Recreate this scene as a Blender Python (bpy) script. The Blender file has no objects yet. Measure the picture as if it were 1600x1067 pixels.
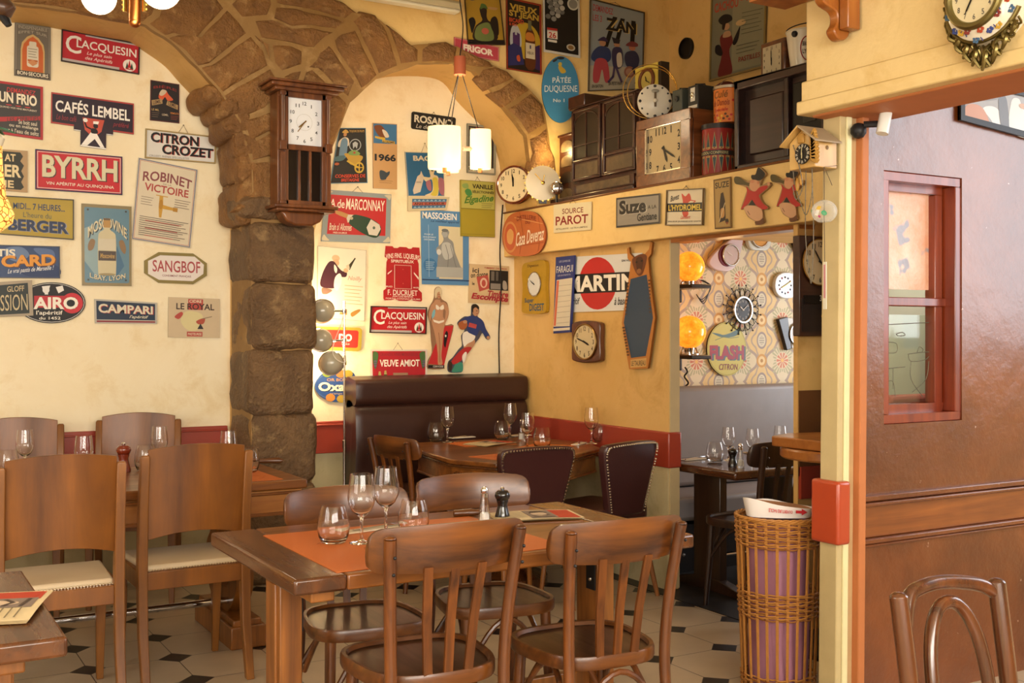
import bpy, bmesh, math, random
from mathutils import Vector as V, Matrix as MX, noise as NZ
random.seed(7)
SC = bpy.context.scene
COL = SC.collection
PI = math.pi

# ------------------------------------------------------------------ camera
FPX, CXP, HZ, EYE, YAW = 1750.0, 800.0, 520.0, 1.40, math.radians(30.2)
SY, CY = math.sin(YAW), math.cos(YAW)
cam = bpy.data.cameras.new('camera'); cam_o = bpy.data.objects.new('camera', cam); COL.objects.link(cam_o)
cam.sensor_width = 36.0; cam.lens = 36.0 * FPX / 1600.0
cam.shift_y = -(533.5 - HZ) / 1600.0
cam.clip_start = 0.05
cam_o.location = (0, 0, EYE); cam_o.rotation_euler = (PI / 2, 0, -YAW)
SC.camera = cam_o
# ------------------------------------------------------------------ world, light, exposure
SC.view_settings.view_transform = 'Standard'; SC.view_settings.look = 'None'
SC.view_settings.gamma = 1.0; SC.view_settings.use_curve_mapping = False
SC.view_settings.exposure = 0.14
W = bpy.data.worlds.new('world'); SC.world = W; W.use_nodes = True
W.node_tree.nodes['Background'].inputs[0].default_value = (0.75, 0.85, 1.0, 1)
W.node_tree.nodes['Background'].inputs[1].default_value = 0.42
def area(name, loc, tgt, sx, sy, power, col):
    l = bpy.data.lights.new(name, 'AREA'); l.shape = 'RECTANGLE'; l.size = sx; l.size_y = sy
    l.energy = power; l.color = col
    o = bpy.data.objects.new(name, l); COL.objects.link(o); o.location = loc
    o.rotation_euler = (V(tgt) - V(loc)).to_track_quat('-Z', 'Y').to_euler()
    return o
for i in range(5): area('daylight_shopfront', (-1.7 + .95 * i, -2.05, 1.9), (-1.3 + .95 * i, 6.0, 1.2), .62, 2.0, 74, (1.0, 0.95, 0.87))
for i in range(3): area('daylight_side_window', (-2.55, 1.2 + .9 * i, 1.7), (3.0, 3.3 + .9 * i, 1.3), .6, 1.5, 26, (1.0, 0.95, 0.88))
area('daylight_alcove_window', (6.35, 4.7, 1.35), (4.6, 5.3, 1.2), 1.2, 1.1, 40, (0.88, 0.94, 1.0))
area('daylight_entrance', (5.72, 1.2, 2.3), (4.2, 2.4, 1.9), 2.0, 1.9, 55, (0.95, 0.96, 1.0))
area('screen_fill_light', (4.3, 3.3, 2.15), (4.35, 3.55, 1.3), .5, .25, 7, (1.0, 0.95, 0.85))  # added fill light, brightens the pale screen behind the lower pane
def point(name, loc, power, col, r=0.05):
    l = bpy.data.lights.new(name, 'POINT'); l.energy = power; l.color = col; l.shadow_soft_size = r
    o = bpy.data.objects.new(name, l); COL.objects.link(o); o.location = loc
    return o

# ------------------------------------------------------------------ pixel -> place on a real plane
def ray(x, y):
    u = (x - CXP) / FPX; w = (HZ - y) / FPX
    return V((SY + CY * u, CY - SY * u, w))
PLANES = {'back': (1, 6.5), 'face': (1, 6.1), 'beam': (0, 3.72), 'part': (0, 3.80), 'paper': (1, 5.6),
          'upper': (0, 4.8), 'stub': (1, 3.85), 'post': (0, 3.07), 'brown': (1, 2.95), 'head': (0, 3.0), 'shelf': (0, 3.79)}
def P(x, y, plane, off=0.0):
    ax, val = PLANES[plane] if isinstance(plane, str) else plane
    r = ray(x, y); t = (val - off) / r[ax]
    return V((0, 0, EYE)) + r * t
def PZ(x, y, z):
    r = ray(x, y); t = (z - EYE) / r[2]
    return V((0, 0, EYE)) + r * t
def mpp(x, y, plane):                       # metres per vertical pixel there
    p = P(x, y, plane); return (p.x * SY + p.y * CY) / FPX
# viewer's frame of a wall: x to the right, y up, z out of the wall
def wall_rot(plane):
    ax = PLANES[plane][0] if isinstance(plane, str) else plane[0]
    if ax == 1: return MX(((1, 0, 0), (0, 0, -1), (0, 1, 0)))
    return MX(((0, 0, -1), (-1, 0, 0), (0, 1, 0)))

# ------------------------------------------------------------------ materials
def lin(c):
    if isinstance(c, str):
        c = c.lstrip('#'); c = tuple(int(c[i:i + 2], 16) / 255 for i in (0, 2, 4))
    return tuple((x / 12.92 if x <= .04045 else ((x + .055) / 1.055) ** 2.4) for x in c) + (1,)
MC = {}
def newmat(name):
    m = bpy.data.materials.new(name); m.use_nodes = True
    nt = m.node_tree; return m, nt, nt.nodes['Principled BSDF']
def mix_rgb(nt, fac, a, b):
    n = nt.nodes.new('ShaderNodeMix'); n.data_type = 'RGBA'
    for s, v in ((0, fac), (6, a), (7, b)):
        if hasattr(v, 'links'): nt.links.new(v, n.inputs[s])
        elif v is not None: n.inputs[s].default_value = v
    return n.outputs[2]
def ramp(nt, src, lo, hi):
    n = nt.nodes.new('ShaderNodeMapRange'); n.inputs[1].default_value = lo; n.inputs[2].default_value = hi
    nt.links.new(src, n.inputs[0]); return n.outputs[0]
def tex_noise(nt, scale, detail=4, vec=None, stretch=None, rough=.55, dist=0):
    n = nt.nodes.new('ShaderNodeTexNoise'); n.inputs['Scale'].default_value = scale
    n.inputs['Detail'].default_value = detail; n.inputs['Roughness'].default_value = rough
    n.inputs['Distortion'].default_value = dist
    tc = nt.nodes.new('ShaderNodeTexCoord'); mp = nt.nodes.new('ShaderNodeMapping')
    if stretch: mp.inputs['Scale'].default_value = stretch
    nt.links.new(tc.outputs['Object'], mp.inputs[0]); nt.links.new(mp.outputs[0], n.inputs['Vector'])
    return n.outputs['Fac']
def bump(nt, b, src, strength, dist=.01):
    n = nt.nodes.new('ShaderNodeBump'); n.inputs['Strength'].default_value = strength
    n.inputs['Distance'].default_value = dist
    nt.links.new(src, n.inputs['Height']); nt.links.new(n.outputs[0], b.inputs['Normal'])
def plain(c, rough=.45, metal=0.0, var=.12, scale=9, coat=0):      # paint, card, cloth: one colour with slight unevenness
    k = ('p', c, rough, metal, var, scale, coat)
    if k in MC: return MC[k]
    m, nt, b = newmat('paint_' + str(c).strip('#'))
    L = lin(c); D = tuple(x * (1 - var) for x in L[:3]) + (1,)
    f = tex_noise(nt, scale, 5)
    nt.links.new(mix_rgb(nt, f, D, L), b.inputs['Base Color'])
    b.inputs['Roughness'].default_value = rough; b.inputs['Metallic'].default_value = metal
    if not metal and not coat: b.inputs['Specular IOR Level'].default_value = .3
    b.inputs['Coat Weight'].default_value = coat; b.inputs['Coat Roughness'].default_value = .12
    MC[k] = m; return m
def wood(c1, c2, axis=0, rough=.32, scale=26, coat=.25, big=.0):
    k = ('w', c1, c2, axis, rough, scale, coat)
    if k in MC: return MC[k]
    m, nt, b = newmat('wood_' + c1.strip('#'))
    st = [1, 1, 1]; st[axis] = .07
    f = tex_noise(nt, scale, 6, stretch=st, rough=.6, dist=.6)
    g = tex_noise(nt, 3.2, 3)
    c = mix_rgb(nt, ramp(nt, f, .32, .68), lin(c1), lin(c2))
    d = mix_rgb(nt, ramp(nt, g, .35, .75), c, None)
    dn = nt.nodes.new('ShaderNodeMix'); dn.data_type = 'RGBA'; dn.blend_type = 'MULTIPLY'
    dn.inputs[0].default_value = 1; dn.inputs[7].default_value = (.72, .66, .6, 1)
    nt.links.new(c, dn.inputs[6]); nt.links.new(dn.outputs[2], d.node.inputs[7])
    nt.links.new(d, b.inputs['Base Color'])
    nt.links.new(ramp(nt, f, 1.6, -.8), b.inputs['Roughness'])
    rr = b.inputs['Roughness'].links[0].from_node; rr.inputs[1].default_value = 0; rr.inputs[2].default_value = 1
    rr.inputs[3].default_value = rough + .1; rr.inputs[4].default_value = max(.1, rough - .06)
    b.inputs['Coat Weight'].default_value = coat; b.inputs['Coat Roughness'].default_value = .18
    bump(nt, b, f, .12, .003)
    MC[k] = m; return m
def metal(c, rough=.2):
    return plain(c, rough, 1.0, .05)
def emit(c, strength, rough=.3):
    k = ('e', c, strength)
    if k in MC: return MC[k]
    m, nt, b = newmat('lit_' + c.strip('#'))
    b.inputs['Base Color'].default_value = lin(c); b.inputs['Emission Color'].default_value = lin(c)
    b.inputs['Emission Strength'].default_value = strength; b.inputs['Roughness'].default_value = rough
    MC[k] = m; return m
def make_glass():
    if 'glass' in MC: return MC['glass']
    m, nt, b = newmat('clear_glass')
    b.inputs['Base Color'].default_value = (.99, .99, .985, 1); b.inputs['Roughness'].default_value = 0.0
    b.inputs['Transmission Weight'].default_value = 1.0; b.inputs['IOR'].default_value = 1.46
    MC['glass'] = m; return m
def pane_glass(tint=(.95, .97, .95, 1)):
    k = ('pane', tint)
    if k in MC: return MC[k]
    m, nt, b = newmat('pane_glass')
    out = nt.nodes['Material Output']
    t = nt.nodes.new('ShaderNodeBsdfTransparent'); t.inputs[0].default_value = tint
    g = nt.nodes.new('ShaderNodeBsdfGlossy'); g.inputs['Roughness'].default_value = .04
    lw = nt.nodes.new('ShaderNodeLayerWeight'); pw = nt.nodes.new('ShaderNodeMath'); pw.operation = 'POWER'; pw.inputs[1].default_value = 4
    fr = nt.nodes.new('ShaderNodeMath'); fr.operation = 'MULTIPLY_ADD'; fr.inputs[1].default_value = .75; fr.inputs[2].default_value = .05
    nt.links.new(lw.outputs['Facing'], pw.inputs[0]); nt.links.new(pw.outputs[0], fr.inputs[0])
    mx = nt.nodes.new('ShaderNodeMixShader')
    nt.links.new(fr.outputs[0], mx.inputs[0]); nt.links.new(t.outputs[0], mx.inputs[1]); nt.links.new(g.outputs[0], mx.inputs[2])
    nt.links.new(mx.outputs[0], out.inputs[0]); MC[k] = m; return m
def plaster(c1, c2, c3, name='plaster', rough=.6, scale=1.6):
    k = ('pl', c1, c2, c3)
    if k in MC: return MC[k]
    m, nt, b = newmat(name)
    f = tex_noise(nt, scale, 7, rough=.62, dist=.8); g = tex_noise(nt, scale * 3.1, 6, rough=.7, dist=.4)
    c = mix_rgb(nt, ramp(nt, f, .3, .7), lin(c1), lin(c2))
    c = mix_rgb(nt, ramp(nt, g, .52, .8), c, lin(c3))
    nt.links.new(c, b.inputs['Base Color']); b.inputs['Roughness'].default_value = rough
    h = tex_noise(nt, 14, 6, rough=.6)
    bump(nt, b, h, .25, .012)
    MC[k] = m; return m
def leather(c, rough=.33):
    k = ('l', c)
    if k in MC: return MC[k]
    m, nt, b = newmat('leather_' + c.strip('#'))
    L = lin(c); f = tex_noise(nt, 7, 4)
    nt.links.new(mix_rgb(nt, f, tuple(x * .75 for x in L[:3]) + (1,), L), b.inputs['Base Color'])
    b.inputs['Roughness'].default_value = rough
    vo = nt.nodes.new('ShaderNodeTexVoronoi'); vo.inputs['Scale'].default_value = 160
    tc = nt.nodes.new('ShaderNodeTexCoord'); nt.links.new(tc.outputs['Object'], vo.inputs['Vector'])
    bump(nt, b, vo.outputs['Distance'], .12, .002)
    MC[k] = m; return m
def stone_mat(c1, c2, c3):
    m, nt, b = newmat('stone')
    f = tex_noise(nt, 3.5, 8, rough=.68, dist=.5); g = tex_noise(nt, 11, 8, rough=.7); h = tex_noise(nt, 45, 4)
    c = mix_rgb(nt, ramp(nt, f, .3, .7), lin(c1), lin(c2))
    c = mix_rgb(nt, ramp(nt, g, .55, .75), c, lin(c3))
    nt.links.new(c, b.inputs['Base Color']); b.inputs['Roughness'].default_value = .55
    a = nt.nodes.new('ShaderNodeMath'); a.operation = 'ADD'; nt.links.new(g, a.inputs[0]); nt.links.new(h, a.inputs[1])
    bump(nt, b, a.outputs[0], .75, .03)
    return m

# ------------------------------------------------------------------ mesh building
class MB:
    def __init__(s): s.bm = bmesh.new(); s.mats = []; s.x = MX.Identity(4)
    def mi(s, m):
        if m not in s.mats: s.mats.append(m)
        return s.mats.index(m)
    def v(s, p): return s.bm.verts.new(s.x @ V(p))
    def f(s, vs, m):
        try: fa = s.bm.faces.new(vs)
        except ValueError: return None
        fa.material_index = s.mi(m); return fa
    def poly(s, pts, m): return s.f([s.v(p) for p in pts], m)
    def box(s, c, d, m, rot=None, taper=1.0):
        R = rot if rot else MX.Identity(3)
        q = []
        for z in (-1, 1):
            k = taper if z < 0 else 1.0
            for a, b in ((-1, -1), (1, -1), (1, 1), (-1, 1)):
                q.append(s.v(V(c) + R @ V((a * d[0] / 2 * k, b * d[1] / 2 * k, z * d[2] / 2))))
        for ids in ((3, 2, 1, 0), (4, 5, 6, 7), (0, 1, 5, 4), (1, 2, 6, 5), (2, 3, 7, 6), (3, 0, 4, 7)):
            s.f([q[i] for i in ids], m)
    def prism(s, pts, h0, h1, m, ax='z', cap=None):      # 2D outline pushed along an axis
        def t(p, h): return {'z': (p[0], p[1], h), 'y': (p[0], h, p[1]), 'x': (h, p[0], p[1])}[ax]
        a = [s.v(t(p, h0)) for p in pts]; b = [s.v(t(p, h1)) for p in pts]; n = len(pts)
        s.f(list(reversed(a)), m); s.f(b, cap or m)
        for i in range(n): s.f([a[i], a[(i + 1) % n], b[(i + 1) % n], b[i]], m)
    def tube(s, path, r, m, n=8, closed=False, flat=1.0):
        pts = [V(p) for p in path]; N = len(pts); rings = []; up = None
        for i, p in enumerate(pts):
            if closed: t = pts[(i + 1) % N] - pts[i - 1]
            else: t = pts[min(i + 1, N - 1)] - pts[max(i - 1, 0)]
            if t.length < 1e-9: t = V((0, 0, 1))
            t.normalize()
            if up is None:
                up = V((0, 0, 1)) if abs(t.z) < .9 else V((0, 1, 0))
            a = t.cross(up)
            if a.length < 1e-6: a = t.cross(V((1, 0, 0)))
            a.normalize(); b = a.cross(t).normalized(); up = b
            rr = r[i] if isinstance(r, (list, tuple)) else r
            rings.append([s.v(p + a * (math.cos(2 * PI * k / n) * rr) + b * (math.sin(2 * PI * k / n) * rr * flat)) for k in range(n)])
        for i in range(N if closed else N - 1):
            A, B = rings[i], rings[(i + 1) % N]
            for k in range(n): s.f([A[k], A[(k + 1) % n], B[(k + 1) % n], B[k]], m)
        if not closed: s.f(list(reversed(rings[0])), m); s.f(rings[-1], m)
    def lathe(s, prof, m, n=24, c=(0, 0, 0), sx=1.0, sy=1.0, R=None):   # profile of (radius, height) about z
        R = R or MX.Identity(3); c = V(c); rings = []
        for r, z in prof:
            if r < 1e-6: rings.append([s.v(c + R @ V((0, 0, z)))])
            else: rings.append([s.v(c + R @ V((math.cos(2 * PI * k / n) * r * sx, math.sin(2 * PI * k / n) * r * sy, z))) for k in range(n)])
        for A, B in zip(rings, rings[1:]):
            for k in range(n):
                k2 = (k + 1) % n
                if len(A) == 1 and len(B) == 1: continue
                if len(A) == 1: s.f([A[0], B[k], B[k2]], m)
                elif len(B) == 1: s.f([A[k], A[k2], B[0]], m)
                else: s.f([A[k], A[k2], B[k2], B[k]], m)
    def ball(s, c, r, m, n=16, sc=(1, 1, 1), a0=-90, a1=90, R=None):
        k = n // 2
        s.lathe([(r * max(0, math.cos(math.radians(a0 + (a1 - a0) * i / k))), r * sc[2] * math.sin(math.radians(a0 + (a1 - a0) * i / k))) for i in range(k + 1)], m, n, c, sc[0], sc[1], R)
    def build(s, name, parent=None, loc=None, smooth=35, bev=0, seg=2, sub=0, rot=None):
        bmesh.ops.remove_doubles(s.bm, verts=s.bm.verts, dist=1e-6)
        bmesh.ops.recalc_face_normals(s.bm, faces=s.bm.faces)
        me = bpy.data.meshes.new(name); s.bm.to_mesh(me); s.bm.free()
        for m in s.mats: me.materials.append(m)
        if smooth: me.shade_smooth(); me.set_sharp_from_angle(angle=math.radians(smooth))
        o = bpy.data.objects.new(name, me); COL.objects.link(o)
        if parent: o.parent = parent
        if loc is not None: o.location = loc
        if rot is not None: o.rotation_euler = rot
        if bev:
            b = o.modifiers.new('bevel', 'BEVEL'); b.width = bev; b.segments = seg; b.limit_method = 'ANGLE'; b.angle_limit = math.radians(40)
        if sub:
            b = o.modifiers.new('subdivision', 'SUBSURF'); b.levels = sub; b.render_levels = sub
        return o
def tag(o, label, cat, group=None):
    o['label'] = label; o['category'] = cat
    if group: o['group'] = group
    return o
def thing(name, label, cat, loc=(0, 0, 0), rz=0, group=None, R=None):
    o = bpy.data.objects.new(name, None); COL.objects.link(o); o.empty_display_size = .05
    o.location = loc
    o.rotation_euler = R.to_euler() if R is not None else (0, 0, rz)
    return tag(o, label, cat, group)
def on_wall(name, label, cat, plane, px, py, off=0.0, group=None):   # a thing hung on a wall: local x right, y up, z out
    return thing(name, label, cat, P(px, py, plane, off), group=group, R=wall_rot(plane))
def struct(o): o['kind'] = 'structure'; return o
KIDS = {}
def dup(root, loc, rz, label, group=None, scale=None):
    def rec(o, par):
        c = o.copy(); COL.objects.link(c)
        if par: c.parent = par
        for ch in [q for q in bpy.data.objects if q.parent == o]: rec(ch, c)
        return c
    r = rec(root, None); r.location = loc; r.rotation_euler = (0, 0, rz); r['label'] = label
    if group: r['group'] = group
    if scale: r.scale = scale
    return r

# ------------------------------------------------------------------ lettering
TX = {}
def letters(txt, bold=0.0, shear=0.0):
    k = (txt, bold, shear)
    if k in TX: return TX[k]
    cu = bpy.data.curves.new('lettering', 'FONT'); cu.body = txt; cu.size = 1; cu.resolution_u = 3
    cu.offset = bold; cu.shear = shear
    o = bpy.data.objects.new('lettering', cu); COL.objects.link(o)
    dg = bpy.context.evaluated_depsgraph_get()
    me = bpy.data.meshes.new_from_object(o.evaluated_get(dg))
    vs = [(v.co.x, v.co.y) for v in me.vertices]; fs = [tuple(p.vertices) for p in me.polygons]
    bpy.data.objects.remove(o); bpy.data.curves.remove(cu); bpy.data.meshes.remove(me)
    x0 = min(v[0] for v in vs); x1 = max(v[0] for v in vs); y0 = min(v[1] for v in vs); y1 = max(v[1] for v in vs)
    vs = [((x - x0) / (x1 - x0), (y - y0) / (y1 - y0)) for x, y in vs]
    TX[k] = (vs, fs, (x1 - x0) / (y1 - y0)); return TX[k]
def put_letters(mb, txt, to3d, m, bold=.0, shear=0.0):
    vs, fs, asp = letters(txt, bold, shear)
    q = [mb.bm.verts.new(mb.x @ to3d(x, y)) for x, y in vs]
    for f in fs: mb.f([q[i] for i in f], m)
def spline(pts, n=6, closed=True):
    out = []; N = len(pts)
    for i in range(N if closed else N - 1):
        p0, p1, p2, p3 = (pts[(i + j - 1) % N] if closed else pts[min(max(i + j - 1, 0), N - 1)] for j in range(4))
        for k in range(n):
            t = k / n
            out.append(tuple(.5 * (2 * b + (c - a) * t + (2 * a - 5 * b + 4 * c - d) * t * t + (3 * b - a - 3 * c + d) * t ** 3) for a, b, c, d in zip(p0, p1, p2, p3)))
    if not closed: out.append(tuple(pts[-1]))
    return out
def rrect(u0, v0, u1, v1, r, asp=1.0, n=4):          # rounded rectangle; r in v units, asp = width/height
    ru = r / asp; o = []
    for cu, cv, a in ((u1 - ru, v0 + r, -90), (u1 - ru, v1 - r, 0), (u0 + ru, v1 - r, 90), (u0 + ru, v0 + r, 180)):
        for k in range(n + 1):
            t = math.radians(a + 90 * k / n); o.append((cu + ru * math.cos(t), cv + r * math.sin(t)))
    return o
def ell(cu, cv, ru, rv, n=28, a0=0, a1=360):
    full = abs(a1 - a0) >= 360
    return [(cu + ru * math.cos(math.radians(a0 + (a1 - a0) * k / (n if full else n - 1))), cv + rv * math.sin(math.radians(a0 + (a1 - a0) * k / (n if full else n - 1)))) for k in range(n)]
LAY = .00028
def draw_art(mb, art, to3d, rough, asp, h0):
    h = h0
    for op in art:
        h += LAY
        k, c = op[0], op[1]; m = plain(c, rough)
        if k == 'r': pts = [(op[2], op[3]), (op[4], op[3]), (op[4], op[5]), (op[2], op[5])]
        elif k == 'p': pts = op[2]
        elif k == 's': pts = spline(op[2])
        elif k == 'e': pts = ell(*op[2:6])
        elif k == 'rr': pts = rrect(op[2], op[3], op[4], op[5], op[6], asp)
        elif k == 'b':                                  # border ring: inset margin, width (in v units)
            a, w = op[2], op[3]; au, wu = a / asp, w / asp
            for r4 in ((au, a, 1 - au, a + w), (au, 1 - a - w, 1 - au, 1 - a), (au, a + w, au + wu, 1 - a - w), (1 - au - wu, a + w, 1 - au, 1 - a - w)):
                mb.poly([to3d(r4[0], r4[1], h), to3d(r4[2], r4[1], h), to3d(r4[2], r4[3], h), to3d(r4[0], r4[3], h)], m)
            continue
        elif k == 'l':                                  # stroke along points, width in v units
            p = op[2]; w = op[3] / 2
            for (a, b) in zip(p, p[1:]):
                dx, dy = (b[0] - a[0]) * asp, b[1] - a[1]; L = math.hypot(dx, dy) or 1
                nx, ny = -dy / L * w / asp, dx / L * w
                ex, ey = dx / L * w * .6 / asp, dy / L * w * .6
                mb.poly([to3d(a[0] + nx - ex, a[1] + ny - ey, h), to3d(b[0] + nx + ex, b[1] + ny + ey, h), to3d(b[0] - nx + ex, b[1] - ny + ey, h), to3d(a[0] - nx - ex, a[1] - ny - ey, h)], m)
            continue
        elif k == 't':                                  # lettering stretched into a box
            u0, v0, u1, v1 = op[3:7]; o = op[7] if len(op) > 7 else {}
            sk = o.get('sk', 0); ar = o.get('arc', 0)
            def tt(x, y, u0=u0, u1=u1, v0=v0, v1=v1, sk=sk, ar=ar, h=h):
                return to3d(u0 + (u1 - u0) * x, v1 + (v0 - v1) * y + sk * (x - .5) + ar * (2 * x - 1) ** 2, h)
            put_letters(mb, op[2], tt, m, o.get('b', .012), o.get('i', 0)); continue
        else: continue
        mb.poly([to3d(u, v, h) for u, v in pts], m)
def sign(name, label, quad, plane, base, art=(), rough=.45, t=.005, off=.006, shape=None, cat='sign', edge=None,
         frame=None, cord=None, group=None, mb_only=False):
    q = [P(x, y, plane, off) for x, y in quad]; c = sum(q, V((0, 0, 0))) / 4
    nrm = wall_rot(plane).col[2]
    asp = ((q[1] - q[0]).length + (q[2] - q[3]).length) / ((q[3] - q[0]).length + (q[2] - q[1]).length)
    def to3d(u, v, h=0.0):
        return (q[0] * (1 - u) + q[1] * u) * (1 - v) + (q[3] * (1 - u) + q[2] * u) * v - c + nrm * h
    mb = MB(); bm_ = plain(base, rough); em = plain(edge, rough) if edge else bm_
    sh = shape or [(0, 0), (1, 0), (1, 1), (0, 1)]
    a = [mb.v(to3d(u, v, 0)) for u, v in sh]; b = [mb.v(to3d(u, v, t)) for u, v in sh]
    mb.f(a, em); mb.f(b, bm_)
    for i in range(len(sh)): j = (i + 1) % len(sh); mb.f([a[i], a[j], b[j], b[i]], em)
    draw_art(mb, art, to3d, rough, asp, t)
    o = mb.build(name, loc=c, smooth=0); tag(o, label, cat, group)
    if frame:
        fc, fw = frame[:2]; fm = frame[2] if len(frame) > 2 else plain(fc, .4)
        f = MB(); H = (q[3] - q[0]).length; wv = fw / H; wu = wv / asp
        for r4 in ((0, 0, 1, wv), (0, 1 - wv, 1, 1), (0, wv, wu, 1 - wv), (1 - wu, wv, 1, 1 - wv)):
            A = [to3d(r4[0], r4[1], 0), to3d(r4[2], r4[1], 0), to3d(r4[2], r4[3], 0), to3d(r4[0], r4[3], 0)]
            B = [p + nrm * (t + .009) for p in A]
            va = [f.v(p) for p in A]; vb = [f.v(p) for p in B]
            f.f(vb, fm); f.f(va, fm)
            for i in range(4): f.f([va[i], va[(i + 1) % 4], vb[(i + 1) % 4], vb[i]], fm)
        f.build('frame', o, smooth=0)
    if cord:
        cc = MB(); m = plain(cord[3] if len(cord) > 3 else '#5a4632', .7)
        u0, u1, hv = cord[:3]
        cc.tube([to3d(u0, 0.01, t), to3d((u0 + u1) / 2, -hv, .004), to3d(u1, 0.01, t)], .0012, m, 5)
        cc.ball(to3d((u0 + u1) / 2, -hv, .004), .004, metal('#8a8070', .4), 8)
        cc.build('hanging_cord', o)
    return o
# ================================================================== THE SETTING
M_PL = plaster('#ecdab2', '#f3e6c6', '#e0c794', 'plaster_cream')
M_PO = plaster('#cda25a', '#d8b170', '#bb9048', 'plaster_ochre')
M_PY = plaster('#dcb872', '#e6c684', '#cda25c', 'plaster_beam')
M_LOW = plaster('#b3a57c', '#c2b48c', '#a09068', 'plaster_low')
M_RED = plain('#a03a26', .35, var=.18, scale=4, coat=.2)
M_CREAM = plain('#e6dcb0', .5, var=.15, scale=6)
M_ST = stone_mat('#6b4825', '#9a6c38', '#b8905a')
M_MORT = plaster('#a07c48', '#85622f', '#c4a068', 'mortar')
M_OR = plain('#c07848', .6, var=.2, scale=12)

# floor: octagonal cream tiles with black insets set at the corners
def floor_mat(pitch, ox, oy, half):
    m, nt, b = newmat('octagon_tiles')
    tc = nt.nodes.new('ShaderNodeTexCoord'); sp = nt.nodes.new('ShaderNodeSeparateXYZ'); nt.links.new(tc.outputs['Object'], sp.inputs[0])
    def mth(op, a, c=None):
        n = nt.nodes.new('ShaderNodeMath'); n.operation = op
        for i, v in ((0, a), (1, c)):
            if v is None: continue
            if hasattr(v, 'links'): nt.links.new(v, n.inputs[i])
            else: n.inputs[i].default_value = v
        return n.outputs[0]
    def fold(s, o): return mth('ABSOLUTE', mth('SUBTRACT', mth('FRACT', mth('ADD', mth('DIVIDE', mth('SUBTRACT', s, o), pitch), .5)), .5))
    fu, fv = fold(sp.outputs[0], ox), fold(sp.outputs[1], oy)
    dot = mth('LESS_THAN', mth('ADD', fu, fv), half)
    line = mth('LESS_THAN', mth('MINIMUM', fu, fv), .006)
    edge = mth('LESS_THAN', mth('ABSOLUTE', mth('SUBTRACT', mth('ADD', fu, fv), half)), .008)
    line = mth('MAXIMUM', line, edge)
    n = tex_noise(nt, 5, 5)
    base = mix_rgb(nt, n, lin('#a8957a'), lin('#c4b094'))
    c = mix_rgb(nt, line, base, lin('#4a4038')); c = mix_rgb(nt, dot, c, lin('#1b1718'))
    nt.links.new(c, b.inputs['Base Color']); b.inputs['Roughness'].default_value = .32
    bump(nt, b, line, -.3, .003)
    return m
PIT = .358
mb = MB(); mb.box((1.5, 2.6, -.05), (9.0, 9.6, .1), floor_mat(PIT, 1.175, 4.905, .2)); struct(mb.build('floor', smooth=0))
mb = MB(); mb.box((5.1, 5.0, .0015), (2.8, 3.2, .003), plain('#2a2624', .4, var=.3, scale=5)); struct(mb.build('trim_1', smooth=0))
M_CEIL = plain('#e8dcc0', .8, var=.08, scale=2)
mb = MB(); mb.box((1.5, 2.2, 3.95), (9.0, 9.0, .1), M_CEIL); struct(mb.build('ceiling', smooth=0))
mb = MB(); mb.box((.2, .5, 2.8), (5.6, 5.3, .08), M_CEIL); struct(mb.build('ceiling_light_block', smooth=0))  # unseen lower ceiling, added to keep daylight off the upper back walls
mb = MB(); mb.box((.7, 6.56, 1.95), (6.4, .12, 3.9), M_PL); struct(mb.build('wall_back', smooth=0))
mb = MB(); mb.box((-2.66, 2.2, 1.95), (.12, 9.0, 3.9), M_PL); struct(mb.build('wall_left', smooth=0))
mb = MB(); mb.box((1.5, -2.16, 1.95), (8.6, .12, 3.9), M_PL); struct(mb.build('wall_front', smooth=0))

# arched face of the back wall, 40 cm in front of it; thickness shows as the arch soffits
def fxz(px, py): p = P(px, py, 'face'); return (p.x, p.z)
LA = [fxz(*p) for p in ((26, 5), (66, 9), (110, 17), (157, 27), (200, 35), (226, 40), (255, 58), (285, 80), (307, 105), (330, 130), (352, 158), (372, 190), (386, 225), (391, 262), (392, 300))]
LA = spline(LA, 4, False)
x_m = LA[0][0] - .05
LA_L = [(2 * x_m - x, z) for x, z in reversed(LA)]
RA = spline([fxz(*p) for p in ((500, 330), (503, 290), (511, 245), (530, 200), (544.5, 161.5), (561, 142), (587, 123), (621, 106), (655, 99), (708, 100), (738, 110), (760, 140), (785, 166), (807, 189), (820, 212), (828, 240), (831, 262))], 4, False)
out = [(-2.6, 3.9), (-2.6, 0), (LA_L[0][0], 0)] + LA_L + LA + [(1.87, 0), (2.22, 0), (2.22, 1.9)] + RA + [(3.74, 2.2), (4.8, 2.2), (4.8, 3.9)]
mb = MB(); mb.prism(out, 6.1, 6.5, M_PO, 'y', cap=M_PO)
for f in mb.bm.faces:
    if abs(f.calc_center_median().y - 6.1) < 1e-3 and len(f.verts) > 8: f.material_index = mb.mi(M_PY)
struct(mb.build('wall_arches', smooth=0))

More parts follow.
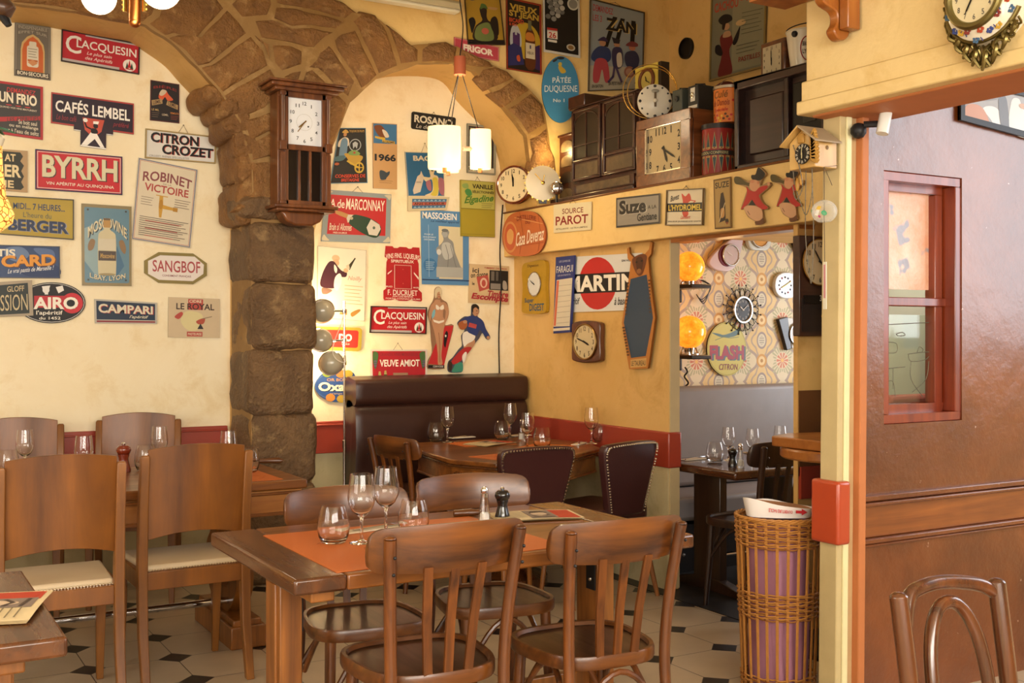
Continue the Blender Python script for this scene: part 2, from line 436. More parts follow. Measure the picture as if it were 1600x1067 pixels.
STONES = [
 [(0, -12), (0, 3), (66, 10), (110, 18), (157, 28), (200, 36), (226, 38), (240, 26), (250, -12)],
 [(244, 28), (228, 40), (255, 58), (270, 54), (304, 64), (350, 14), (330, -12), (255, -12)],
 [(272, 56), (259, 60), (285, 80), (307, 105), (324, 101), (388, 52), (372, 33), (354, 15), (306, 67)],
 [(327, 104), (310, 108), (330, 130), (344, 148), (364, 135), (418, 103), (412, 80), (391, 56)],
 [(366, 138), (347, 151), (372, 188), (413, 173), (440, 150), (437, 133), (422, 107)],
 [(416, 176), (375, 190), (386, 222), (415, 206), (470, 206), (470, 176)],
 [(416, 209), (387, 225), (391, 252), (415, 247), (490, 247), (490, 209)],
 [(392, 254), (392, 300), (360, 332), (480, 345), (500, 325), (502, 290), (508, 252), (484, 250)],
 [(375, -12), (357, 8), (375, 30), (417, 26), (423, 8), (420, -12)],
 [(424, -12), (426, 5), (459, 12), (502, 22), (540, 31), (555, 21), (535, 6), (520, 1), (500, -12)],
 [(425, 12), (423, 30), (452, 43), (486, 41), (525, 47), (540, 36), (502, 25), (459, 15)],
 [(394, 34), (404, 61), (421, 63), (453, 69), (476, 76), (489, 76), (506, 62), (522, 52), (486, 45), (452, 47), (421, 32)],
 [(422, 70), (425, 100), (437, 114), (455, 108), (470, 104), (472, 80), (453, 73)],
 [(393, 54), (403, 66), (418, 72), (419, 98), (416, 78), (405, 63)],
 [(438, 118), (442, 147), (457, 140), (466, 124), (470, 110), (455, 112)],
 [(490, 92), (476, 106), (485, 101), (503, 116), (520, 135), (543, 155), (553, 130), (537, 108), (519, 80), (510, 68), (494, 80)],
 [(460, 141), (470, 126), (475, 111), (485, 107), (501, 121), (518, 141), (541, 162), (530, 200), (514, 240), (505, 250), (492, 250), (492, 207), (474, 204), (474, 172), (442, 151)],
 [(523, 78), (541, 107), (556, 128), (563, 141), (587, 121), (569, 80), (551, 46), (530, 54), (520, 64)],
 [(555, 44), (572, 77), (590, 119), (619, 105), (611, 72), (599, 42), (585, 25), (560, 19), (545, 32)],
 [(602, 40), (615, 72), (623, 103), (652, 98), (652, 80), (640, 72), (622, 55), (606, 44)],
 [(655, 78), (655, 98), (708, 99), (712, 75), (695, 67), (668, 69)],
 [(713, 76), (711, 99), (735, 106), (770, 106), (764, 98), (740, 90)],
 [(749, 108), (739, 123), (756, 143), (772, 138), (800, 122), (790, 112), (770, 105)],
 [(774, 140), (759, 147), (785, 168), (800, 160), (825, 142), (820, 136), (802, 124)],
 [(802, 163), (788, 171), (807, 189), (822, 212), (850, 195), (846, 165), (832, 150), (827, 144)],
 [(824, 215), (828, 240), (822, 262), (830, 290), (868, 290), (864, 250), (853, 220), (850, 198)]]
def jitter(pts, seg, amp, seed):
    o = []; n = len(pts)
    for i in range(n):
        a, b = V(pts[i] + (0,)), V(pts[(i + 1) % n] + (0,)); k = max(1, int((b - a).length / seg))
        for j in range(k):
            p = a.lerp(b, j / k); w = NZ.noise_vector(p * 9 + V((seed, 0, 0)))
            o.append((p.x + w.x * amp, p.y + w.y * amp))
    return o
# pillar of rough blocks
def rough_block(mb, x0, x1, y0, y1, z0, z1, seed, amp=.016, rnd=.055, m=None):
    bm2 = bmesh.new(); bmesh.ops.create_cube(bm2, size=2); bmesh.ops.subdivide_edges(bm2, edges=bm2.edges, cuts=9, use_grid_fill=True)
    cx, cy, cz = (x0 + x1) / 2, (y0 + y1) / 2, (z0 + z1) / 2; hx, hy, hz = (x1 - x0) / 2, (y1 - y0) / 2, (z1 - z0) / 2
    mp = {}
    for v in bm2.verts:
        p = V((v.co.x * hx, v.co.y * hy, v.co.z * hz))
        q = V([max(-h + rnd, min(h - rnd, c)) for c, h in zip(p, (hx, hy, hz))])
        d = p - q
        if d.length > 1e-6: p = q + d.normalized() * min(rnd, d.length) if d.length > rnd else p
        w = V((cx, cy, cz)) + p
        nn = NZ.noise_vector(w * 5 + V((seed, 0, 0))) * amp + NZ.noise_vector(w * 16 + V((0, seed, 0))) * amp * .45
        mp[v] = mb.v(w + nn)
    for f in bm2.faces: mb.f([mp[v] for v in f.verts], m or M_ST)
    bm2.free()
mb = MB()
for si, s in enumerate(STONES):
    pts = jitter([fxz(*p) for p in s], .025, .006, si); n = len(pts)
    cx = sum(p[0] for p in pts) / n; cz = sum(p[1] for p in pts) / n
    R = sum(math.hypot(p[0] - cx, p[1] - cz) for p in pts) / n
    rings = []
    for ins, h in ((0, -.02), (0, .014), (.012, .03), (.045, .038), (.10, .04)):
        k = max(0.0, 1 - ins / R)
        if ins == .10: k = min(k, .45)
        rings.append([mb.v((cx + (p[0] - cx) * k, 6.1 - h - (.012 * NZ.noise(V((p[0] * 7, p[1] * 7, si + h * 90))) if h > .02 else 0), cz + (p[1] - cz) * k)) for p in pts])
    for A, B in zip(rings, rings[1:]):
        for i in range(n): mb.f([A[i], A[(i + 1) % n], B[(i + 1) % n], B[i]], M_ST)
    c = mb.v((cx, 6.1 - .042, cz))
    for i in range(n): mb.f([rings[-1][i], rings[-1][(i + 1) % n], c], M_ST)
# mortar bed under the stones
bed = [(0, -14), (0, 4), (110, 18), (226, 39), (255, 58), (307, 105), (336, 138), (372, 190), (391, 262), (392, 335), (500, 335), (503, 290), (511, 245), (530, 200), (544.5, 161), (587, 123), (655, 99), (708, 100), (738, 112), (785, 167), (820, 212), (826, 262), (864, 262), (856, 225), (846, 165), (820, 136), (770, 104), (712, 75), (668, 70), (640, 72), (606, 46), (585, 27), (540, 20), (500, -14)]
mb.prism(jitter([fxz(*p) for p in bed], .02, .008, 77), 6.075, 6.12, M_MORT, 'y')
for i, (px, py, hz) in enumerate(((334, 146, .06), (350, 165, .075), (366, 190, .085), (377, 217, .10), (383, 250, .12), (386, 285, .13), (386, 318, .12))):
    x, z = fxz(px, py); rough_block(mb, x - .055 + .02 * (i % 2), x + .10, 6.075, 6.49, z - hz, z + hz, 40 + i * 2.3, amp=.02, rnd=.05, m=M_ST)
struct(mb.build('trim_2', smooth=60))

M_ST2 = stone_mat('#523c27', '#876743', '#a88a5e')
mb = MB()
zs = [(2.165, 2.02, .06, -.02), (2.028, 1.672, 0, 0), (1.684, 1.30, -.01, .015), (1.312, .938, .0, 0), (.95, .552, -.005, .01), (.562, .182, .005, .01), (.194, 0, .02, .02)]
for i, (a, b, l, r) in enumerate(zs): rough_block(mb, 1.855 - l, 2.235 + r, 6.04, 6.48, b, a, i * 3.7, m=M_ST2)
mb.box((2.045, 6.27, 1.05), (.352, .38, 2.1), M_MORT)
struct(mb.build('wall_pillar', smooth=70))

# chair rail band, low wall
def band(name, c, d): mb = MB(); mb.box(c, d, M_RED); mb.box((c[0], c[1] - (.004 if d[0] > d[1] else 0), c[2] + d[2] / 2 - .022), (d[0] + (0 if d[0] > d[1] else .01), d[1] + (.01 if d[0] > d[1] else 0), .012), M_RED); return struct(mb.build(name, bev=.004))
band('trim_3', (-.4, 6.485, .763), (4.5, .03, .194))
band('trim_4', (3.0, 6.485, .763), (1.56, .03, .194))
mb = MB(); mb.box((.6, 6.495, .333), (6.3, .012, .666), M_LOW); struct(mb.build('trim_5', smooth=0))

# partition, its red band, beam and ledge over the alcove
mb = MB(); mb.box((3.832, 5.665, .98), (.064, 1.67, 1.96), M_PO); struct(mb.build('wall_partition', smooth=0))
mb = MB(); mb.box((3.832, 4.826, .96), (.062, .012, 1.9), plain('#c9b68c', .6, var=.25, scale=8)); struct(mb.build('trim_6', smooth=0))
mb = MB(); mb.box((3.825, 5.66, .763), (.09, 1.70, .194), M_RED); struct(mb.build('trim_7', bev=.008))
mb = MB(); mb.box((3.795, 5.665, .333), (.012, 1.668, .666), M_LOW); struct(mb.build('trim_8', smooth=0))
mb = MB()
mb.box((3.80, 4.95, 2.055), (.16, 3.1, .297), M_PY); mb.box((3.79, 4.95, 2.199), (.16, 3.1, .012), plain('#7a4a26', .4, var=.2))
struct(mb.build('wall_beam', bev=.006))
mb = MB(); mb.box((3.845, 4.33, 1.898), (.10, .96, .022), wood('#8a4a1c', '#c07a34', 1, .4)); struct(mb.build('trim_9', smooth=0))
mb = MB(); mb.box((5.14, 4.98, 2.10), (2.52, 3.04, .19), M_PO); struct(mb.build('ceiling_alcove', smooth=0))
mb = MB(); mb.box((4.86, 4.8, 3.05), (.12, 2.7, 1.7), M_PO); struct(mb.build('wall_upper', smooth=0))

mb = MB()
for yc, yl, zc, zl in ((.4, 5.1, .65, 1.3), (.4, 5.1, 3.65, .5), (-1.5, 1.3, 2.35, 2.1), (2.85, .2, 2.35, 2.1), (1.0, .06, 2.35, 2.1)): mb.box((5.86, yc, zc), (.1, yl, zl), M_PL)
struct(mb.build('wall_street', smooth=0))
# wallpapered alcove
def paper_mat():
    m, nt, b = newmat('patterned_wallpaper')
    tc = nt.nodes.new('ShaderNodeTexCoord'); sp = nt.nodes.new('ShaderNodeSeparateXYZ'); nt.links.new(tc.outputs['Object'], sp.inputs[0])
    def mth(op, a, c=None, d=None):
        n = nt.nodes.new('ShaderNodeMath'); n.operation = op
        for i, v in ((0, a), (1, c), (2, d)):
            if v is None: continue
            if hasattr(v, 'links'): nt.links.new(v, n.inputs[i])
            else: n.inputs[i].default_value = v
        return n.outputs[0]
    TXp, TZp = .37, .27
    def cell(ox, oz):
        u = mth('SUBTRACT', mth('FRACT', mth('ADD', mth('DIVIDE', sp.outputs[0], TXp), ox)), .5)
        v = mth('SUBTRACT', mth('FRACT', mth('ADD', mth('DIVIDE', sp.outputs[2], TZp), oz)), .5)
        u = mth('MULTIPLY', u, TXp); v = mth('MULTIPLY', v, TZp)
        r = mth('SQRT', mth('ADD', mth('MULTIPLY', u, u), mth('MULTIPLY', v, v)))
        return u, v, r, mth('ARCTAN2', v, u)
    lt = lambda a, k: mth('LESS_THAN', a, k)
    c = mix_rgb(nt, tex_noise(nt, 12, 3), lin('#d9b878'), lin('#e6cc96'))
    u, v, r, a = cell(0, 0)
    quat = mth('SUBTRACT', r, mth('MULTIPLY', mth('COSINE', mth('MULTIPLY', a, 4)), .022))
    c = mix_rgb(nt, lt(mth('ABSOLUTE', mth('SUBTRACT', quat, .128)), .011), c, lin('#ad9a8a'))
    c = mix_rgb(nt, lt(quat, .117), c, lin('#ddcfae'))
    pet = mth('COSINE', mth('MULTIPLY', a, 10))
    gre = mth('SUBTRACT', r, mth('MULTIPLY', mth('COSINE', mth('MULTIPLY', a, 4)), -.02))
    c = mix_rgb(nt, mth('MULTIPLY', lt(gre, .095), mth('GREATER_THAN', mth('COSINE', mth('MULTIPLY', a, 24)), -.2)), c, lin('#b5b08a'))
    c = mix_rgb(nt, lt(r, .056), c, lin('#e0cfae'))
    c = mix_rgb(nt, mth('MULTIPLY', lt(r, .052), mth('GREATER_THAN', pet, -.25)), c, lin('#cc8062'))
    c = mix_rgb(nt, lt(r, .012), c, lin('#e8c070'))
    u, v, r, a = cell(.5, .5)
    e = mth('SQRT', mth('ADD', mth('MULTIPLY', mth('MULTIPLY', u, u), 1.7), mth('MULTIPLY', v, v)))
    q2 = mth('SUBTRACT', e, mth('MULTIPLY', mth('COSINE', mth('MULTIPLY', a, 4)), .016))
    c = mix_rgb(nt, lt(mth('ABSOLUTE', mth('SUBTRACT', q2, .10)), .008), c, lin('#b3a08c'))
    c = mix_rgb(nt, lt(mth('ABSOLUTE', mth('SUBTRACT', e, .05)), .007), c, lin('#9d8f88'))
    c = mix_rgb(nt, lt(e, .043), c, lin('#d8ceb4'))
    c = mix_rgb(nt, mth('MULTIPLY', lt(e, .03), mth('GREATER_THAN', mth('COSINE', mth('MULTIPLY', v, 420)), 0)), c, lin('#aaa08e'))
    u, v, r, a = cell(.5, 0)
    c = mix_rgb(nt, lt(r, .045), c, lin('#cf9c54')); c = mix_rgb(nt, lt(r, .03), c, lin('#e8cd94')); c = mix_rgb(nt, lt(r, .012), c, lin('#b98a4a'))
    nt.links.new(c, b.inputs['Base Color']); b.inputs['Roughness'].default_value = .6
    return m
mb = MB(); mb.box((5.2, 5.66, 1.0), (2.7, .12, 2.02), paper_mat()); struct(mb.build('wall_alcove', smooth=0, loc=(0, 0, 0)))
mb = MB(); mb.box((6.46, 4.8, 1.0), (.12, 2.2, 2.02), M_PO); struct(mb.build('wall_right', smooth=0))
# short wall with the pendulum clock, band and brown dado
mb = MB()
mb.box((5.12, 3.864, 1.0), (2.67, .028, 2.0), M_PO); mb.box((5.12, 3.847, .93), (2.66, .01, .40), plain('#6a4424', .45, var=.25, scale=7))
mb.box((5.12, 3.843, .70), (2.66, .02, .15), M_RED)
struct(mb.build('wall_stub', smooth=0))

# door post, header and the brown wall of the entrance
M_POST = plain('#cdb988', .55, var=.3, scale=9); M_EDGE = plain('#e8dfae', .5, var=.2, scale=14)
LEAN = .012
def lean_box(mb, x0, x1, y0, y1, z0, z1, m):
    q = [mb.v((x + LEAN * z, y, z)) for z in (z0, z1) for x, y in ((x0, y0), (x1, y0), (x1, y1), (x0, y1))]
    for ids in ((3, 2, 1, 0), (4, 5, 6, 7), (0, 1, 5, 4), (1, 2, 6, 5), (2, 3, 7, 6), (3, 0, 4, 7)): mb.f([q[i] for i in ids], m)
mb = MB(); lean_box(mb, 3.055, 3.085, 2.92, 3.005, 0, 2.2, M_POST); lean_box(mb, 3.085, 3.112, 2.915, 3.0, 0, 2.2, M_EDGE); struct(mb.build('trim_10', bev=.004))
mb = MB(); lean_box(mb, 3.112, 3.145, 2.925, 3.0, 0, 2.2, plain('#cfae80', .6, var=.3, scale=9)); lean_box(mb, 3.143, 3.178, 2.895, 3.0, 0, 2.2, M_OR); struct(mb.build('trim_11', bev=.004))
mb = MB(); lean_box(mb, 3.032, 3.098, 2.892, 3.03, .632, .862, plain('#b04424', .32, var=.12, scale=5, coat=.3)); struct(mb.build('trim_12', bev=.012, seg=3))
M_HEAD = plaster('#dcc084', '#e4cb92', '#cfae6c', 'plaster_header')
mb = MB()
mb.box((3.09, 1.4, 3.09), (.16, 3.24, 1.6), M_HEAD); mb.box((3.085, 1.4, 2.26), (.20, 3.24, .12), M_HEAD)
mb.box((3.08, 1.4, 2.222), (.22, 3.26, .05), M_HEAD); mb.box((3.16, 1.4, 2.203), (.28, 3.2, .03), M_OR)
struct(mb.build('wall_header', bev=.006))
def brown_mat():
    m, nt, b = newmat('varnished_brown_paint')
    f = tex_noise(nt, 1.7, 6, rough=.6, dist=.6); g = tex_noise(nt, 30, 4)
    c = mix_rgb(nt, ramp(nt, f, .3, .7), lin('#54280f'), lin('#82451a'))
    c = mix_rgb(nt, ramp(nt, g, .72, .76), c, lin('#b09080'))
    nt.links.new(c, b.inputs['Base Color']); b.inputs['Roughness'].default_value = .3
    b.inputs['Coat Weight'].default_value = .7; b.inputs['Coat Roughness'].default_value = .22
    h = tex_noise(nt, 7, 7, rough=.6); bump(nt, b, h, .5, .02)
    return m
M_BR = brown_mat(); M_BR2 = wood('#6a3415', '#9c5a26', 0, .3, 14, .5)
w0, w1 = P(1381, 262, 'brown'), P(1503, 656, 'brown')
wt = P(1386, 266, 'brown').z; wb = P(1440, 660, 'brown').z
X0, X1 = w0.x, w1.x
mb = MB()
for x0, x1, z0, z1 in ((3.17, X0, 0, 3.3), (X1, 5.6, 0, 3.3), (X0, X1, 0, wb), (X0, X1, wt, 3.3)):
    mb.box(((x0 + x1) / 2, 3.01, (z0 + z1) / 2), (x1 - x0, .12, z1 - z0), M_BR)
struct(mb.build('wall_entrance', smooth=0))
mb = MB()
for z, h, d in ((.782, .022, .02), (.762, .014, .035), (.625, .018, .03), (.606, .012, .018)): mb.box((4.4, 2.95 - d / 2, z), (2.44, d, h), M_BR)
mb.box((4.4, 2.946, .695), (2.44, .008, .12), M_BR2)
struct(mb.build('trim_13', bev=.004))
# two-light window with a red wooden frame
M_WF = wood('#6e2412', '#93401f', 2, .3, 18, .5)
zm = P(1440, 471, 'brown').z
mb = MB()
def wframe(x0, x1, z0, z1, w, y, d):
    for a in (((x0 + x1) / 2, z1 - w / 2, x1 - x0, w), ((x0 + x1) / 2, z0 + w / 2, x1 - x0, w), (x0 + w / 2, (z0 + z1) / 2, w, z1 - z0 - 2 * w), (x1 - w / 2, (z0 + z1) / 2, w, z1 - z0 - 2 * w)):
        mb.box((a[0], y, a[1]), (a[2], d, a[3]), M_WF)
wframe(X0, X1, wb, wt, .035, 3.02, .13); wframe(X0 + .03, X1 - .04, wb + .02, wt - .02, .045, 3.035, .05)
mb.box(((X0 + X1) / 2, 3.03, zm), (X1 - X0 - .05, .06, .035), M_WF)
wf = struct(mb.build('window_1', bev=.004))
mb = MB(); mb.box(((X0 + X1) / 2, 3.045, (wb + zm) / 2), (X1 - X0 - .09, .006, zm - wb - .1), pane_glass((.9, .95, .9, 1))); mb.build('pane', wf, smooth=0)
m, nt, b = newmat('papered_glass')
f = tex_noise(nt, 5, 6, rough=.7); g = tex_noise(nt, 9, 2)
c = mix_rgb(nt, ramp(nt, f, .35, .65), lin('#e2a07c'), lin('#e8c6b0')); c = mix_rgb(nt, ramp(nt, g, .62, .66), c, lin('#9c9aa4'))
nt.links.new(c, b.inputs['Base Color']); b.inputs['Roughness'].default_value = .35; bump(nt, b, f, .6, .02)
mb = MB(); mb.box(((X0 + X1) / 2, 3.045, (wt + zm) / 2), (X1 - X0 - .09, .008, wt - zm - .1), m)
o = mb.build('papered_pane', wf, smooth=0); o['label'] = 'wrinkled pink paper behind the upper pane'
mb = MB(); mb.box((0, 0, 0), (.34, .06, .10), plain('#b85a4c', .6)); pb = P(1412, 634, (1, 3.4)); tag(mb.build('bench_back', loc=(4.03, 3.4, pb.z), bev=.02), 'pinkish red bench back seen through the lower window pane', 'bench')
mb = MB(); mb.box((4.03, 3.4, (pb.z - .05) / 2), (.05, .05, pb.z - .05), M_BR2); struct(mb.build('trim_14'))
# etched drawing on the lower pane
m_et = plain('#6d6a58', .6); mb = MB(); xw, zw = X1 - X0 - .1, zm - wb - .11; gx, gz = X0 + .05, wb + .055
for st in ([(.1, .42), (.5, .44)], [(.3, .43), (.3, .2)], [(.12, .55), (.16, .5), (.2, .44), (.2, .3), (.3, .28), (.34, .12)], [(.1, .3), (.2, .3), (.12, .1)], [(.15, .6), (.35, .6), (.35, .7), (.15, .7), (.15, .6)],
           [(.55, .58), (.9, .6), (.85, .52), (.6, .5), (.55, .58)], [(.6, .5), (.6, .3), (.8, .1)], [(.9, .5), (.85, .3), (.62, .16)], [(.35, .8), (.45, .82), (.5, .79), (.4, .78), (.35, .8)], [(.1, .9), (.9, .93)], [(.7, .6), (.74, .66), (.8, .63), (.78, .6)]):
    mb.tube([(gx + a * xw, 3.04, gz + b * zw) for a, b in spline(st, 4, False)], .0016, m_et, 4)
mb.build('etched_drawing', wf)
# pale screen added behind the window, standing in for a bright room
mb = MB(); mb.box((4.35, 3.62, 1.35), (.7, .03, 1.3), plain('#dfe2c8', .6)); struct(mb.build('pane_screen', smooth=0))
mb = MB(); mb.box((4.99 + .22, 2.93, 1.5), (.34, .06, 3.0), M_BR2); mb.box((4.99 + .04, 2.90, 1.6), (.05, .05, 2.0), M_BR2); struct(mb.build('door_1', bev=.006))
# ================================================================== FURNITURE
W_BIS = wood('#3f1f0a', '#80481a', 2, .34, 22, .3)
W_BISX = wood('#3a1c09', '#7c481b', 0, .34, 14, .3)
W_SEAT = wood('#301c0e', '#523420', 1, .33, 18, .4)
W_TBL = wood('#5c300e', '#985c22', 0, .3, 16, .35)
W_TBD = wood('#43230f', '#6a3c1a', 1, .25, 18, .5)
W_LEG = wood('#6e4016', '#a5682c', 2, .35, 20, .3)
W_DECO = wood('#62380f', '#9b6222', 2, .4, 9, .12)
W_DECOP = wood('#502b0a', '#8f561a', 2, .42, 5, .12)
W_DARK = wood('#24140d', '#3b2315', 2, .35, 20, .3)
M_PAD = plain('#d3bf9f', .5, var=.12, scale=6)
M_STUD = metal('#e0d4c0', .25)
M_BROWN = leather('#41211f'); M_BENCH = leather('#3c2118', .36); M_GREY = leather('#8e8684', .42)
M_CHROME = metal('#d8d8dc', .12); M_IRON = plain('#1d1b1c', .45)
M_GLASS = make_glass()
M_BLK = plain('#121112', .2, coat=.6); M_SALT = plain('#f2f0ea', .8, var=.03)
M_ORG = plain('#c5692e', .5, var=.06, scale=3); M_ORD = plain('#a9521f', .5)

def arc(n, f): return [f(i / n) for i in range(n + 1)]
def bistro_chair(label, loc, rz, group):
    t = thing('bistro_chair', label, 'chair', loc, rz, group)
    # seat: saddle board inside a steam-bent rim
    o = []
    for k in range(40):
        a = 2 * PI * k / 40; c, s = math.cos(a), math.sin(a); e = .62
        x = .2 * math.copysign(abs(c) ** e, c); y = .2 * math.copysign(abs(s) ** e, s)
        o.append((x * (1.0 + .10 * y / .2), y))
    mb = MB(); mb.prism([(x * .96, y * .96) for x, y in o], .437, .452, W_SEAT); mb.build('seat', t)
    mb = MB(); rings = []
    for sx, z in ((.985, .425), (1.0, .432), (1.0, .458), (.985, .465), (.93, .464), (.90, .4535)):
        rings.append([mb.v((x * sx, y * sx, z)) for x, y in o])
    for A, B in zip(rings, rings[1:]):
        for i in range(40): mb.f([A[i], A[(i + 1) % 40], B[(i + 1) % 40], B[i]], W_BISX)
    mb.f(list(reversed(rings[0])), W_BISX); mb.build('seat_rim', t, smooth=50)
    for s in (-1, 1):
        mb = MB(); mb.tube([(s * .15, .145, .43), (s * .155, .155, .25), (s * .165, .175, .0)], [.019, .018, .013], W_BIS, 12); mb.build('front_leg', t)
        mb = MB(); mb.tube(spline([(s * .185, -.26, 0), (s * .168, -.215, .25), (s * .165, -.195, .45), (s * .174, -.212, .65), (s * .188, -.25, .845)], 4, False), [.0135 + .0035 * min(1, i / 7) for i in range(17)], W_BIS, 12)
        mb.ball((s * .188, -.25, .845), .0165, W_BIS, 12, (1, 1, .5), 0, 90)
        for z, y in ((.80, -.262), (.755, -.253)): mb.ball((s * .185, y - .014, z), .005, M_IRON, 8)
        mb.build('rear_leg', t)
        mb = MB(); mb.tube(arc(10, lambda u: (s * (.158 - .03 * math.sin(PI * u)), .155 - .33 * u, .24 + .17 * math.sin(PI * u))), .0095, W_BIS, 8); mb.build('side_brace', t)
    mb = MB(); mb.tube(arc(12, lambda u: (-.15 + .3 * u, .158, .24 + .17 * math.sin(PI * u))), .0095, W_BIS, 8); mb.build('front_brace', t)
    mb = MB(); mb.tube(arc(12, lambda u: (-.16 + .32 * u, -.205, .26 + .155 * math.sin(PI * u))), .0095, W_BIS, 8); mb.build('rear_brace', t)
    # curved crest board
    mb = MB(); n = 22; R = []
    for i in range(n + 1):
        u = math.sin(PI / 2 * (-1 + 2 * i / n)); x = .228 * u; y = -.243 + .058 * u * u
        e = 1 - max(0, (abs(u) - .84) / .16) ** 2
        zt = .862 + .012 * (1 - u * u) - .034 * (1 - e ** .5 if e > 0 else 1); zb = .742 + .006 * u * u + .026 * (1 - e ** .5 if e > 0 else 1)
        zm = (zt + zb) / 2; th = .011
        lean = lambda z: -(z - .8) * .16; dz = min(.02, (zt - zb) * .3)
        R.append([mb.v((x, y + d + lean(z), z)) for d, z in ((-th * .5, zb), (-th, zb + dz), (-th, zt - dz), (-th * .5, zt), (th * .5, zt), (th, zt - dz), (th, zb + dz), (th * .5, zb))])
    for A, B in zip(R, R[1:]):
        for k in range(8): mb.f([A[k], A[(k + 1) % 8], B[(k + 1) % 8], B[k]], W_BISX)
    mb.f(list(reversed(R[0])), W_BISX); mb.f(R[-1], W_BISX); mb.build('crest_rail', t, smooth=45)
    for k in (-1, 0, 1):
        mb = MB(); a = V((k * .058, -.188, .445)); b = V((k * .078, -.24, .76)); m = a.lerp(b, .5) + V((0, .008, 0)); q = []
        for p in (a, m, b): q.append([mb.v(p + V((dx, dy, 0))) for dx, dy in ((-.0125, -.005), (.0125, -.005), (.0125, .005), (-.0125, .005))])
        for A, B in zip(q, q[1:]):
            for i in range(4): mb.f([A[i], A[(i + 1) % 4], B[(i + 1) % 4], B[i]], W_BIS)
        mb.f(q[0], W_BIS); mb.f(q[-1], W_BIS); mb.build('slat', t)
    return t
G_B = 'bentwood bistro chairs with three slats'
bc = bistro_chair('brown bistro chair with its back to us at the left front of the middle table', (1.40, 2.93, 0), math.radians(-3), G_B); bc.scale = (1.02,) * 3
def bc2(label, x, y, deg, sc=1.0): return dup(bc, (x, y, 0), math.radians(deg), label, G_B, (sc,) * 3)
bc2('brown bistro chair with worn orange slats at the right front of the middle table', 1.93, 2.87, -4, .99)
bc2('bistro chair facing us behind the tumblers on the middle table', 1.46, 3.51, 174, .98)
bc2('bistro chair facing us behind the salt shaker on the middle table', 1.965, 3.525, 172, .99)
bc2('bistro chair seen side-on at the left end of the carved octagonal table', 2.74, 5.70, -80, .955)
dk = bc2('dark bistro chair by the alcove table, behind the wicker basket', 3.93, 4.31, 4)
for o in [q for q in bpy.data.objects if q.parent == dk]:
    o.data = o.data.copy()
    for i in range(len(o.data.materials)): o.data.materials[i] = W_DARK

def deco_chair(label, loc, rz, group):
    t = thing('dining_chair', label, 'chair', loc, rz, group)
    for s in (-1, 1):
        mb = MB(); q = []
        for y, z, w, d in ((-.27, 0, .032, .034), (-.215, .22, .036, .04), (-.2, .45, .038, .045), (-.215, .7, .036, .04), (-.25, .915, .034, .034), (-.254, .925, .026, .024)):
            x = s * .205
            q.append([mb.v((x + a * w / 2, y + b * d / 2, z)) for a, b in ((-1, -1), (1, -1), (1, 1), (-1, 1))])
        for A, B in zip(q, q[1:]):
            for i in range(4): mb.f([A[i], A[(i + 1) % 4], B[(i + 1) % 4], B[i]], W_DECO)
        mb.f(q[0], W_DECO); mb.f(q[-1], W_DECO); mb.build('rear_leg', t, bev=.004)
        mb = MB(); q = []
        for y, z, w in ((.18, .44, .04), (.18, .3, .038), (.2, 0, .026)):
            q.append([mb.v((s * .2 + a * w / 2, y + b * w / 2, z)) for a, b in ((-1, -1), (1, -1), (1, 1), (-1, 1))])
        for A, B in zip(q, q[1:]):
            for i in range(4): mb.f([A[i], A[(i + 1) % 4], B[(i + 1) % 4], B[i]], W_DECO)
        mb.f(q[0], W_DECO); mb.f(q[-1], W_DECO); mb.build('front_leg', t, bev=.003)
    mb = MB()
    mb.box((0, -.2, .425), (.375, .026, .07), W_DECOP); mb.box((0, .185, .425), (.37, .026, .07), W_DECOP)
    for s in (-1, 1): mb.box((s * .2, -.005, .425), (.026, .36, .07), W_DECO)
    mb.build('seat_frame', t, bev=.003)
    mb = MB(); mb.prism([(-.19, -.185), (.19, -.185), (.205, .2), (-.205, .2)], .455, .482, M_PAD); pad = mb.build('seat_pad', t, bev=.012, seg=3)
    for y in (-.19, .203):
        mb = MB(); mb.tube([(-.185, y, .463), (.185, y, .463)], .0022, M_STUD, 6)
        for i in range(34): mb.ball((-.185 + .37 * i / 33, y, .463), .0042, M_STUD, 6)
        mb.build('stud_trim', pad)
    mb = MB(); n = 20; R = []
    for i in range(n + 1):
        u = -1 + 2 * i / n; x = .19 * u; zt = .945 + .018 * (1 - u * u); zb = .585 + .03 * (1 - u * u)
        R.append([mb.v((x, -.213 - .03 * (1 - u * u) + d - .12 * (z - .7) , z)) for d, z in ((-.009, zb), (-.009, zt), (.009, zt), (.009, zb))])
    for A, B in zip(R, R[1:]):
        for k in range(4): mb.f([A[k], A[(k + 1) % 4], B[(k + 1) % 4], B[k]], W_DECOP)
    mb.f(R[0], W_DECOP); mb.f(R[-1], W_DECOP); mb.build('back_panel', t, smooth=30, bev=.002)
    return t
G_D = 'panel-backed dining chairs at the long table'
dc = deco_chair('panel-backed dining chair with cream pad, second from left, its back to us', (1.154, 4.72, 0), math.radians(1), G_D)
dup(dc, (.635, 4.565, 0), math.radians(-1), 'panel-backed dining chair at the left front, magazine table before it', G_D)
dup(dc, (1.247, 6.09, 0), math.radians(163), 'panel-backed dining chair facing us against the wall behind the red pepper mill', G_D)
dup(dc, (.66, 6.03, 0), math.radians(170), 'panel-backed dining chair facing us, cut by the left edge of the photo', G_D)

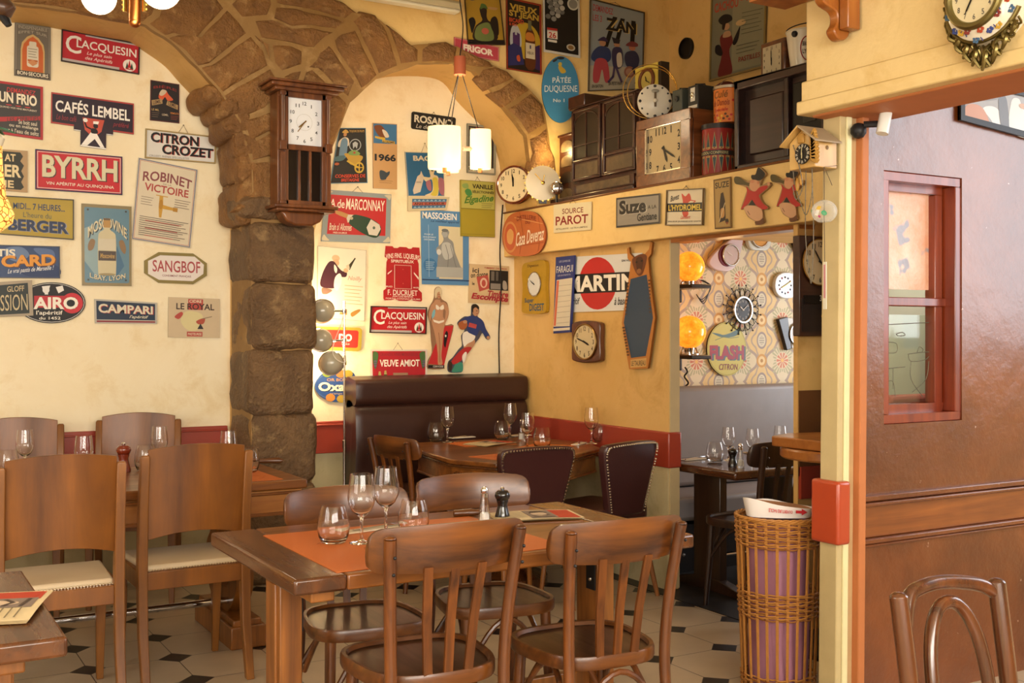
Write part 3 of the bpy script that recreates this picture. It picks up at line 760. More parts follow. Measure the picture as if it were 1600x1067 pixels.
def nail_chair(label, loc, rz, group, lean=0):
    t = thing('leather_chair', label, 'chair', loc, rz, group)
    o = [(-.13, .44), (-.18, .64), (-.208, .76), (-.205, .81), (-.17, .828), (0, .836), (.17, .828), (.205, .81), (.208, .76), (.18, .64), (.13, .44)]
    o = spline(o, 4, False)
    mb = MB(); N = len(o)
    f = [mb.v((x, -.2 - .14 * (z - .45) - .03 * (1 - (x / .22) ** 2), z)) for x, z in o]
    b = [mb.v((x, -.2 - .14 * (z - .45) + .05 - .03 * (1 - (x / .22) ** 2), z)) for x, z in o]
    mb.f(f, M_BROWN); mb.f(list(reversed(b)), M_BROWN)
    for i in range(N): mb.f([f[i], b[i], b[(i + 1) % N], f[(i + 1) % N]], M_BROWN)
    bk = mb.build('backrest', t, bev=.01)
    mb = MB(); L = 0; last = None; pts = []
    for (x, z), (x2, z2) in zip(o, o[1:]):
        d = math.hypot(x2 - x, z2 - z); k = max(1, round(d / .016))
        for i in range(k): pts.append((x + (x2 - x) * i / k, z + (z2 - z) * i / k))
    for x, z in pts:
        x *= .965; z = .44 + (z - .44) * .972
        mb.ball((x, -.203 - .14 * (z - .45) - .004 - .03 * (1 - (x / .22) ** 2), z), .0062, M_STUD, 6)
    mb.build('nailhead_trim', bk)
    mb = MB(); mb.prism(rrect(-.22, -.2, .22, .23, .05), .40, .485, M_BROWN); mb.build('seat', t, bev=.02, seg=3)
    for sx in (-1, 1):
        mb = MB(); mb.tube([(sx * .17, .18, .42), (sx * .2, .215, 0)], [.02, .012], W_LEG, 10); mb.build('front_leg', t)
        mb = MB(); mb.tube([(sx * .16, -.17, .42), (sx * .19, -.27, 0)], [.02, .012], W_LEG, 10); mb.build('rear_leg', t)
    return t
G_N = 'brown leather chairs with nailhead trim'
nc = nail_chair('brown leather chair with nailhead trim, left of the two, its back to us', (2.93, 5.0, 0), math.radians(-3), G_N)
dup(nc, (3.42, 4.98, 0), math.radians(14), 'brown leather chair with nailhead trim, right of the two, by the partition end', G_N)

# middle table: trestle table with a plank top
def trestle(name, label, x0, x1, y0, y1, h, mt, me, ml, inset=.11):
    t = thing(name, label, 'table', ((x0 + x1) / 2, (y0 + y1) / 2, 0)); cx, cy = (x0 + x1) / 2, (y0 + y1) / 2; hx, hy = (x1 - x0) / 2, (y1 - y0) / 2
    mb = MB(); mb.box((0, 0, h - .022), (2 * hx - .3, 2 * hy, .044), mt)
    top = mb.build('tabletop', t, bev=.006)
    for s in (-1, 1):
        mb = MB(); mb.box((s * (hx - .075), 0, h - .022), (.149, 2 * hy, .0445), me); mb.build('breadboard_end', t, bev=.008)
        px = s * (hx - inset)
        mb = MB(); mb.box((px, 0, h - .065), (.07, 2 * hy - .16, .045), ml); mb.build('bearer', t, bev=.005)
        lg = MB(); lg.box((px, 0, h / 2 - .02), (.07, .13, h - .13), ml); lg.box((px + s * .036, 0, h / 2 - .02), (.012, .08, h - .14), ml); lo = lg.build('leg', t, bev=.004)
        mb = MB(); mb.box((px - s * .038, -.03, h - .17), (.006, .05, .13), M_IRON); mb.box((px - s * .05, -.03, h - .092), (.05, .05, .006), M_IRON)
        for z in (-.2, -.14): mb.ball((px - s * .041, -.03, h + z), .007, M_STUD, 8)
        mb.build('iron_bracket', lo)
        mb = MB(); mb.prism([(-hy + .1, 0), (hy - .1, 0), (hy - .1, .03), (.1, .07), (-.1, .07), (-hy + .1, .03)], px - .035, px + .035, ml, 'x'); mb.build('foot', t, bev=.004)
    mb = MB(); mb.box((0, 0, .2), (2 * hx - 2 * inset - .06, .03, .07), ml); mb.build('stretcher', t, bev=.004)
    return t
trestle('trestle_table', 'brown wooden trestle table in the middle, set with orange placemat and glasses', .985, 2.33, 2.83, 3.645, .75, W_TBL, W_TBD, W_LEG)
trestle('trestle_table', 'worn wooden table corner with a magazine at the lower left', -.95, .385, 2.55, 3.33, .75, W_TBL, W_TBD, W_LEG)
# placemats
def placemat(label, x0, x1, y0, y1, z, rz=0, group=None):
    mb = MB(); hx, hy = (x1 - x0) / 2, (y1 - y0) / 2
    mb.box((0, 0, .0008), (2 * hx, 2 * hy, .0016), M_ORG)
    for cx, cy, r, a0, a1 in ((-.3 * hx, -.2 * hy, .07, 20, 200), (-.1 * hx, -.45 * hy, .09, 60, 260), (.2 * hx, .3 * hy, .08, 100, 320), (-.6 * hx, .2 * hy, .06, 0, 160), (.5 * hx, -.4 * hy, .08, -60, 120)):
        pts = [(cx + r * math.cos(math.radians(a0 + (a1 - a0) * i / 16)), cy + r * .8 * math.sin(math.radians(a0 + (a1 - a0) * i / 16)), .0019) for i in range(17)]
        mb.tube(pts, .0007, M_ORD, 4)
    o = mb.build('placemat', loc=((x0 + x1) / 2, (y0 + y1) / 2, z), smooth=0, rot=(0, 0, rz)); return tag(o, label, 'placemat', group)
placemat('orange paper placemat with curling line drawing on the middle table', 1.115, 1.86, 2.86, 3.50, .7505, group='orange paper placemats')

# long table against the wall at the left
t = thing('long_table', 'long wooden table with moulded apron and scroll pedestal along the left wall', 'table', (.75, 5.19, 0))
mb = MB(); mb.box((0, 0, .73), (1.94, .86, .04), W_TBL); mb.build('tabletop', t, bev=.008)
mb = MB(); mb.box((0, 0, .655), (1.9, .82, .11), wood('#8a5220', '#b87c3c', 0, .33, 14, .4)); mb.box((0, 0, .695), (1.93, .85, .012), W_TBL); mb.box((0, 0, .605), (1.92, .84, .016), W_TBL); mb.build('apron', t, bev=.004)
for s in (-1, 1):
    mb = MB(); mb.box((s * .74, 0, .05), (.16, .62, .10), W_LEG); mb.box((s * .74, 0, .11), (.13, .58, .03), W_LEG); mb.build('plinth', t, bev=.006)
    mb = MB()
    for q in (-1, 1):
        pr = spline([(0, .12), (q * .12, .13), (q * .24, .24), (q * .25, .38), (q * .17, .47), (q * .20, .56), (q * .24, .60), (q * .1, .6), (q * .07, .48), (q * .14, .36), (q * .12, .25), (0, .22)], 4, True)
        mb.prism(pr, s * .74 - .04, s * .74 + .04, W_DECO, 'x')
    mb.build('scroll_pedestal', t, bev=.004)
mb = MB(); mb.tube([(-.7, -.12, .18), (.7, -.12, .18)], .016, M_CHROME, 12); mb.build('foot_rail', t)
placemat('orange paper placemat at the right end of the long table', 1.1, 1.62, 4.80, 5.2, .7505, group='orange paper placemats')
placemat('orange paper placemat at the left part of the long table', .35, .85, 4.80, 5.2, .7505, group='orange paper placemats')

# octagonal carved table
t = thing('octagonal_table', 'carved octagonal wooden table before the brown banquette', 'table', (0, 0, 0))
oc = [(2.70, 5.76), (2.62, 5.14), (2.74, 4.86), (3.30, 5.0), (3.62, 5.22), (3.74, 5.55), (3.60, 6.02), (2.85, 6.02)]
cx = sum(p[0] for p in oc) / 8; cy = sum(p[1] for p in oc) / 8; t.location = (cx, cy, 0)
L = [(x - cx, y - cy) for x, y in oc]
sc_ = lambda k: [(x * k, y * k) for x, y in L]
mb = MB(); mb.prism(sc_(1), .725, .75, W_TBL); mb.prism(sc_(.985), .71, .725, W_TBD); mb.build('tabletop', t, bev=.006)
mb = MB(); mb.prism(sc_(.955), .70, .712, W_TBL); mb.prism(sc_(.94), .62, .70, W_TBL); mb.prism(sc_(.955), .612, .624, W_TBL); ap = mb.build('apron', t, bev=.003)
a = V(L[1] + (0,)) * .94; b = V(L[2] + (0,)) * .94
mb = MB()
for p, q, n in ((L[1], L[2], 6), (L[2], L[3], 11)):
    p = V(p + (0,)) * .945; q = V(q + (0,)) * .945; d = (q - p).normalized(); nn = V((d.y, -d.x, 0))
    Rm = MX((d, V((0, 0, 1)), nn)).transposed()
    for i in range(n):
        c = p.lerp(q, (i + .5) / n) + V((0, 0, .66))
        if i % 2 == 0:
            mb.tube([c + Rm @ V((.022 * math.cos(k * PI / 6), .022 * math.sin(k * PI / 6), 0)) for k in range(12)], .005, W_TBD, 6, True); mb.ball(c, .009, W_TBD, 8)
        else:
            for k in range(3): mb.tube([c + Rm @ V((-.018 + .015 * k, -.02, 0)), c + Rm @ V((.003 + .015 * k, .0, .003)), c + Rm @ V((-.018 + .015 * k, .02, 0))], .004, W_TBD, 5)
mb.build('carved_frieze', ap)
mb = MB(); mb.lathe([(.22, 0), (.22, .05), (.1, .1), (.07, .2), (.1, .35), (.12, .45), (.08, .55), (.16, .615)], W_TBD, 20); mb.build('pedestal', t)
for k, (x, y) in enumerate(((2.95, 5.1), (3.35, 5.4), (3.15, 5.78))):
    placemat(('orange placemat at the near side of the octagonal table', 'orange placemat at the right side of the octagonal table', 'orange placemat at the bench side of the octagonal table')[k], x - .17, x + .17, y - .13, y + .13, .7505, (.25, .6, 0)[k], 'orange paper placemats')

# banquette in the corner
t = thing('banquette', 'dark brown leather banquette with a padded headroll in the corner', 'bench', (3.15, 6.2, 0))
x0, x1 = -.575, .63
mb = MB(); mb.box(((x0 + x1) / 2, 0, .15), (x1 - x0, .46, .30), M_BENCH); mb.build('base', t, bev=.01)
mb = MB(); mb.box(((x0 + x1) / 2, -.01, .39), (x1 - x0, .5, .17), M_BENCH); mb.build('seat', t, bev=.04, seg=4)
def cush(mb, prof, x0, x1, m):
    n = len(prof); xs = [x0, x0 + .012, x0 + .05, x1 - .05, x1 - .012, x1]; ks = [.90, .97, 1, 1, .97, .90]
    cy_ = sum(p[0] for p in prof) / n; cz_ = sum(p[1] for p in prof) / n; R = []
    for x, k in zip(xs, ks): R.append([mb.v((x, cy_ + (p[0] - cy_) * k, cz_ + (p[1] - cz_) * (1 - (1 - k) * .25))) for p in prof])
    for A, B in zip(R, R[1:]):
        for i in range(n): mb.f([A[i], A[(i + 1) % n], B[(i + 1) % n], B[i]], m)
    mb.f(list(reversed(R[0])), m); mb.f(R[-1], m)
mb = MB(); cush(mb, spline([(.26, .45), (.12, .46), (.09, .6), (.08, .8), (.11, .955), (.26, .96)], 4), x0, x1, M_BENCH); mb.build('backrest', t, smooth=60)
mb = MB(); cush(mb, spline([(.26, .955), (.14, .955), (.088, .975), (.08, 1.04), (.088, 1.105), (.14, 1.122), (.26, 1.122)], 4), x0, x1, M_BENCH); mb.build('headroll', t, smooth=60)

# bench, table in the alcove
t = thing('alcove_bench', 'grey leather bench with a tall plain back under the patterned wallpaper', 'bench', (5.0, 5.35, 0))
mb = MB(); mb.box((0, 0, .14), (2.2, .42, .28), M_IRON); mb.build('base', t)
mb = MB(); mb.box((0, -.01, .37), (2.2, .46, .14), M_GREY); mb.build('seat', t, bev=.03, seg=3)
mb = MB(); mb.box((0, .17, .755), (2.2, .12, .62), M_GREY); mb.build('backrest', t, bev=.03, seg=3)
W_ALC = wood('#3a1f10', '#5e3519', 1, .22, 18, .5)
t = thing('alcove_table', 'dark wooden pedestal table set with glasses in the alcove', 'table', (4.25, 4.74, 0))
mb = MB(); mb.box((0.02, 0, .66), (.76, .68, .045), W_ALC); mb.build('tabletop', t, bev=.012)
for s in (-1, 1):
    mb = MB(); mb.box((s * .24, 0, .34), (.05, .22, .60), W_DARK); mb.build('leg', t, bev=.005)
    mb = MB(); mb.prism([(-.28, 0), (.28, 0), (.28, .03), (.1, .07), (-.1, .07), (-.28, .03)], s * .24 - .03, s * .24 + .03, W_DARK, 'x'); mb.build('foot', t, bev=.004)
mb = MB(); mb.tube([(-.22, 0, .18), (.22, 0, .18)], .012, M_CHROME, 10); mb.build('foot_rail', t)
# round tables by the short wall
W_RND = wood('#9a5a24', '#bd7a38', 0, .3, 12, .4)
t = thing('round_table', 'round honey-coloured bar table behind the door post', 'table', (3.72, 3.52, 0))
mb = MB(); mb.lathe([(0, .852), (.255, .852), (.262, .86), (.262, .89), (.255, .898), (0, .898)], W_RND, 48); mb.build('tabletop', t)
mb = MB(); mb.lathe([(.2, 0), (.2, .02), (.04, .05), (.025, .1), (.025, .852)], M_IRON, 20); mb.build('pedestal', t)
o = MB(); o.prism([(-.25, -.1), (-.26, .2), (-.1, .27), (.24, .2), (.24, -.1), (.05, -.17)], 0, .045, W_RND)
tag(o.build('serving_board', loc=(3.74, 3.5, .9), bev=.006), 'thick honey-coloured wooden board lying on the round bar table', 'board')
# bent arch-back chair at the lower right
t = thing('arch_back_chair', 'dark bentwood chair with a double-arched back at the lower right corner', 'chair', (2.0, 1.36, 0), math.radians(177))
W_BB = wood('#3a1d0f', '#6a3a1c', 2, .2, 20, .8)
for s in (-1, 1):
    mb = MB(); mb.tube(spline([(s * .185, -.25, 0), (s * .165, -.2, .25), (s * .155, -.19, .45), (s * .146, -.205, .62), (s * .147, -.24, .85)], 4, False), .0195, W_BB, 16); mb.ball((s * .147, -.24, .85), .0195, W_BB, 16, (1, 1, .6), 0, 90); mb.build('rear_leg', t)
    mb = MB(); mb.tube([(s * .16, .16, .43), (s * .17, .18, 0)], [.018, .013], W_BB, 12); mb.build('front_leg', t)
mb = MB(); mb.tube(spline([(-.147, -.236, .825), (-.10, -.25, .85), (0, -.258, .864), (.08, -.25, .86), (.115, -.245, .84), (.146, -.225, .77)], 6, False), .0155, W_BB, 14); mb.build('top_rail', t)
mb = MB(); mb.tube(spline([(-.085, -.185, .455), (-.085, -.2, .6), (-.072, -.225, .74), (-.03, -.242, .815), (.03, -.242, .815), (.072, -.225, .74), (.085, -.2, .6), (.085, -.185, .455)], 6, False), .0145, W_BB, 14); mb.build('inner_arch', t)
mb = MB(); mb.lathe([(0, .43), (.2, .43), (.208, .44), (.208, .455), (.2, .465), (0, .462)], W_SEAT, 36); mb.build('seat', t)

# ================================================================== TABLEWARE
def wine_glass(label, loc, group, sc=1.0):
    t = thing('wine_glass', label, 'glass', loc, 0, group)
    mb = MB()
    o = [(.0001, .0), (.035, .0), (.0355, .0012), (.03, .003), (.012, .006), (.005, .012), (.0042, .03), (.0042, .062), (.006, .074), (.015, .081), (.028, .093), (.0375, .113), (.0405, .128), (.040, .142), (.0365, .172), (.033, .2)]
    i = [(.032, .2), (.0355, .172), (.039, .142), (.0395, .128), (.0365, .114), (.027, .0945), (.014, .083), (.0001, .079)]
    mb.lathe([(r * sc, z * sc) for r, z in o + i], M_GLASS, 36); mb.build('bowl_and_stem', t, smooth=70)
    return t
def tumbler(label, loc, group, sc=1.0):
    t = thing('tumbler', label, 'glass', loc, 0, group); mb = MB()
    o = [(.0001, 0), (.024, 0), (.031, .003), (.038, .017), (.041, .036), (.0395, .058), (.034, .082), (.030, .094)]
    i = [(.0292, .094), (.033, .082), (.0384, .058), (.0395, .036), (.036, .019), (.028, .009), (.0001, .008)]
    mb.lathe([(r * sc, z * sc) for r, z in o + i], M_GLASS, 36); mb.build('bowl', t, smooth=70); return t
def on(px, py, z): p = PZ(px, py, z); return (p.x, p.y, z)
GW, GT = 'stemmed wine glasses on the tables', 'rounded tumblers on the tables'
wg = wine_glass('wine glass left of the pair standing on the middle table', on(565, 848, .7525), GW, 1.06)
def w2(label, px, py, z, sc=1.06): dup(wg, on(px, py, z), random.random() * 6, label, GW, (sc / 1.06,) * 3)
w2('wine glass right of the pair standing on the middle table', 603, 832, .7525)
w2('wine glass at the bench side of the octagonal table, left', 699, 691, .7525)
w2('wine glass at the back of the octagonal table beside the banquette corner', 797, 683, .7505)
w2('wine glass on the octagonal table just above the left leather chair', 824, 700, .7505, 1.0)
w2('wine glass on the octagonal table between the two leather chairs', 924, 693, .7505)
w2('wine glass at the far left of the long table', 39, 739, .7505, 1.0)
w2('wine glass in front of the panel-backed chair by the wall', 249, 731, .7505, 1.0)
w2('wine glass at the right end of the long table, before the stone pillar', 357, 741, .7505, 1.0)
w2('wine glass behind the left front panel-backed chair', 131, 752, .7505, 1.0)
w2('wine glass in the alcove, left, before the grey bench', 1138, 719, .6835, .93)
w2('wine glass in the alcove, middle, before the grey bench', 1176, 722, .6835, .93)
w2('wine glass in the alcove half hidden behind the wooden board', 1219, 716, .6835, .93)
tb = tumbler('tumbler at the left front of the middle table', on(521, 848, .7525), GT, 1.22)
def t2(label, px, py, z, sc=1.04): dup(tb, on(px, py, z), random.random() * 6, label, GT, (sc / 1.04,) * 3)
t2('tumbler right of the wine glasses on the middle table', 646, 836, .7525, 1.04)
t2('tumbler beside the left wine glass of the octagonal table', 681, 690, .7505, 1.05)
t2('tumbler at the middle of the octagonal table', 784, 687, .7505, 1.05)
t2('tumbler on the octagonal table above the left leather chair', 847, 700, .7505, 1.05)
t2('tumbler on the octagonal table right of the last wine glass', 939, 691, .7505, 1.05)
t2('tumbler at the far left of the long table', 12, 742, .7505, 1.05)
t2('tumbler beside the red pepper mill on the long table', 228, 735, .7505, 1.1)
t2('tumbler at the right end of the long table beside the placemat', 388, 738, .7505, 1.05)
t2('tumbler on the alcove table', 1117, 722, .6835, 1.02)

def salt_shaker(label, loc, sc=1.0):
    t = thing('salt_shaker', label, 'shaker', loc); mb = MB()
    mb.lathe([(r * sc, z * sc) for r, z in [(.0001, 0), (.0215, 0), (.022, .004), (.0185, .04), (.0135, .085), (.0115, .096), (.0105, .096), (.012, .083), (.016, .045), (.0185, .008), (.0001, .006)]], M_GLASS, 12); mb.build('glass_body', t, smooth=20)
    mb = MB(); mb.lathe([(r * sc, z * sc) for r, z in [(.0001, .0065), (.0175, .0085), (.0155, .036), (.012, .042), (.0001, .043)]], M_SALT, 16); mb.build('salt', t)
    mb = MB(); mb.lathe([(r * sc, z * sc) for r, z in [(.0125, .094), (.0125, .106), (.011, .108), (.0125, .113), (.0125, .12), (.008, .128), (.0001, .13)]], M_CHROME, 20); mb.build('cap', t); return t
def pepper_mill(label, loc, m, sc=1.0):
    t = thing('pepper_mill', label, 'pepper mill', loc); mb = MB()
    mb.lathe([(r * sc, z * sc) for r, z in [(.0001, 0), (.0265, 0), (.027, .008), (.023, .022), (.018, .04), (.017, .05), (.021, .062), (.021, .066)]], m, 24); mb.build('body', t, smooth=50)
    mb = MB(); mb.lathe([(r * sc, z * sc) for r, z in [(.019, .066), (.024, .07), (.0275, .08), (.026, .09), (.018, .098), (.0001, .1)]], m, 24); mb.build('head', t, smooth=50)
    mb = MB(); mb.lathe([(r * sc, z * sc) for r, z in [(.004, .098), (.007, .102), (.008, .106), (.005, .11), (.0001, .111)]], M_CHROME, 14); mb.build('knob', t); return t
salt_shaker('glass salt shaker with metal cap on the middle table', on(757, 820, .7505))
pepper_mill('black pepper mill on the middle table beside the salt shaker', on(785, 810, .7505), M_BLK)
pepper_mill('red wooden pepper mill on the long table', on(193, 737, .7505), plain('#7c2a14', .25, coat=.6), 1.25)
pepper_mill('black pepper mill on the alcove table', on(1145, 729, .6835), M_BLK, .98)
salt_shaker('glass salt shaker on the alcove table', on(1157, 730, .6835), .98)
salt_shaker('salt shaker behind the glasses on the octagonal table', on(815, 688, .7505), 1.0)

# paper, cutlery, boards
def magazine(name, label, loc, rz, w, d, spread=True, cat='magazine'):
    t = thing(name, label, cat, loc, rz)
    mb = MB(); pap = plain('#e3cfa4', .6, var=.1); n = 8
    for k in range(3):
        z = .002 + .0025 * k; R = []
        for i in range(n + 1):
            u = -1 + 2 * i / n; h = z + .006 * (1 - u * u) * .6
            R.append([mb.v((u * w / 2 + .003 * k, y * d / 2 - .002 * k, h)) for y in (-1, 1)])
        for A, B in zip(R, R[1:]): mb.f([A[0], A[1], B[1], B[0]], pap)
    def T(u, v, h=0): x = (u - .5) * 2; return V((x * w / 2 + .006, (.5 - v) * d - .004, .0075 + .0036 * (1 - x * x) + h))
    draw_art(mb, [('r', '#c23a22', .66, .06, .96, .94), ('r', '#8a7a70', .38, .08, .7, .92), ('e', '#d8c0a4', .53, .48, .09, .28), ('p', '#3a2c28', [(.42, .4), (.48, .18), (.6, .2), (.65, .4), (.58, .34), (.46, .38)]), ('l', '#4a3a34', [(.44, .62), (.54, .7), (.64, .6)], .05), ('l', '#4a3a34', [(.42, .8), (.66, .84)], .04)] +
             [('l', '#8a7a5c', [(.05, .12 + .09 * i), (.34, .12 + .09 * i)], .018) for i in range(9)], T, .5, w / d, 0)
    mb.build('pages', t, smooth=40)
    return t
t = magazine('menu', 'folded illustrated menu on a brown clipboard on the middle table', on(835, 808, .7505), math.radians(-15), .30, .19, cat='menu')
mb = MB(); mb.box((-.08, -.035, .0005), (.44, .17, .002), W_TBL); mb.build('clipboard', t)
magazine('magazine', 'red and cream magazine lying on the lower left table', (.262, 2.88, .7505), math.radians(72), .30, .22)
magazine('menu', 'illustrated menu lying on the octagonal table', on(765, 694, .7505), math.radians(20), .27, .19, cat='menu')
def cutlery(name, label, loc, rz, L, kind, group=None):
    t = thing(name, label, 'cutlery', loc, rz, group); mb = MB(); w = .006
    mb.tube([(-L / 2, 0, .003), (-L * .1, 0, .004), (L * .2, 0, .005)], [.005, .0035, .003], M_CHROME, 8, flat=.5); mb.build('handle', t)
    mb = MB()
    if kind == 'knife': mb.prism([(L * .18, -.006), (L * .5, -.007), (L * .53, .0), (L * .5, .006), (L * .18, .005)], .003, .005, M_CHROME)
    else:
        mb.prism([(L * .18, -.003), (L * .28, -.011), (L * .36, -.011), (L * .36, .011), (L * .28, .011), (L * .18, .003)], .004, .0055, M_CHROME)
        for k in range(4): mb.box((L * .44, -.009 + .006 * k, .005), (L * .18, .0025, .0015), M_CHROME)
    mb.build('blade' if kind == 'knife' else 'tines', t); return t
def napkin(label, loc, rz, w, d, m, group): 
    mb = MB(); mb.box((0, 0, .003), (w, d, .006), m); return tag(mb.build('napkin', loc=loc, rot=(0, 0, rz), bev=.002), label, 'napkin', group)
M_NAP = plain('#c9b79a', .8, var=.1); GN, GC = 'folded napkins', 'forks and knives on napkins'
napkin('beige folded napkin behind the glasses of the middle table', on(580, 828, .7525), math.radians(10), .25, .05, M_NAP, GN)
p = on(580, 828, .7525); cutlery('fork', 'steel fork lying on the beige napkin of the middle table', (p[0] + .02, p[1], .759), math.radians(14), .19, 'fork', GC)
p = on(575, 856, .7525); cutlery('knife', 'steel knife tip beside the front left chair back', (p[0] + .1, p[1], .7525), math.radians(20), .2, 'knife', GC)
for i, (px, py, a, z) in enumerate(((722, 684, 5, .7525), (810, 681, 0, .7505), (905, 694, 40, .7505), (1085, 718, 3, .6835), (1180, 707, 0, .6835))):
    w = ('at the left of the octagonal table', 'at the back of the octagonal table', 'between the leather chairs', 'at the left end of the alcove table', 'at the back of the alcove table')[i]
    q = on(px, py, z); napkin('pale folded napkin ' + w, q, math.radians(a), .17, .05, plain('#d9cdb8', .8), GN)
    cutlery('fork', 'steel fork on the napkin ' + w, (q[0], q[1], z + .0065), math.radians(a + 14), .18, 'fork', GC)
t = thing('serving_paddle', 'small round-handled wooden paddle lying at the right end of the long table', 'board', on(404, 724, .7505), math.radians(-25))
mb = MB(); mb.lathe([(0, 0), (.07, 0), (.072, .012), (0, .014)], W_RND, 24, (-.13, 0, 0)); mb.build('blade', t)
mb = MB(); mb.tube([(-.07, 0, .011), (.02, 0, .012), (.1, 0, .013), (.12, 0, .013)], [.01, .012, .016, .008], W_BISX, 12); mb.build('handle', t)
t = thing('serving_paddle', 'small wooden paddle beneath the salt shaker on the middle table', 'board', on(735, 806, .7505), math.radians(-15))
mb = MB(); mb.tube([(-.06, 0, .011), (.0, 0, .012), (.05, 0, .012)], [.012, .014, .008], W_BISX, 12); mb.build('handle', t)

# wicker basket with a paper sack
t = thing('wicker_basket', 'tall round wicker basket holding bags, left of the door post', 'basket', (3.125, 3.285, 0))
M_WK = plain('#bd8240', .4, var=.35, scale=30); M_WK2 = plain('#9a6230', .45, var=.3, scale=40)
Rb = lambda z: .138 + .026 * z / .68
for i in range(24):
    a = 2 * PI * i / 24
    mb = MB()
    for da in (-.016, .016): mb.tube([(Rb(z) * math.cos(a + da), Rb(z) * math.sin(a + da), z) for z in (.01, .2, .4, .68)], .0036, M_WK, 6)
    mb.build('stake', t)
def weave(name, z0, z1):
    mb = MB(); k = 0; z = z0
    while z < z1:
        pts = []
        for i in range(96):
            a = 2 * PI * i / 96; s = 1 if ((i // 4) + k) % 2 == 0 else -1
            pts.append(((Rb(z) + .0045 * s) * math.cos(a), (Rb(z) + .0045 * s) * math.sin(a), z + .0012 * math.sin(i * 1.7 + k)))
        mb.tube(pts, .0034, M_WK if k % 3 else M_WK2, 5, True); z += .0088; k += 1
    mb.build(name, t)
weave('woven_base', .01, .08); weave('woven_band', .30, .40); weave('woven_collar', .575, .675)
mb = MB()
for q in (0, 1, 2): mb.tube([((Rb(.68) + .005 * math.cos(i * .9 + q * 2.1)) * math.cos(2 * PI * i / 84), (Rb(.68) + .005 * math.cos(i * .9 + q * 2.1)) * math.sin(2 * PI * i / 84), .682 + .005 * math.sin(i * .9 + q * 2.1)) for i in range(84)], .0045, M_WK, 6, True)
mb.build('braided_rim', t)
mb = MB(); mb.lathe([(0, .005), (.138, .005), (.138, .012), (0, .012)], M_WK2, 30); mb.build('floor', t)
M_BAG = plain('#b27a92', .6, var=.35, scale=9)
def crumple(mb, z0, z1, r, m, seed, n=40, k=14, top=None):
    R = []
    for j in range(k + 1):
        z = z0 + (z1 - z0) * j / k; ring = []
        for i in range(n):
            a = 2 * PI * i / n; w = NZ.noise(V((math.cos(a) * 2.2, math.sin(a) * 2.2, z * 7 + seed)))
            rr = r * (1 + .10 * w + .05 * NZ.noise(V((math.cos(a) * 7, math.sin(a) * 7, z * 3 + seed))))
            ring.append(mb.v((rr * math.cos(a), rr * math.sin(a), z)))
        R.append(ring)
    for A, B in zip(R, R[1:]):
        for i in range(n): mb.f([A[i], A[(i + 1) % n], B[(i + 1) % n], B[i]], m)
    mb.f(list(reversed(R[0])), m); mb.f(R[-1], m)
mb = MB(); crumple(mb, .02, .665, .115, M_BAG, 2)
tag(mb.build('mesh_sack', loc=(3.125, 3.285, 0), smooth=60), 'pink sack standing inside the wicker basket', 'sack')
t = thing('paper_bag', 'white paper bag with red print lying open on top of the wicker basket', 'bag', (3.115, 3.27, .685), math.radians(-30))
M_PAP = plain('#e9e2dc', .6, var=.08)
mb = MB(); lp = spline([(-.12, -.05), (0, -.085), (.11, -.07), (.13, .02), (.08, .08), (-.03, .07), (-.11, .06), (-.14, .01)], 5)
A = [mb.v((x * .9, y * .9, .0)) for x, y in lp]; B = [mb.v((x, y, .05 - .12 * x + .02 * NZ.noise(V((x * 9, y * 9, 1))))) for x, y in lp]; n = len(lp)
C_ = [mb.v((x * .95, y * .95, .044 - .12 * x)) for x, y in lp]; D = [mb.v((x * .6, y * .6, .008)) for x, y in lp]
for i in range(n):
    j = (i + 1) % n
    mb.f([A[i], A[j], B[j], B[i]], M_PAP); mb.f([B[i], B[j], C_[j], C_[i]], M_PAP); mb.f([C_[i], C_[j], D[j], D[i]], plain('#9a6a44', .6))
mb.f(D, plain('#a87a90', .6))
def T(u, v, h=0): return V((-.06 + .15 * u, -.0755 - .013 * math.sin(PI * u) - h - .007, (.05 - .12 * (-.06 + .15 * u)) * (1 - .85 * v)))
put_letters(mb, 'OUVERTURE FACILE', lambda x, y: T(.0 + .6 * (1 - x), .35 + .3 * y), plain('#c8323a', .5), .02)
mb.poly([T(.68, .3), T(.84, .3), T(.84, .1), T(1.0, .45), T(.84, .8), T(.84, .6), T(.68, .6)], plain('#c8323a', .5))
mb.build('folded_sheet', t, smooth=50)
# ================================================================== SIGNS ON THE WALLS
GS = 'old advertising signs on the walls'
K, Wt, Rd = '#15120f', '#f1ebdc', '#b8282c'
def T_(c, s, u0, v0, u1, v1, **k): return ('t', c, s, u0, v0, u1, v1, k)
def lines(c, n, u0, u1, v0, dv, w, cen=False):
    o = []
    for i in range(n):
        d = .06 * ((i * 7) % 5) / 5 * (u1 - u0) * 4
        o.append(('l', c, [(u0 + (d / 2 if cen else 0), v0 + dv * i), (u1 - (d / 2 if cen else d), v0 + dv * i)], w))
    return o
def oct_(cu, cv): return [(cu, 0), (1 - cu, 0), (1, cv), (1, 1 - cv), (1 - cu, 1), (cu, 1), (0, 1 - cv), (0, cv)]
NAIL = ('e', '#2a241e', .5, .03, .012, .012)

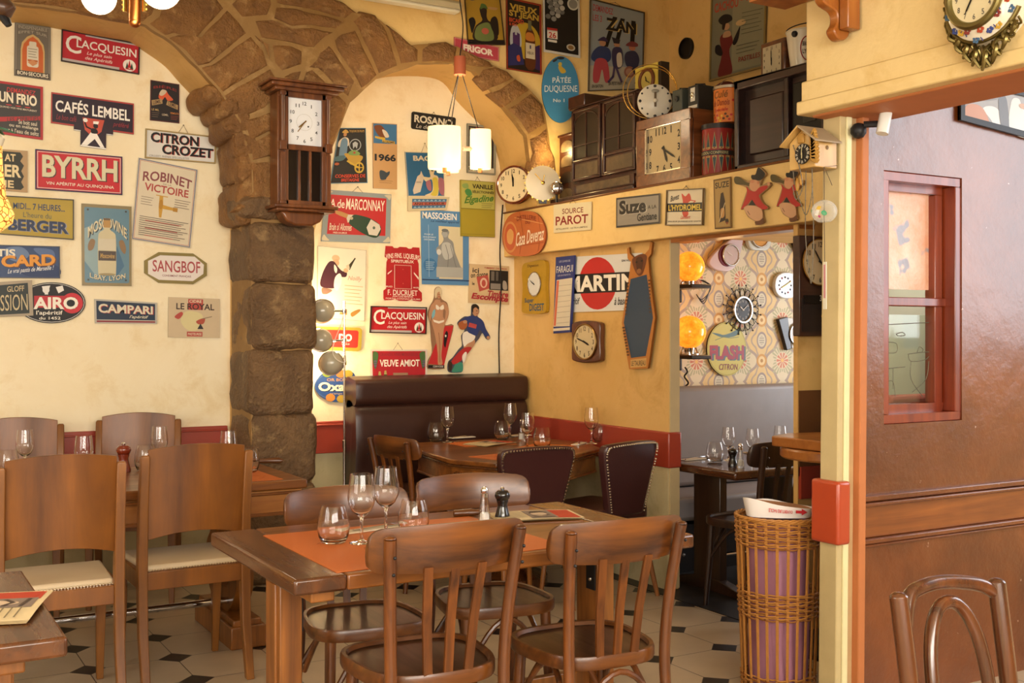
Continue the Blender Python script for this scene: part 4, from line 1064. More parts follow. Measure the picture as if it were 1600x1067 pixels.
# ---- left recess
sign('sign', 'grey enamel sign with an orange pointed arch and a bottle, high at the left', [(23, 35), (79, 43), (79, 126), (22, 118)], 'back', '#6e665a',
 [('b', '#8d8474', .02, .012), ('p', '#c9a86c', [(.17, .9), (.17, .48), (.2, .36), (.34, .24), (.5, .18), (.66, .24), (.8, .36), (.83, .48), (.83, .9)]),
  ('p', '#c4622c', [(.21, .88), (.21, .5), (.25, .38), (.37, .28), (.5, .225), (.63, .28), (.75, .38), (.79, .5), (.79, .88)]),
  ('rr', '#d8cfb8', .34, .40, .66, .80, .04), ('rr', '#d8cfb8', .4, .32, .6, .42, .02), ('r', '#b86a3a', .36, .66, .64, .70), ('p', '#c98a5a', [(.36, .72), (.5, .66), (.64, .72), (.5, .78)])] + lines('#8a7f6c', 4, .38, .62, .46, .05, .012) +
 [T_('#a79f8c', 'INDISPENSABLE', .1, .04, .9, .1), T_('#a79f8c', 'EFFET SUR', .1, .12, .9, .17, arc=.04), ('r', '#453c33', .04, .885, .96, .985), T_('#e9dfc4', 'BON·SECOURS', .08, .9, .93, .97, b=.02)], edge='#4a4238')
CLQ = [('r', '#b9b0ac', .3, .03, 1, .08), ('r', '#b9b0ac', 0, .88, .74, .96), ('p', '#d9d2cc', [(.08, .48)] ), T_('#e8e2d8', 'C', .055, .12, .25, .68, b=.01), T_('#e8e2d8', 'LACQUESIN', .19, .21, .96, .52, b=.015),
  T_('#e6c9c0', 'Le plus sain', .32, .55, .64, .68, i=.3), T_('#e6c9c0', 'des Apéritifs', .3, .70, .65, .84, i=.3), ('e', '#eee6da', .87, .76, .085, .19), ('p', '#26402e', [(.82, .86), (.84, .66), (.86, .86)]), ('p', Rd, [(.845, .84), (.87, .58), (.895, .84)]), ('p', '#26402e', [(.88, .86), (.90, .66), (.92, .86)]), ('r', Rd, .82, .86, .92, .9)]
CLQ = [o for o in CLQ if not (o[0] == 'p' and len(o[2]) < 3)]
sign('sign', 'red enamel sign with two black-and-red fir trees, high in the left arch', [(96, 46), (218, 69), (217, 117), (95, 96)], 'back', '#b3202c', CLQ, edge='#3a1c1a', frame=('#33231f', .006))
sign('sign', 'dark grey and red sign with a slanting red band, cut by the left edge', [(-32, 122), (67, 136), (67, 219), (-30, 205)], 'back', '#3f3a38',
 [('b', '#b03034', .0, .045), T_('#c33a3a', 'DEMANDEZ', .42, .1, .88, .19, i=.1), T_('#eee3c8', 'UN FRIO', .3, .19, .9, .39, b=.035), T_('#c33a3a', '...', .4, .42, .8, .44), T_('#d9cdb4', 'QUAND VOS VINS MATURENT', .3, .46, .9, .5),
  ('p', '#b03034', [(.0, .74), (.95, .56), (.95, .64), (.0, .83)]), T_('#3f3a38', 'LES APÉRITIFS', .42, .60, .93, .70, sk=-.11), T_('#d9cdb4', 'Se boit seul', .6, .68, .9, .76), T_('#d9cdb4', 'ou en mélange', .45, .77, .92, .85), T_('#d9cdb4', "et à l'eau de seltz", .4, .86, .93, .94)])
LB = [(0, 0), (1, 0), (1, .62), (.745, .62), (.745, .70), (.66, .70), (.66, 1), (.35, 1), (.35, .70), (.27, .70), (.27, .62), (0, .62)]
q = [(80, 144), (209, 162), (208.5, 240), (79, 222)]
sign('sign', 'dark violet stepped sign with a white-clad waiter on a red shield', q, 'back', '#2c1c2a',
 [('r', '#b0403a', 0, 0, 1, .03), ('r', '#b0403a', 0, .03, .012, .62), ('r', '#b0403a', .988, .03, 1, .62), ('r', '#b0403a', .0, .59, .27, .62), ('r', '#b0403a', .745, .59, 1, .62), T_('#f4eee4', 'CAFÉS LEMBEL', .05, .09, .95, .37, b=.02), T_('#8a2c34', 'Le bon café', .06, .42, .3, .53, i=.3), T_('#8a2c34', 'préféré', .74, .42, .94, .54, i=.3),
  ('p', '#c5503c', [(.37, .42), (.635, .42), (.6, .66), (.5, .8), (.4, .66)]), ('p', '#f4eee4', [(.36, .97), (.47, .70), (.54, .70), (.64, .97), (.59, .97), (.52, .82), (.43, .97)]), ('e', '#1c1214', .53, .56, .03, .05), ('p', '#f4eee4', [(.5, .52), (.5, .47), (.57, .46), (.56, .52)]), ('s', '#1c1214', [(.48, .62), (.54, .62), (.555, .7), (.48, .71)]), ('l', '#1c1214', [(.49, .64), (.42, .6), (.40, .52)], .03), ('e', '#f4eee4', .405, .47, .028, .04), ('r', '#f4eee4', .35, .975, .66, 1), ('r', '#f4eee4', .27, .685, .35, .70), ('r', '#f4eee4', .66, .685, .745, .70)], shape=LB)
sign('sign', 'small black sign with a red and white figure and two tickets', [(235, 125), (280, 132), (280, 193), (234, 188)], 'back', '#231d1c',
 [('b', '#5a2422', .0, .02), ('s', '#cf5a34', [(.28, .4), (.36, .24), (.52, .2), (.62, .3), (.78, .42), (.6, .46), (.5, .38), (.4, .47)]), ('s', '#c9b79a', [(.3, .32), (.4, .2), (.55, .22), (.5, .3), (.38, .36)]),
  ('p', '#a88a5c', [(.04, .5), (.4, .43), (.42, .55), (.06, .63)]), ('p', '#a88a5c', [(.58, .46), (.95, .54), (.94, .66), (.54, .57)]), T_('#4a3024', 'LEMIL', .1, .48, .36, .57, sk=-.06), T_('#4a3024', 'LEMIL', .62, .5, .9, .6, sk=.06), T_('#8a2c24', 'BIÈRE', .1, .08, .9, .16, arc=.05), T_('#c9a86c', 'LE MIL', .05, .7, .3, .75), T_('#c9b79a', 'LEMIL', .4, .8, .62, .85), T_('#c9803c', 'VERMOUTH', .68, .74, .97, .79)] + lines('#6a5848', 3, .06, .3, .8, .05, .015) + lines('#7a3a2c', 3, .7, .95, .84, .04, .015))
sign('sign', 'white gold-rimmed sign with two lines of black capitals hung on a cord', [(227, 201), (337, 214), (336, 256), (226, 247)], 'back', '#ddd9d0',
 [T_('#c45a4a', 'CITRON', .085, .09, .765, .44, b=.035), T_('#1a1614', 'CITRON', .075, .08, .755, .43, b=.035), T_('#c45a4a', 'CROZET', .245, .47, .975, .82, b=.035), T_('#1a1614', 'CROZET', .235, .46, .965, .81, b=.035), T_('#8a8680', 'CROZET FRÈRES SPÉCIALISTES', .06, .85, .62, .93)], frame=('#a8905a', .007), cord=(.46, .6, .28))
sign('sign', 'red enamel sign with dark blue rim and one big cream word', [(55, 233), (191, 245), (191, 305), (55, 296)], 'back', '#c3262e',
 [('b', '#2a2a4c', 0, .03), ('b', '#d9cfc4', .045, .015), T_('#4a3430', 'BYRRH', .085, .14, .955, .69, b=.03), T_('#d8d0ac', 'BYRRH', .075, .12, .94, .67, b=.03), T_('#e8dcc8', 'VIN APÉRITIF AU QUINQUINA', .12, .76, .9, .87, b=.01)], edge='#2a2a4c')
sign('sign', 'brown and dark green sign with scalloped rim, cut by the left edge of the photo', [(-30, 231), (43, 236), (43, 301), (-30, 295)], 'back', '#b3946a',
 [('p', '#2f2f24', [(.02, .04), (.84, .05), (.9, .14), (.84, .26), (.92, .36), (.86, .5), (.92, .62), (.86, .76), (.92, .88), (.85, .95), (.02, .95)]), T_('#e0c896', 'AT', .5, .1, .74, .28, b=.03), T_('#e6d3a4', 'IER', .42, .36, .86, .66, b=.03), T_('#e0c896', 'IE', .5, .74, .7, .92, b=.03)], edge='#8a6e48')
sign('sign', 'olive yellow sign with dark blue lettering reading MIDI 7 HEURES', [(-4, 305), (115, 312), (115, 375), (-4, 366)], 'back', '#b39a3c',
 [T_('#3c4862', 'MIDI... 7 HEURES...', .2, .16, .88, .32, b=.02), T_('#6a6a50', "L'heure du", .33, .38, .7, .52, b=.01), T_('#8f94a4', 'BERGER', .15, .58, .945, .88, b=.04), T_('#343f5c', 'BERGER', .135, .57, .93, .87, b=.04)], frame=('#4c463c', .005))
sign('sign', 'cloudy blue sign with orange capitals, below the olive one at the left edge', [(-28, 382), (93, 385), (93.5, 435), (-28, 434)], 'back', '#3c5078',
 [('s', '#6a80a4', [(.3, .1), (.5, .05), (.6, .3), (.45, .5), (.3, .35)]), ('s', '#5a709c', [(.66, .08), (.9, .12), (.92, .4), (.75, .3)]), ('s', '#2f4068', [(.5, .6), (.95, .6), (.97, .95), (.55, .92)]), T_('#e9e2cc', 'TIS', .18, .12, .42, .35, b=.03), T_('#7a4a20', 'CARD', .255, .30, .955, .66, b=.04, sk=-.08), T_('#e09a3c', 'CARD', .24, .28, .94, .64, b=.04, sk=-.08), T_('#d8dce0', 'Le vrai pastis de Marseille !', .32, .66, .92, .84, i=.35, sk=-.14)], frame=('#5a5a60', .004))
sign('sign', 'black oval sign with white capitals ending in a red ring', [(25.5, 441), (133.5, 441), (133.5, 505), (25.5, 505)], 'back', '#1d1b1c',
 [('e', '#c3c0b8', .5, .5, .485, .48), ('e', '#1d1b1c', .5, .5, .475, .465), ('e', '#c9303a', .80, .51, .16, .25), ('e', '#1d1b1c', .80, .51, .085, .15), ('r', '#b82a34', .25, .33, .72, .62), T_(Wt, 'AIRO', .24, .36, .89, .66, b=.035), ('e', '#e9e6e0', .42, .19, .05, .08), ('p', '#e9e6e0', [(.36, .10), (.48, .08), (.46, .2), (.38, .22)]), ('p', '#e9e6e0', [(.56, .12), (.66, .08), (.68, .2), (.6, .27)]), ('r', '#e9e6e0', .40, .25, .45, .3), T_(Wt, "l'apéritif", .28, .69, .66, .82, b=.01), T_(Wt, 'du 1452', .32, .84, .63, .91, b=.01)], shape=ell(.5, .5, .5, .5, 48), edge='#3c3a38')
sign('sign', 'grey framed sign with dark field overlapping the black oval one', [(-8, 441), (50, 437.5), (52, 493), (-8, 495)], 'back', '#a89a84', [('p', '#2f3634', [(.0, .1), (.88, .07), (.9, .93), (.0, .95)]), T_('#c9b48a', 'GLOFF', .32, .14, .78, .3, b=.01), T_('#1e2422', 'SSION', .16, .4, .88, .86), T_('#c9b890', 'SSION', .14, .38, .86, .84, b=.0)], off=.016)
sign('sign', 'tall tin sign with a cream bottle on a pale blue ground', [(127, 318), (205, 323), (205, 447), (128, 446)], 'back', '#8a7a52',
 [('rr', '#5f8496', .05, .04, .95, .965, .02), ('p', '#8aa4a8', [(.05, .3), (.4, .2), (.6, .5), (.3, .9), (.05, .7)]), ('p', '#3f6a8a', [(.7, .5), (.85, .75), (.7, .88), (.6, .8)]), T_('#2c3a44', 'MOSCOVINE', .14, .17, .92, .30, arc=.13, b=.02), T_('#d8cda8', 'MOSCOVINE', .12, .16, .9, .29, arc=.13, b=.02),
  ('p', '#cbbf98', spline([(.32, .42), (.36, .34), (.44, .3), (.44, .18), (.56, .18), (.56, .3), (.64, .34), (.68, .42), (.68, .84), (.62, .87), (.38, .87), (.32, .84)], 3)), ('rr', '#b58a44', .43, .17, .57, .28, .01), ('r', '#6a5230', .43, .165, .57, .19), ('r', '#cfc6ac', .33, .42, .67, .56), ('r', '#4a3a2c', .325, .57, .68, .69), T_('#c9a050', 'Moscovine', .36, .6, .65, .66, i=.2), ('e', '#9a8a5c', .5, .86, .17, .015), ('s', '#8a6a40', [(.12, .5), (.18, .43), (.26, .45), (.22, .55), (.13, .57)]), ('s', '#8a6a40', [(.74, .45), (.82, .43), (.88, .52), (.86, .6), (.78, .55)]),
  T_('#2c3a44', 'L.BAY. LYON', .16, .885, .88, .945, arc=-.04, b=.02), T_('#d8cda8', 'L.BAY. LYON', .15, .88, .87, .94, arc=-.04, b=.02)] + [('e', '#3c3a30', a, b, .02, .012) for a in (.12, .88) for b in (.07, .93)], t=.01, rough=.3)
sign('sign', 'tilted white poster with a golden tap and small print', [(216, 246), (309, 265), (297, 388), (205, 374)], 'back', '#ddd0b4',
 [('b', '#5c6484', .008, .01), ('b', '#b86a60', .025, .005), T_('#8a4a4c', 'ROBINET', .1, .12, .92, .24, arc=.035, b=.02), T_('#9c8a7c', 'DE LA', .44, .255, .58, .275), T_('#b04640', 'VICTOIRE', .14, .285, .88, .38, b=.02, sk=.0),
  ('p', '#c99a3c', [(.40, .42), (.46, .42), (.47, .52), (.68, .54), (.68, .57), (.47, .57), (.46, .68), (.42, .68), (.40, .56)]), ('r', '#c99a3c', .34, .41, .54, .42), ('e', '#b5842c', .435, .52, .035, .06), ('r', '#b5842c', .64, .53, .72, .58)] + lines('#8a7a6a', 4, .1, .3, .46, .03, .006) + lines('#8a7a6a', 4, .66, .92, .43, .03, .008) + lines('#6a5c50', 10, .1, .92, .70, .025, .007) + lines('#b04640', 3, .2, .8, .745, .09, .008), edge='#8c8270')
sign('sign', 'eight-sided white sign with olive border and red letters', [(225, 393), (323, 397), (323, 445), (225, 441)], 'back', '#8a7a42',
 [('p', '#e6dcd4', [(.06, .3), (.25, .1), (.8, .1), (.95, .35), (.94, .65), (.77, .9), (.23, .9), (.06, .72)]), T_('#ad4a4c', 'SANGBOF', .13, .26, .89, .64, b=.012), T_('#8a4a48', 'CONDIMENT FRANÇAIS', .28, .72, .74, .80)], shape=oct_(.225, .3))
sign('sign', 'small dark blue sign with cream capitals at the bottom of the left arch', [(147, 467), (245, 473), (245, 506), (148, 505)], 'back', '#b9b4a8',
 [('r', '#24344a', .03, .07, .97, .84), ('r', '#8a3038', .03, .88, .97, .95), T_('#b04440', 'CAMPARI', .07, .2, .945, .58, b=.035), T_('#dfd6bc', 'CAMPARI', .06, .18, .93, .56, b=.03), T_('#dfd6bc', "l'apéritif", .55, .62, .86, .8, i=.3)])
sign('sign', 'worn cream sign with a big apple and a red stripe', [(263, 464), (343, 467), (343, 528), (262, 527)], 'back', '#cfba98',
 [('r', '#b54a40', .38, .03, .67, .3), ('r', '#b54a40', .36, .85, .66, .97), T_('#e6d5b8', 'CIDRE', .4, .05, .64, .12, b=.02), T_('#3f2c28', 'LE ROYAL', .15, .14, .89, .30, b=.02), ('s', '#d8cc98', [(.24, .55), (.32, .36), (.5, .34), (.65, .42), (.66, .62), (.56, .8), (.4, .82), (.28, .7)]), ('s', '#b54a40', [(.12, .48), (.24, .36), (.28, .42), (.2, .54)]), ('s', '#b0503c', [(.54, .58), (.7, .5), (.68, .64), (.58, .66)]), ('p', '#2c2a30', [(.56, .78), (.62, .64), (.68, .78)]), ('l', '#8a7a5c', [(.66, .52), (.84, .46)], .02), T_('#e6d5b8', 'PASTEURISE', .38, .88, .64, .94)], edge='#8a8468')

# ---- right recess
cp = lambda x, y: ((x - 205) / 168, (y - 163) / 352)
sign('sign', 'black poster with a gardener and a yellow wheelbarrow, right of the wooden wall clock', [(530, 200), (571, 200), (574, 286), (515, 287)], 'back', '#201d1c',
 [('b', '#5f8aa4', 0, .012), T_('#c9a050', 'TOUJOURS DES FRUITS', .38, .04, .94, .09), ('e', '#aeb4b8', .62, .31, .2, .11), ('e', '#201d1c', .62, .31, .175, .095), ('p', '#aeb4b8', [(.53, .28), (.6, .25), (.64, .25), (.71, .28), (.68, .38), (.62, .33), (.56, .38)]),
  ('s', '#d8cdb8', [(.06, .24), (.22, .17), (.38, .2), (.4, .32), (.24, .33), (.06, .34)]), ('e', '#c08a5c', .24, .12, .06, .035), ('s', '#c9a050', [(.12, .08), (.24, .03), (.36, .08), (.24, .1)]), ('s', '#6a8aa4', [(.14, .22), (.34, .22), (.36, .48), (.3, .56), (.14, .56)]), ('s', '#4a6a74', [(.04, .52), (.3, .5), (.28, .58), (.04, .6)]), ('e', '#b05a34', .1, .65, .07, .025), ('s', '#b8953c', [(.3, .46), (.8, .5), (.86, .56), (.7, .66), (.5, .66), (.4, .56)]), ('s', '#7a9a54', [(.42, .44), (.6, .40), (.78, .46), (.7, .5), (.46, .49)]), ('e', '#b0503c', .6, .45, .04, .02), ('e', '#c9a83c', .76, .72, .14, .10), ('e', '#201d1c', .76, .72, .1, .07), ('l', '#c9a83c', [(.66, .72), (.86, .72)], .015), ('l', '#c9a83c', [(.76, .63), (.76, .81)], .02), ('l', '#c9a83c', [(.4, .6), (.74, .72)], .03),
  T_('#d24a30', 'CONSERVES DE', .1, .84, .93, .90, b=.02), T_('#d24a30', 'BRETAIGNE', .28, .915, .76, .97, b=.02)], edge='#7c98a4')
sign('calendar', 'narrow wooden wall calendar with a cow picture and the year 1966', [(582, 192), (620, 194), (620, 296), (583, 294)], 'back', '#c59c6a',
 [('r', '#3f74a0', .02, .01, .98, .31), ('s', '#7a4626', [(.05, .06), (.3, 0.03), (.5, .1), (.62, .2), (.5, .22), (.25, .2)]), ('s', '#d8cdbc', [(.38, .1), (.55, .12), (.66, .2), (.5, .21)]), ('p', '#c9a83c', [(.08, .2), (.5, .22), (.5, .26), (.08, .23)]), ('p', '#c9a83c', [(.38, .25), (.9, .27), (.9, .31), (.38, .29)]), T_('#2c2a40', 'ÉCRÉMÉ', .4, .262, .88, .3), T_('#22262c', '1966', .06, .47, .94, .58, b=.04), ('s', '#3a4652', [(.25, .76), (.3, .72), (.45, .73), (.55, .75), (.68, .73), (.66, .78), (.55, .83), (.5, .86), (.3, .86)])] + lines('#9a7a50', 2, .25, .8, .88, .03, .008), cat='calendar')
sign('sign', 'small black sign with cream capitals, just behind the pendant lamp', [(643, 174), (712, 184), (710, 210), (642, 201)], 'back', '#26231f',
 [T_('#d8cfb8', 'ROSANO', .06, .16, .93, .6, b=.035), T_('#b8b0a0', 'Le désiré', .1, .68, .6, .92, i=.3)], shape=rrect(0, 0, 1, 1, .12, 2.6), cord=(.45, .53, .12))
sign('poster', 'framed dark print half hidden behind the right pendant shade', [(729, 193), (774, 199), (773, 274), (729, 270)], 'back', '#b3a282',
 [('r', '#3a3430', .06, .04, .94, .86), ('r', '#8a3434', .3, .05, .94, .1), ('r', '#cdbf9c', .12, .08, .26, .5), ('r', '#d8cdb0', .02, .87, .98, .96), T_('#26221e', 'SCHOLL', .05, .885, .5, .95, b=.03), ('s', '#a08a6a', [(.4, .3), (.7, .24), (.85, .5), (.7, .75), (.45, .7)])], frame=('#8d8c7c', .008), cat='poster')
sign('sign', 'blue sign of a dancer in a yellow dress beside a white shaker', [(632, 237), (693, 239), (694, 307), (637, 307)], 'back', '#2e6592',
 [('b', '#cfc3a4', .0, .015), T_('#d8cdb4', 'BACCH', .2, .08, .98, .2, b=.035), ('p', '#cbbfae', [(.14, .86), (.28, .55), (.36, .5), (.39, .42), (.42, .5), (.46, .56), (.34, .9), (.16, .95)]), ('r', '#a89e94', .24, .66, .38, .7), ('s', '#d8c8a4', [(.6, .4), (.68, .36), (.74, .42), (.72, .5), (.82, .54), (.86, .66), (.84, .86), (.78, 1), (.46, .98), (.66, .88), (.66, .62), (.5, .66), (.44, .56), (.62, .56)]), ('s', '#c9b84a', [(.68, .6), (.8, .58), (.84, .8), (.78, .98), (.62, .96), (.7, .84)]), ('e', '#3c2c24', .68, .38, .05, .05), ('s', '#a46a78', [(.84, .6), (.98, .62), (.98, .96), (.86, .9)]), ('s', '#a46a78', [(.5, .68), (.62, .64), (.64, .86), (.54, .84)])], cord=(.42, .62, .2))
sign('sign', 'slanted tag with blue zigzag bands under the dancer sign', [(637, 307), (702, 308), (698, 328), (637, 330)], 'back', '#cdbf9a',
 [('r', '#3f688c', .1, .16, .94, .84)] + [('p', '#8fb0c4', [(.12 + .1 * i, .34), (.17 + .1 * i, .2), (.22 + .1 * i, .34)]) for i in range(8)] + [('p', '#8fb0c4', [(.12 + .1 * i, .8), (.17 + .1 * i, .68), (.22 + .1 * i, .8)]) for i in range(8)] + [('r', '#b8604c', .1, .4, .94, .62), T_('#2c2420', 'ANIS SUPERIEUR', .14, .43, .9, .6, b=.02)], off=.012)
sign('sign', 'yellow-green card with green script and blank lower half, under the pendant', [(718, 281), (772, 285), (772, 371), (719, 369)], 'back', '#a3922e',
 [('r', '#b5ae58', .02, .01, .98, .5), ('b', '#8a7c30', .0, .008), T_('#2a2618', 'VANILLE', .34, .06, .94, .14, b=.035), T_('#2a2618', 'SÉLECTIONNÉE', .34, .165, .97, .22, b=.03), T_('#4e7a30', 'Elgadine', .1, .26, .96, .42, i=.35, sk=-.07, b=.03), ('s', '#4e8a4a', [(.12, .2), (.2, .15), (.3, .18), (.32, .26), (.2, .28)]), ('s', '#8aa45c', [(.05, .08), (.2, .06), (.22, .14), (.08, .14)]), ('r', '#7c6e24', 0, .5, 1, .512), ('r', '#8c7e2a', 0, .955, 1, .965)] + lines('#4a4a2c', 3, .6, .94, .4, .035, .006), t=.012, off=.014, cord=(.42, .58, .07))
sign('sign', 'red sign with grey scrolled border and a lying champagne bottle', [(508, 296), (611, 304), (609, 380), (501, 377)], 'back', '#8d989c',
 [('r', '#b9262a', .075, .09, .925, .855), T_('#efe6d4', 'A.de', .085, .17, .3, .34, b=.012), T_('#efe6d4', 'MARCONNAY', .32, .14, .9, .36, b=.012),
  ('p', '#b98a52', [(.17, .39), (.26, .41), (.42, .48), (.4, .56), (.24, .49), (.17, .45)]), ('p', '#cfc8b8', [(.36, .46), (.44, .46), (.46, .56), (.36, .62), (.34, .54)]), ('p', '#23402c', spline([(.43, .47), (.52, .46), (.7, .52), (.84, .64), (.85, .8), (.78, .9), (.62, .84), (.42, .68), (.38, .6)], 4)), ('p', '#cfc9bc', [(.7, .53), (.83, .63), (.85, .72), (.8, .86), (.68, .84), (.64, .7)]), ('e', '#5a6a5c', .75, .7, .02, .03), ('e', '#b5a88c', .41, .53, .025, .03), T_('#e9d9c4', 'Brain s/ Allonnes', .1, .64, .42, .78, i=.1), T_('#e9d9c4', 'PRÈS SAUMUR', .16, .80, .36, .84)] + [('s', '#c9bfa4', [(a, b), (a + s * .1, b + .01), (a + s * .06, b + t_ * .05), (a + s * .02, b + t_ * .1)]) for a, b, s, t_ in ((.01, .02, 1, 1), (.99, .02, -1, 1), (.01, .97, 1, -1), (.99, .97, -1, -1))], cord=(.4, .56, .1))
sign('sign', 'tall pale blue poster of a grey draped statue', [(657, 327), (732, 332), (732, 446), (659, 444)], 'back', '#5787b4',
 [T_('#e9e6dc', 'MASSOSEIN', .03, .03, .74, .12, b=.02), T_('#2c4468', 'Le meilleur appareil', .2, .13, .8, .17, i=.3), ('r', '#d3c8a4', .36, .21, .87, .92), ('s', '#8a8d8c', [(.42, .3), (.5, .25), (.58, .28), (.56, .36), (.66, .42), (.7, .55), (.8, .72), (.84, .82), (.36, .82), (.34, .6), (.3, .52), (.42, .44), (.46, .38)]), ('e', '#a3a6a4', .49, .32, .06, .04), ('e', '#6d706f', .49, .265, .07, .022), ('s', '#b5b8b4', [(.44, .44), (.6, .44), (.66, .6), (.5, .66), (.42, .56)]), ('e', '#c9ccc8', .36, .56, .05, .04), ('l', '#6d706f', [(.5, .46), (.56, .6), (.54, .78)], .008), ('l', '#6d706f', [(.6, .46), (.68, .66), (.74, .8)], .008), ('r', '#a9aba6', .3, .76, .86, .9), ('e', '#3f74a4', .17, .74, .14, .09), ('r', '#9cbcd4', .14, .2, .15, .9), ('r', '#2c4468', .0, .93, 1, .945), T_('#cfdce4', 'POUR LE', .06, .32, .24, .34), T_('#cfdce4', 'DÉVELOPPEMENT', .03, .355, .3, .375), T_('#cfdce4', 'DES SEINS', .05, .39, .27, .41)] + lines('#9cbcd4', 5, .08, .26, .70, .025, .008), cat='poster')
sign('poster', 'white poster of a waiter in a plum jacket, lit by the floor lamp', [(496, 384), (572, 391), (569, 502), (495, 496)], 'back', '#e6dcc8',
 [('b', '#a8a090', 0, .006), ('e', '#d8b490', .37, .15, .08, .045), ('s', '#d0a884', [(.3, .2), (.4, .16), (.44, .22), (.38, .27), (.32, .26)]), ('s', '#4a2630', [(.22, .22), (.33, .2), (.42, .27), (.5, .32), (.6, .34), (.58, .4), (.44, .42), (.4, .55), (.24, .58), (.06, .55), (.1, .38)]), ('s', '#efe9dc', [(.34, .24), (.4, .3), (.38, .36), (.34, .32)]), ('s', '#efe9dc', [(.36, .42), (.46, .36), (.5, .46), (.42, .6), (.34, .56)]), ('p', '#3f3a24', [(.6, .26), (.72, .16), (.76, .12), (.78, .13), (.74, .18), (.66, .3)]), ('e', '#d0a884', .58, .31, .05, .03), ('p', '#cfc0a4', [(.58, .24), (.64, .22), (.66, .28), (.6, .3)]), ('s', '#8a6a5a', [(.1, .58), (.3, .6), (.2, .66), (.1, .66)]), ('p', '#b98a44', [(.5, .86), (.62, .86), (.62, .93), (.46, .93)]), ('s', '#a87c3c', [(.7, .9), (.86, .84), (.9, .86), (.74, .95)]), T_('#c9a08a', 'Noilly', .62, .38, .92, .46, i=.3)] + lines('#cfb08a', 6, .56, .94, .52, .05, .01), cat='poster')
sign('sign', 'red cut-out sign with notched corners around a blank framed panel', [(600, 384), (657, 387), (659, 471), (599, 469)], 'back', '#ad2226',
 [T_('#ecdccb', 'VINS FINS. LIQUEURS', .04, .12, .96, .23, arc=.03, b=.015), T_('#ecdccb', 'SPIRITUEUX', .18, .245, .8, .30, b=.02), ('r', '#d8b8a8', .27, .34, .73, .78), ('r', '#a81f24', .285, .348, .715, .772), T_('#ecdccb', 'F. DUCRUET', .1, .80, .88, .9, b=.015), T_('#ecdccb', 'AIX·LES·BAINS', .22, .905, .76, .935, b=.01), T_('#ecdccb', 'PORTO COGNAC RHUMS', .05, .95, .95, .975)] + [('e', '#d0604c', .5, a, .012, .01) for a in (.42, .68)] + [('p', '#ecdccb', [(.09, .5), (.2, .44), (.2, .46), (.09, .53)]), ('p', '#ecdccb', [(.79, .46), (.92, .56), (.91, .6), (.79, .49)]), T_('#ecdccb', 'MALAGA', .05, .73, .22, .76), T_('#ecdccb', 'MADÈRE', .77, .73, .94, .76)],
 shape=[(.04, 0), (.22, 0), (.26, .03), (.36, .03), (.42, .005), (.6, .005), (.66, .03), (.74, .03), (.78, 0), (.96, 0), (.98, .2), (.9, .24), (.93, .3), (.93, .74), (.91, .78), (1, .84), (1, .98), (.97, 1), (.78, .99), (.72, .97), (.6, 1), (.4, 1), (.3, .97), (.2, .99), (.03, 1), (0, .97), (.0, .82), (.07, .78), (.06, .72), (.07, .3), (.1, .24), (.02, .2)])
sign('sign', 'small cream poster with a dark photo and red script, in the corner', [(733, 412), (795, 416), (795, 476), (731, 473)], 'back', '#d0b58a',
 [T_('#241e1a', 'ici', .08, .1, .24, .22, b=.02), T_('#241e1a', 'on donne', .04, .2, .46, .33, sk=-.06, b=.02), T_('#241e1a', 'le', .08, .46, .14, .54), ('p', '#b8554a', [(.18, .33), (.46, .26), (.52, .6), (.26, .7)]), ('e', '#d8b49c', .36, .47, .09, .13), ('e', '#b8554a', .36, .48, .05, .09), ('r', '#26221f', .5, .13, .97, .64), ('r', '#8a8278', .53, .47, .78, .62), ('r', '#6d665c', .54, .16, .62, .4), ('r', '#5c564e', .66, .16, .72, .4), ('s', '#a89e90', [(.84, .4), (.92, .42), (.94, .6), (.84, .6)]), T_('#a83a30', 'TIMBRE DE PRIX', .36, .06, .94, .1), T_('#a8303a', 'Timbre', .46, .66, .97, .82, b=.03, i=.25), T_('#a8303a', 'Escompte', .06, .76, .97, .96, b=.04, i=.25, sk=.05)])
sign('sign', 'red enamel sign with fir trees, low in the right arch beside the bikini woman', [(579, 478), (666, 480), (665, 522), (577, 520)], 'back', '#b01f26', CLQ, edge='#3a1c1a', frame=('#2f2420', .006))
def cut(name, label, box, outline, art, base, cat='sign', plane='back', t=.006):
    x0, y0, x1, y1 = box
    return sign(name, label, [(x0, y0), (x1, y0), (x1, y1), (x0, y1)], plane, base, art, shape=outline, t=t, cat=cat)
SK = '#b98a68'
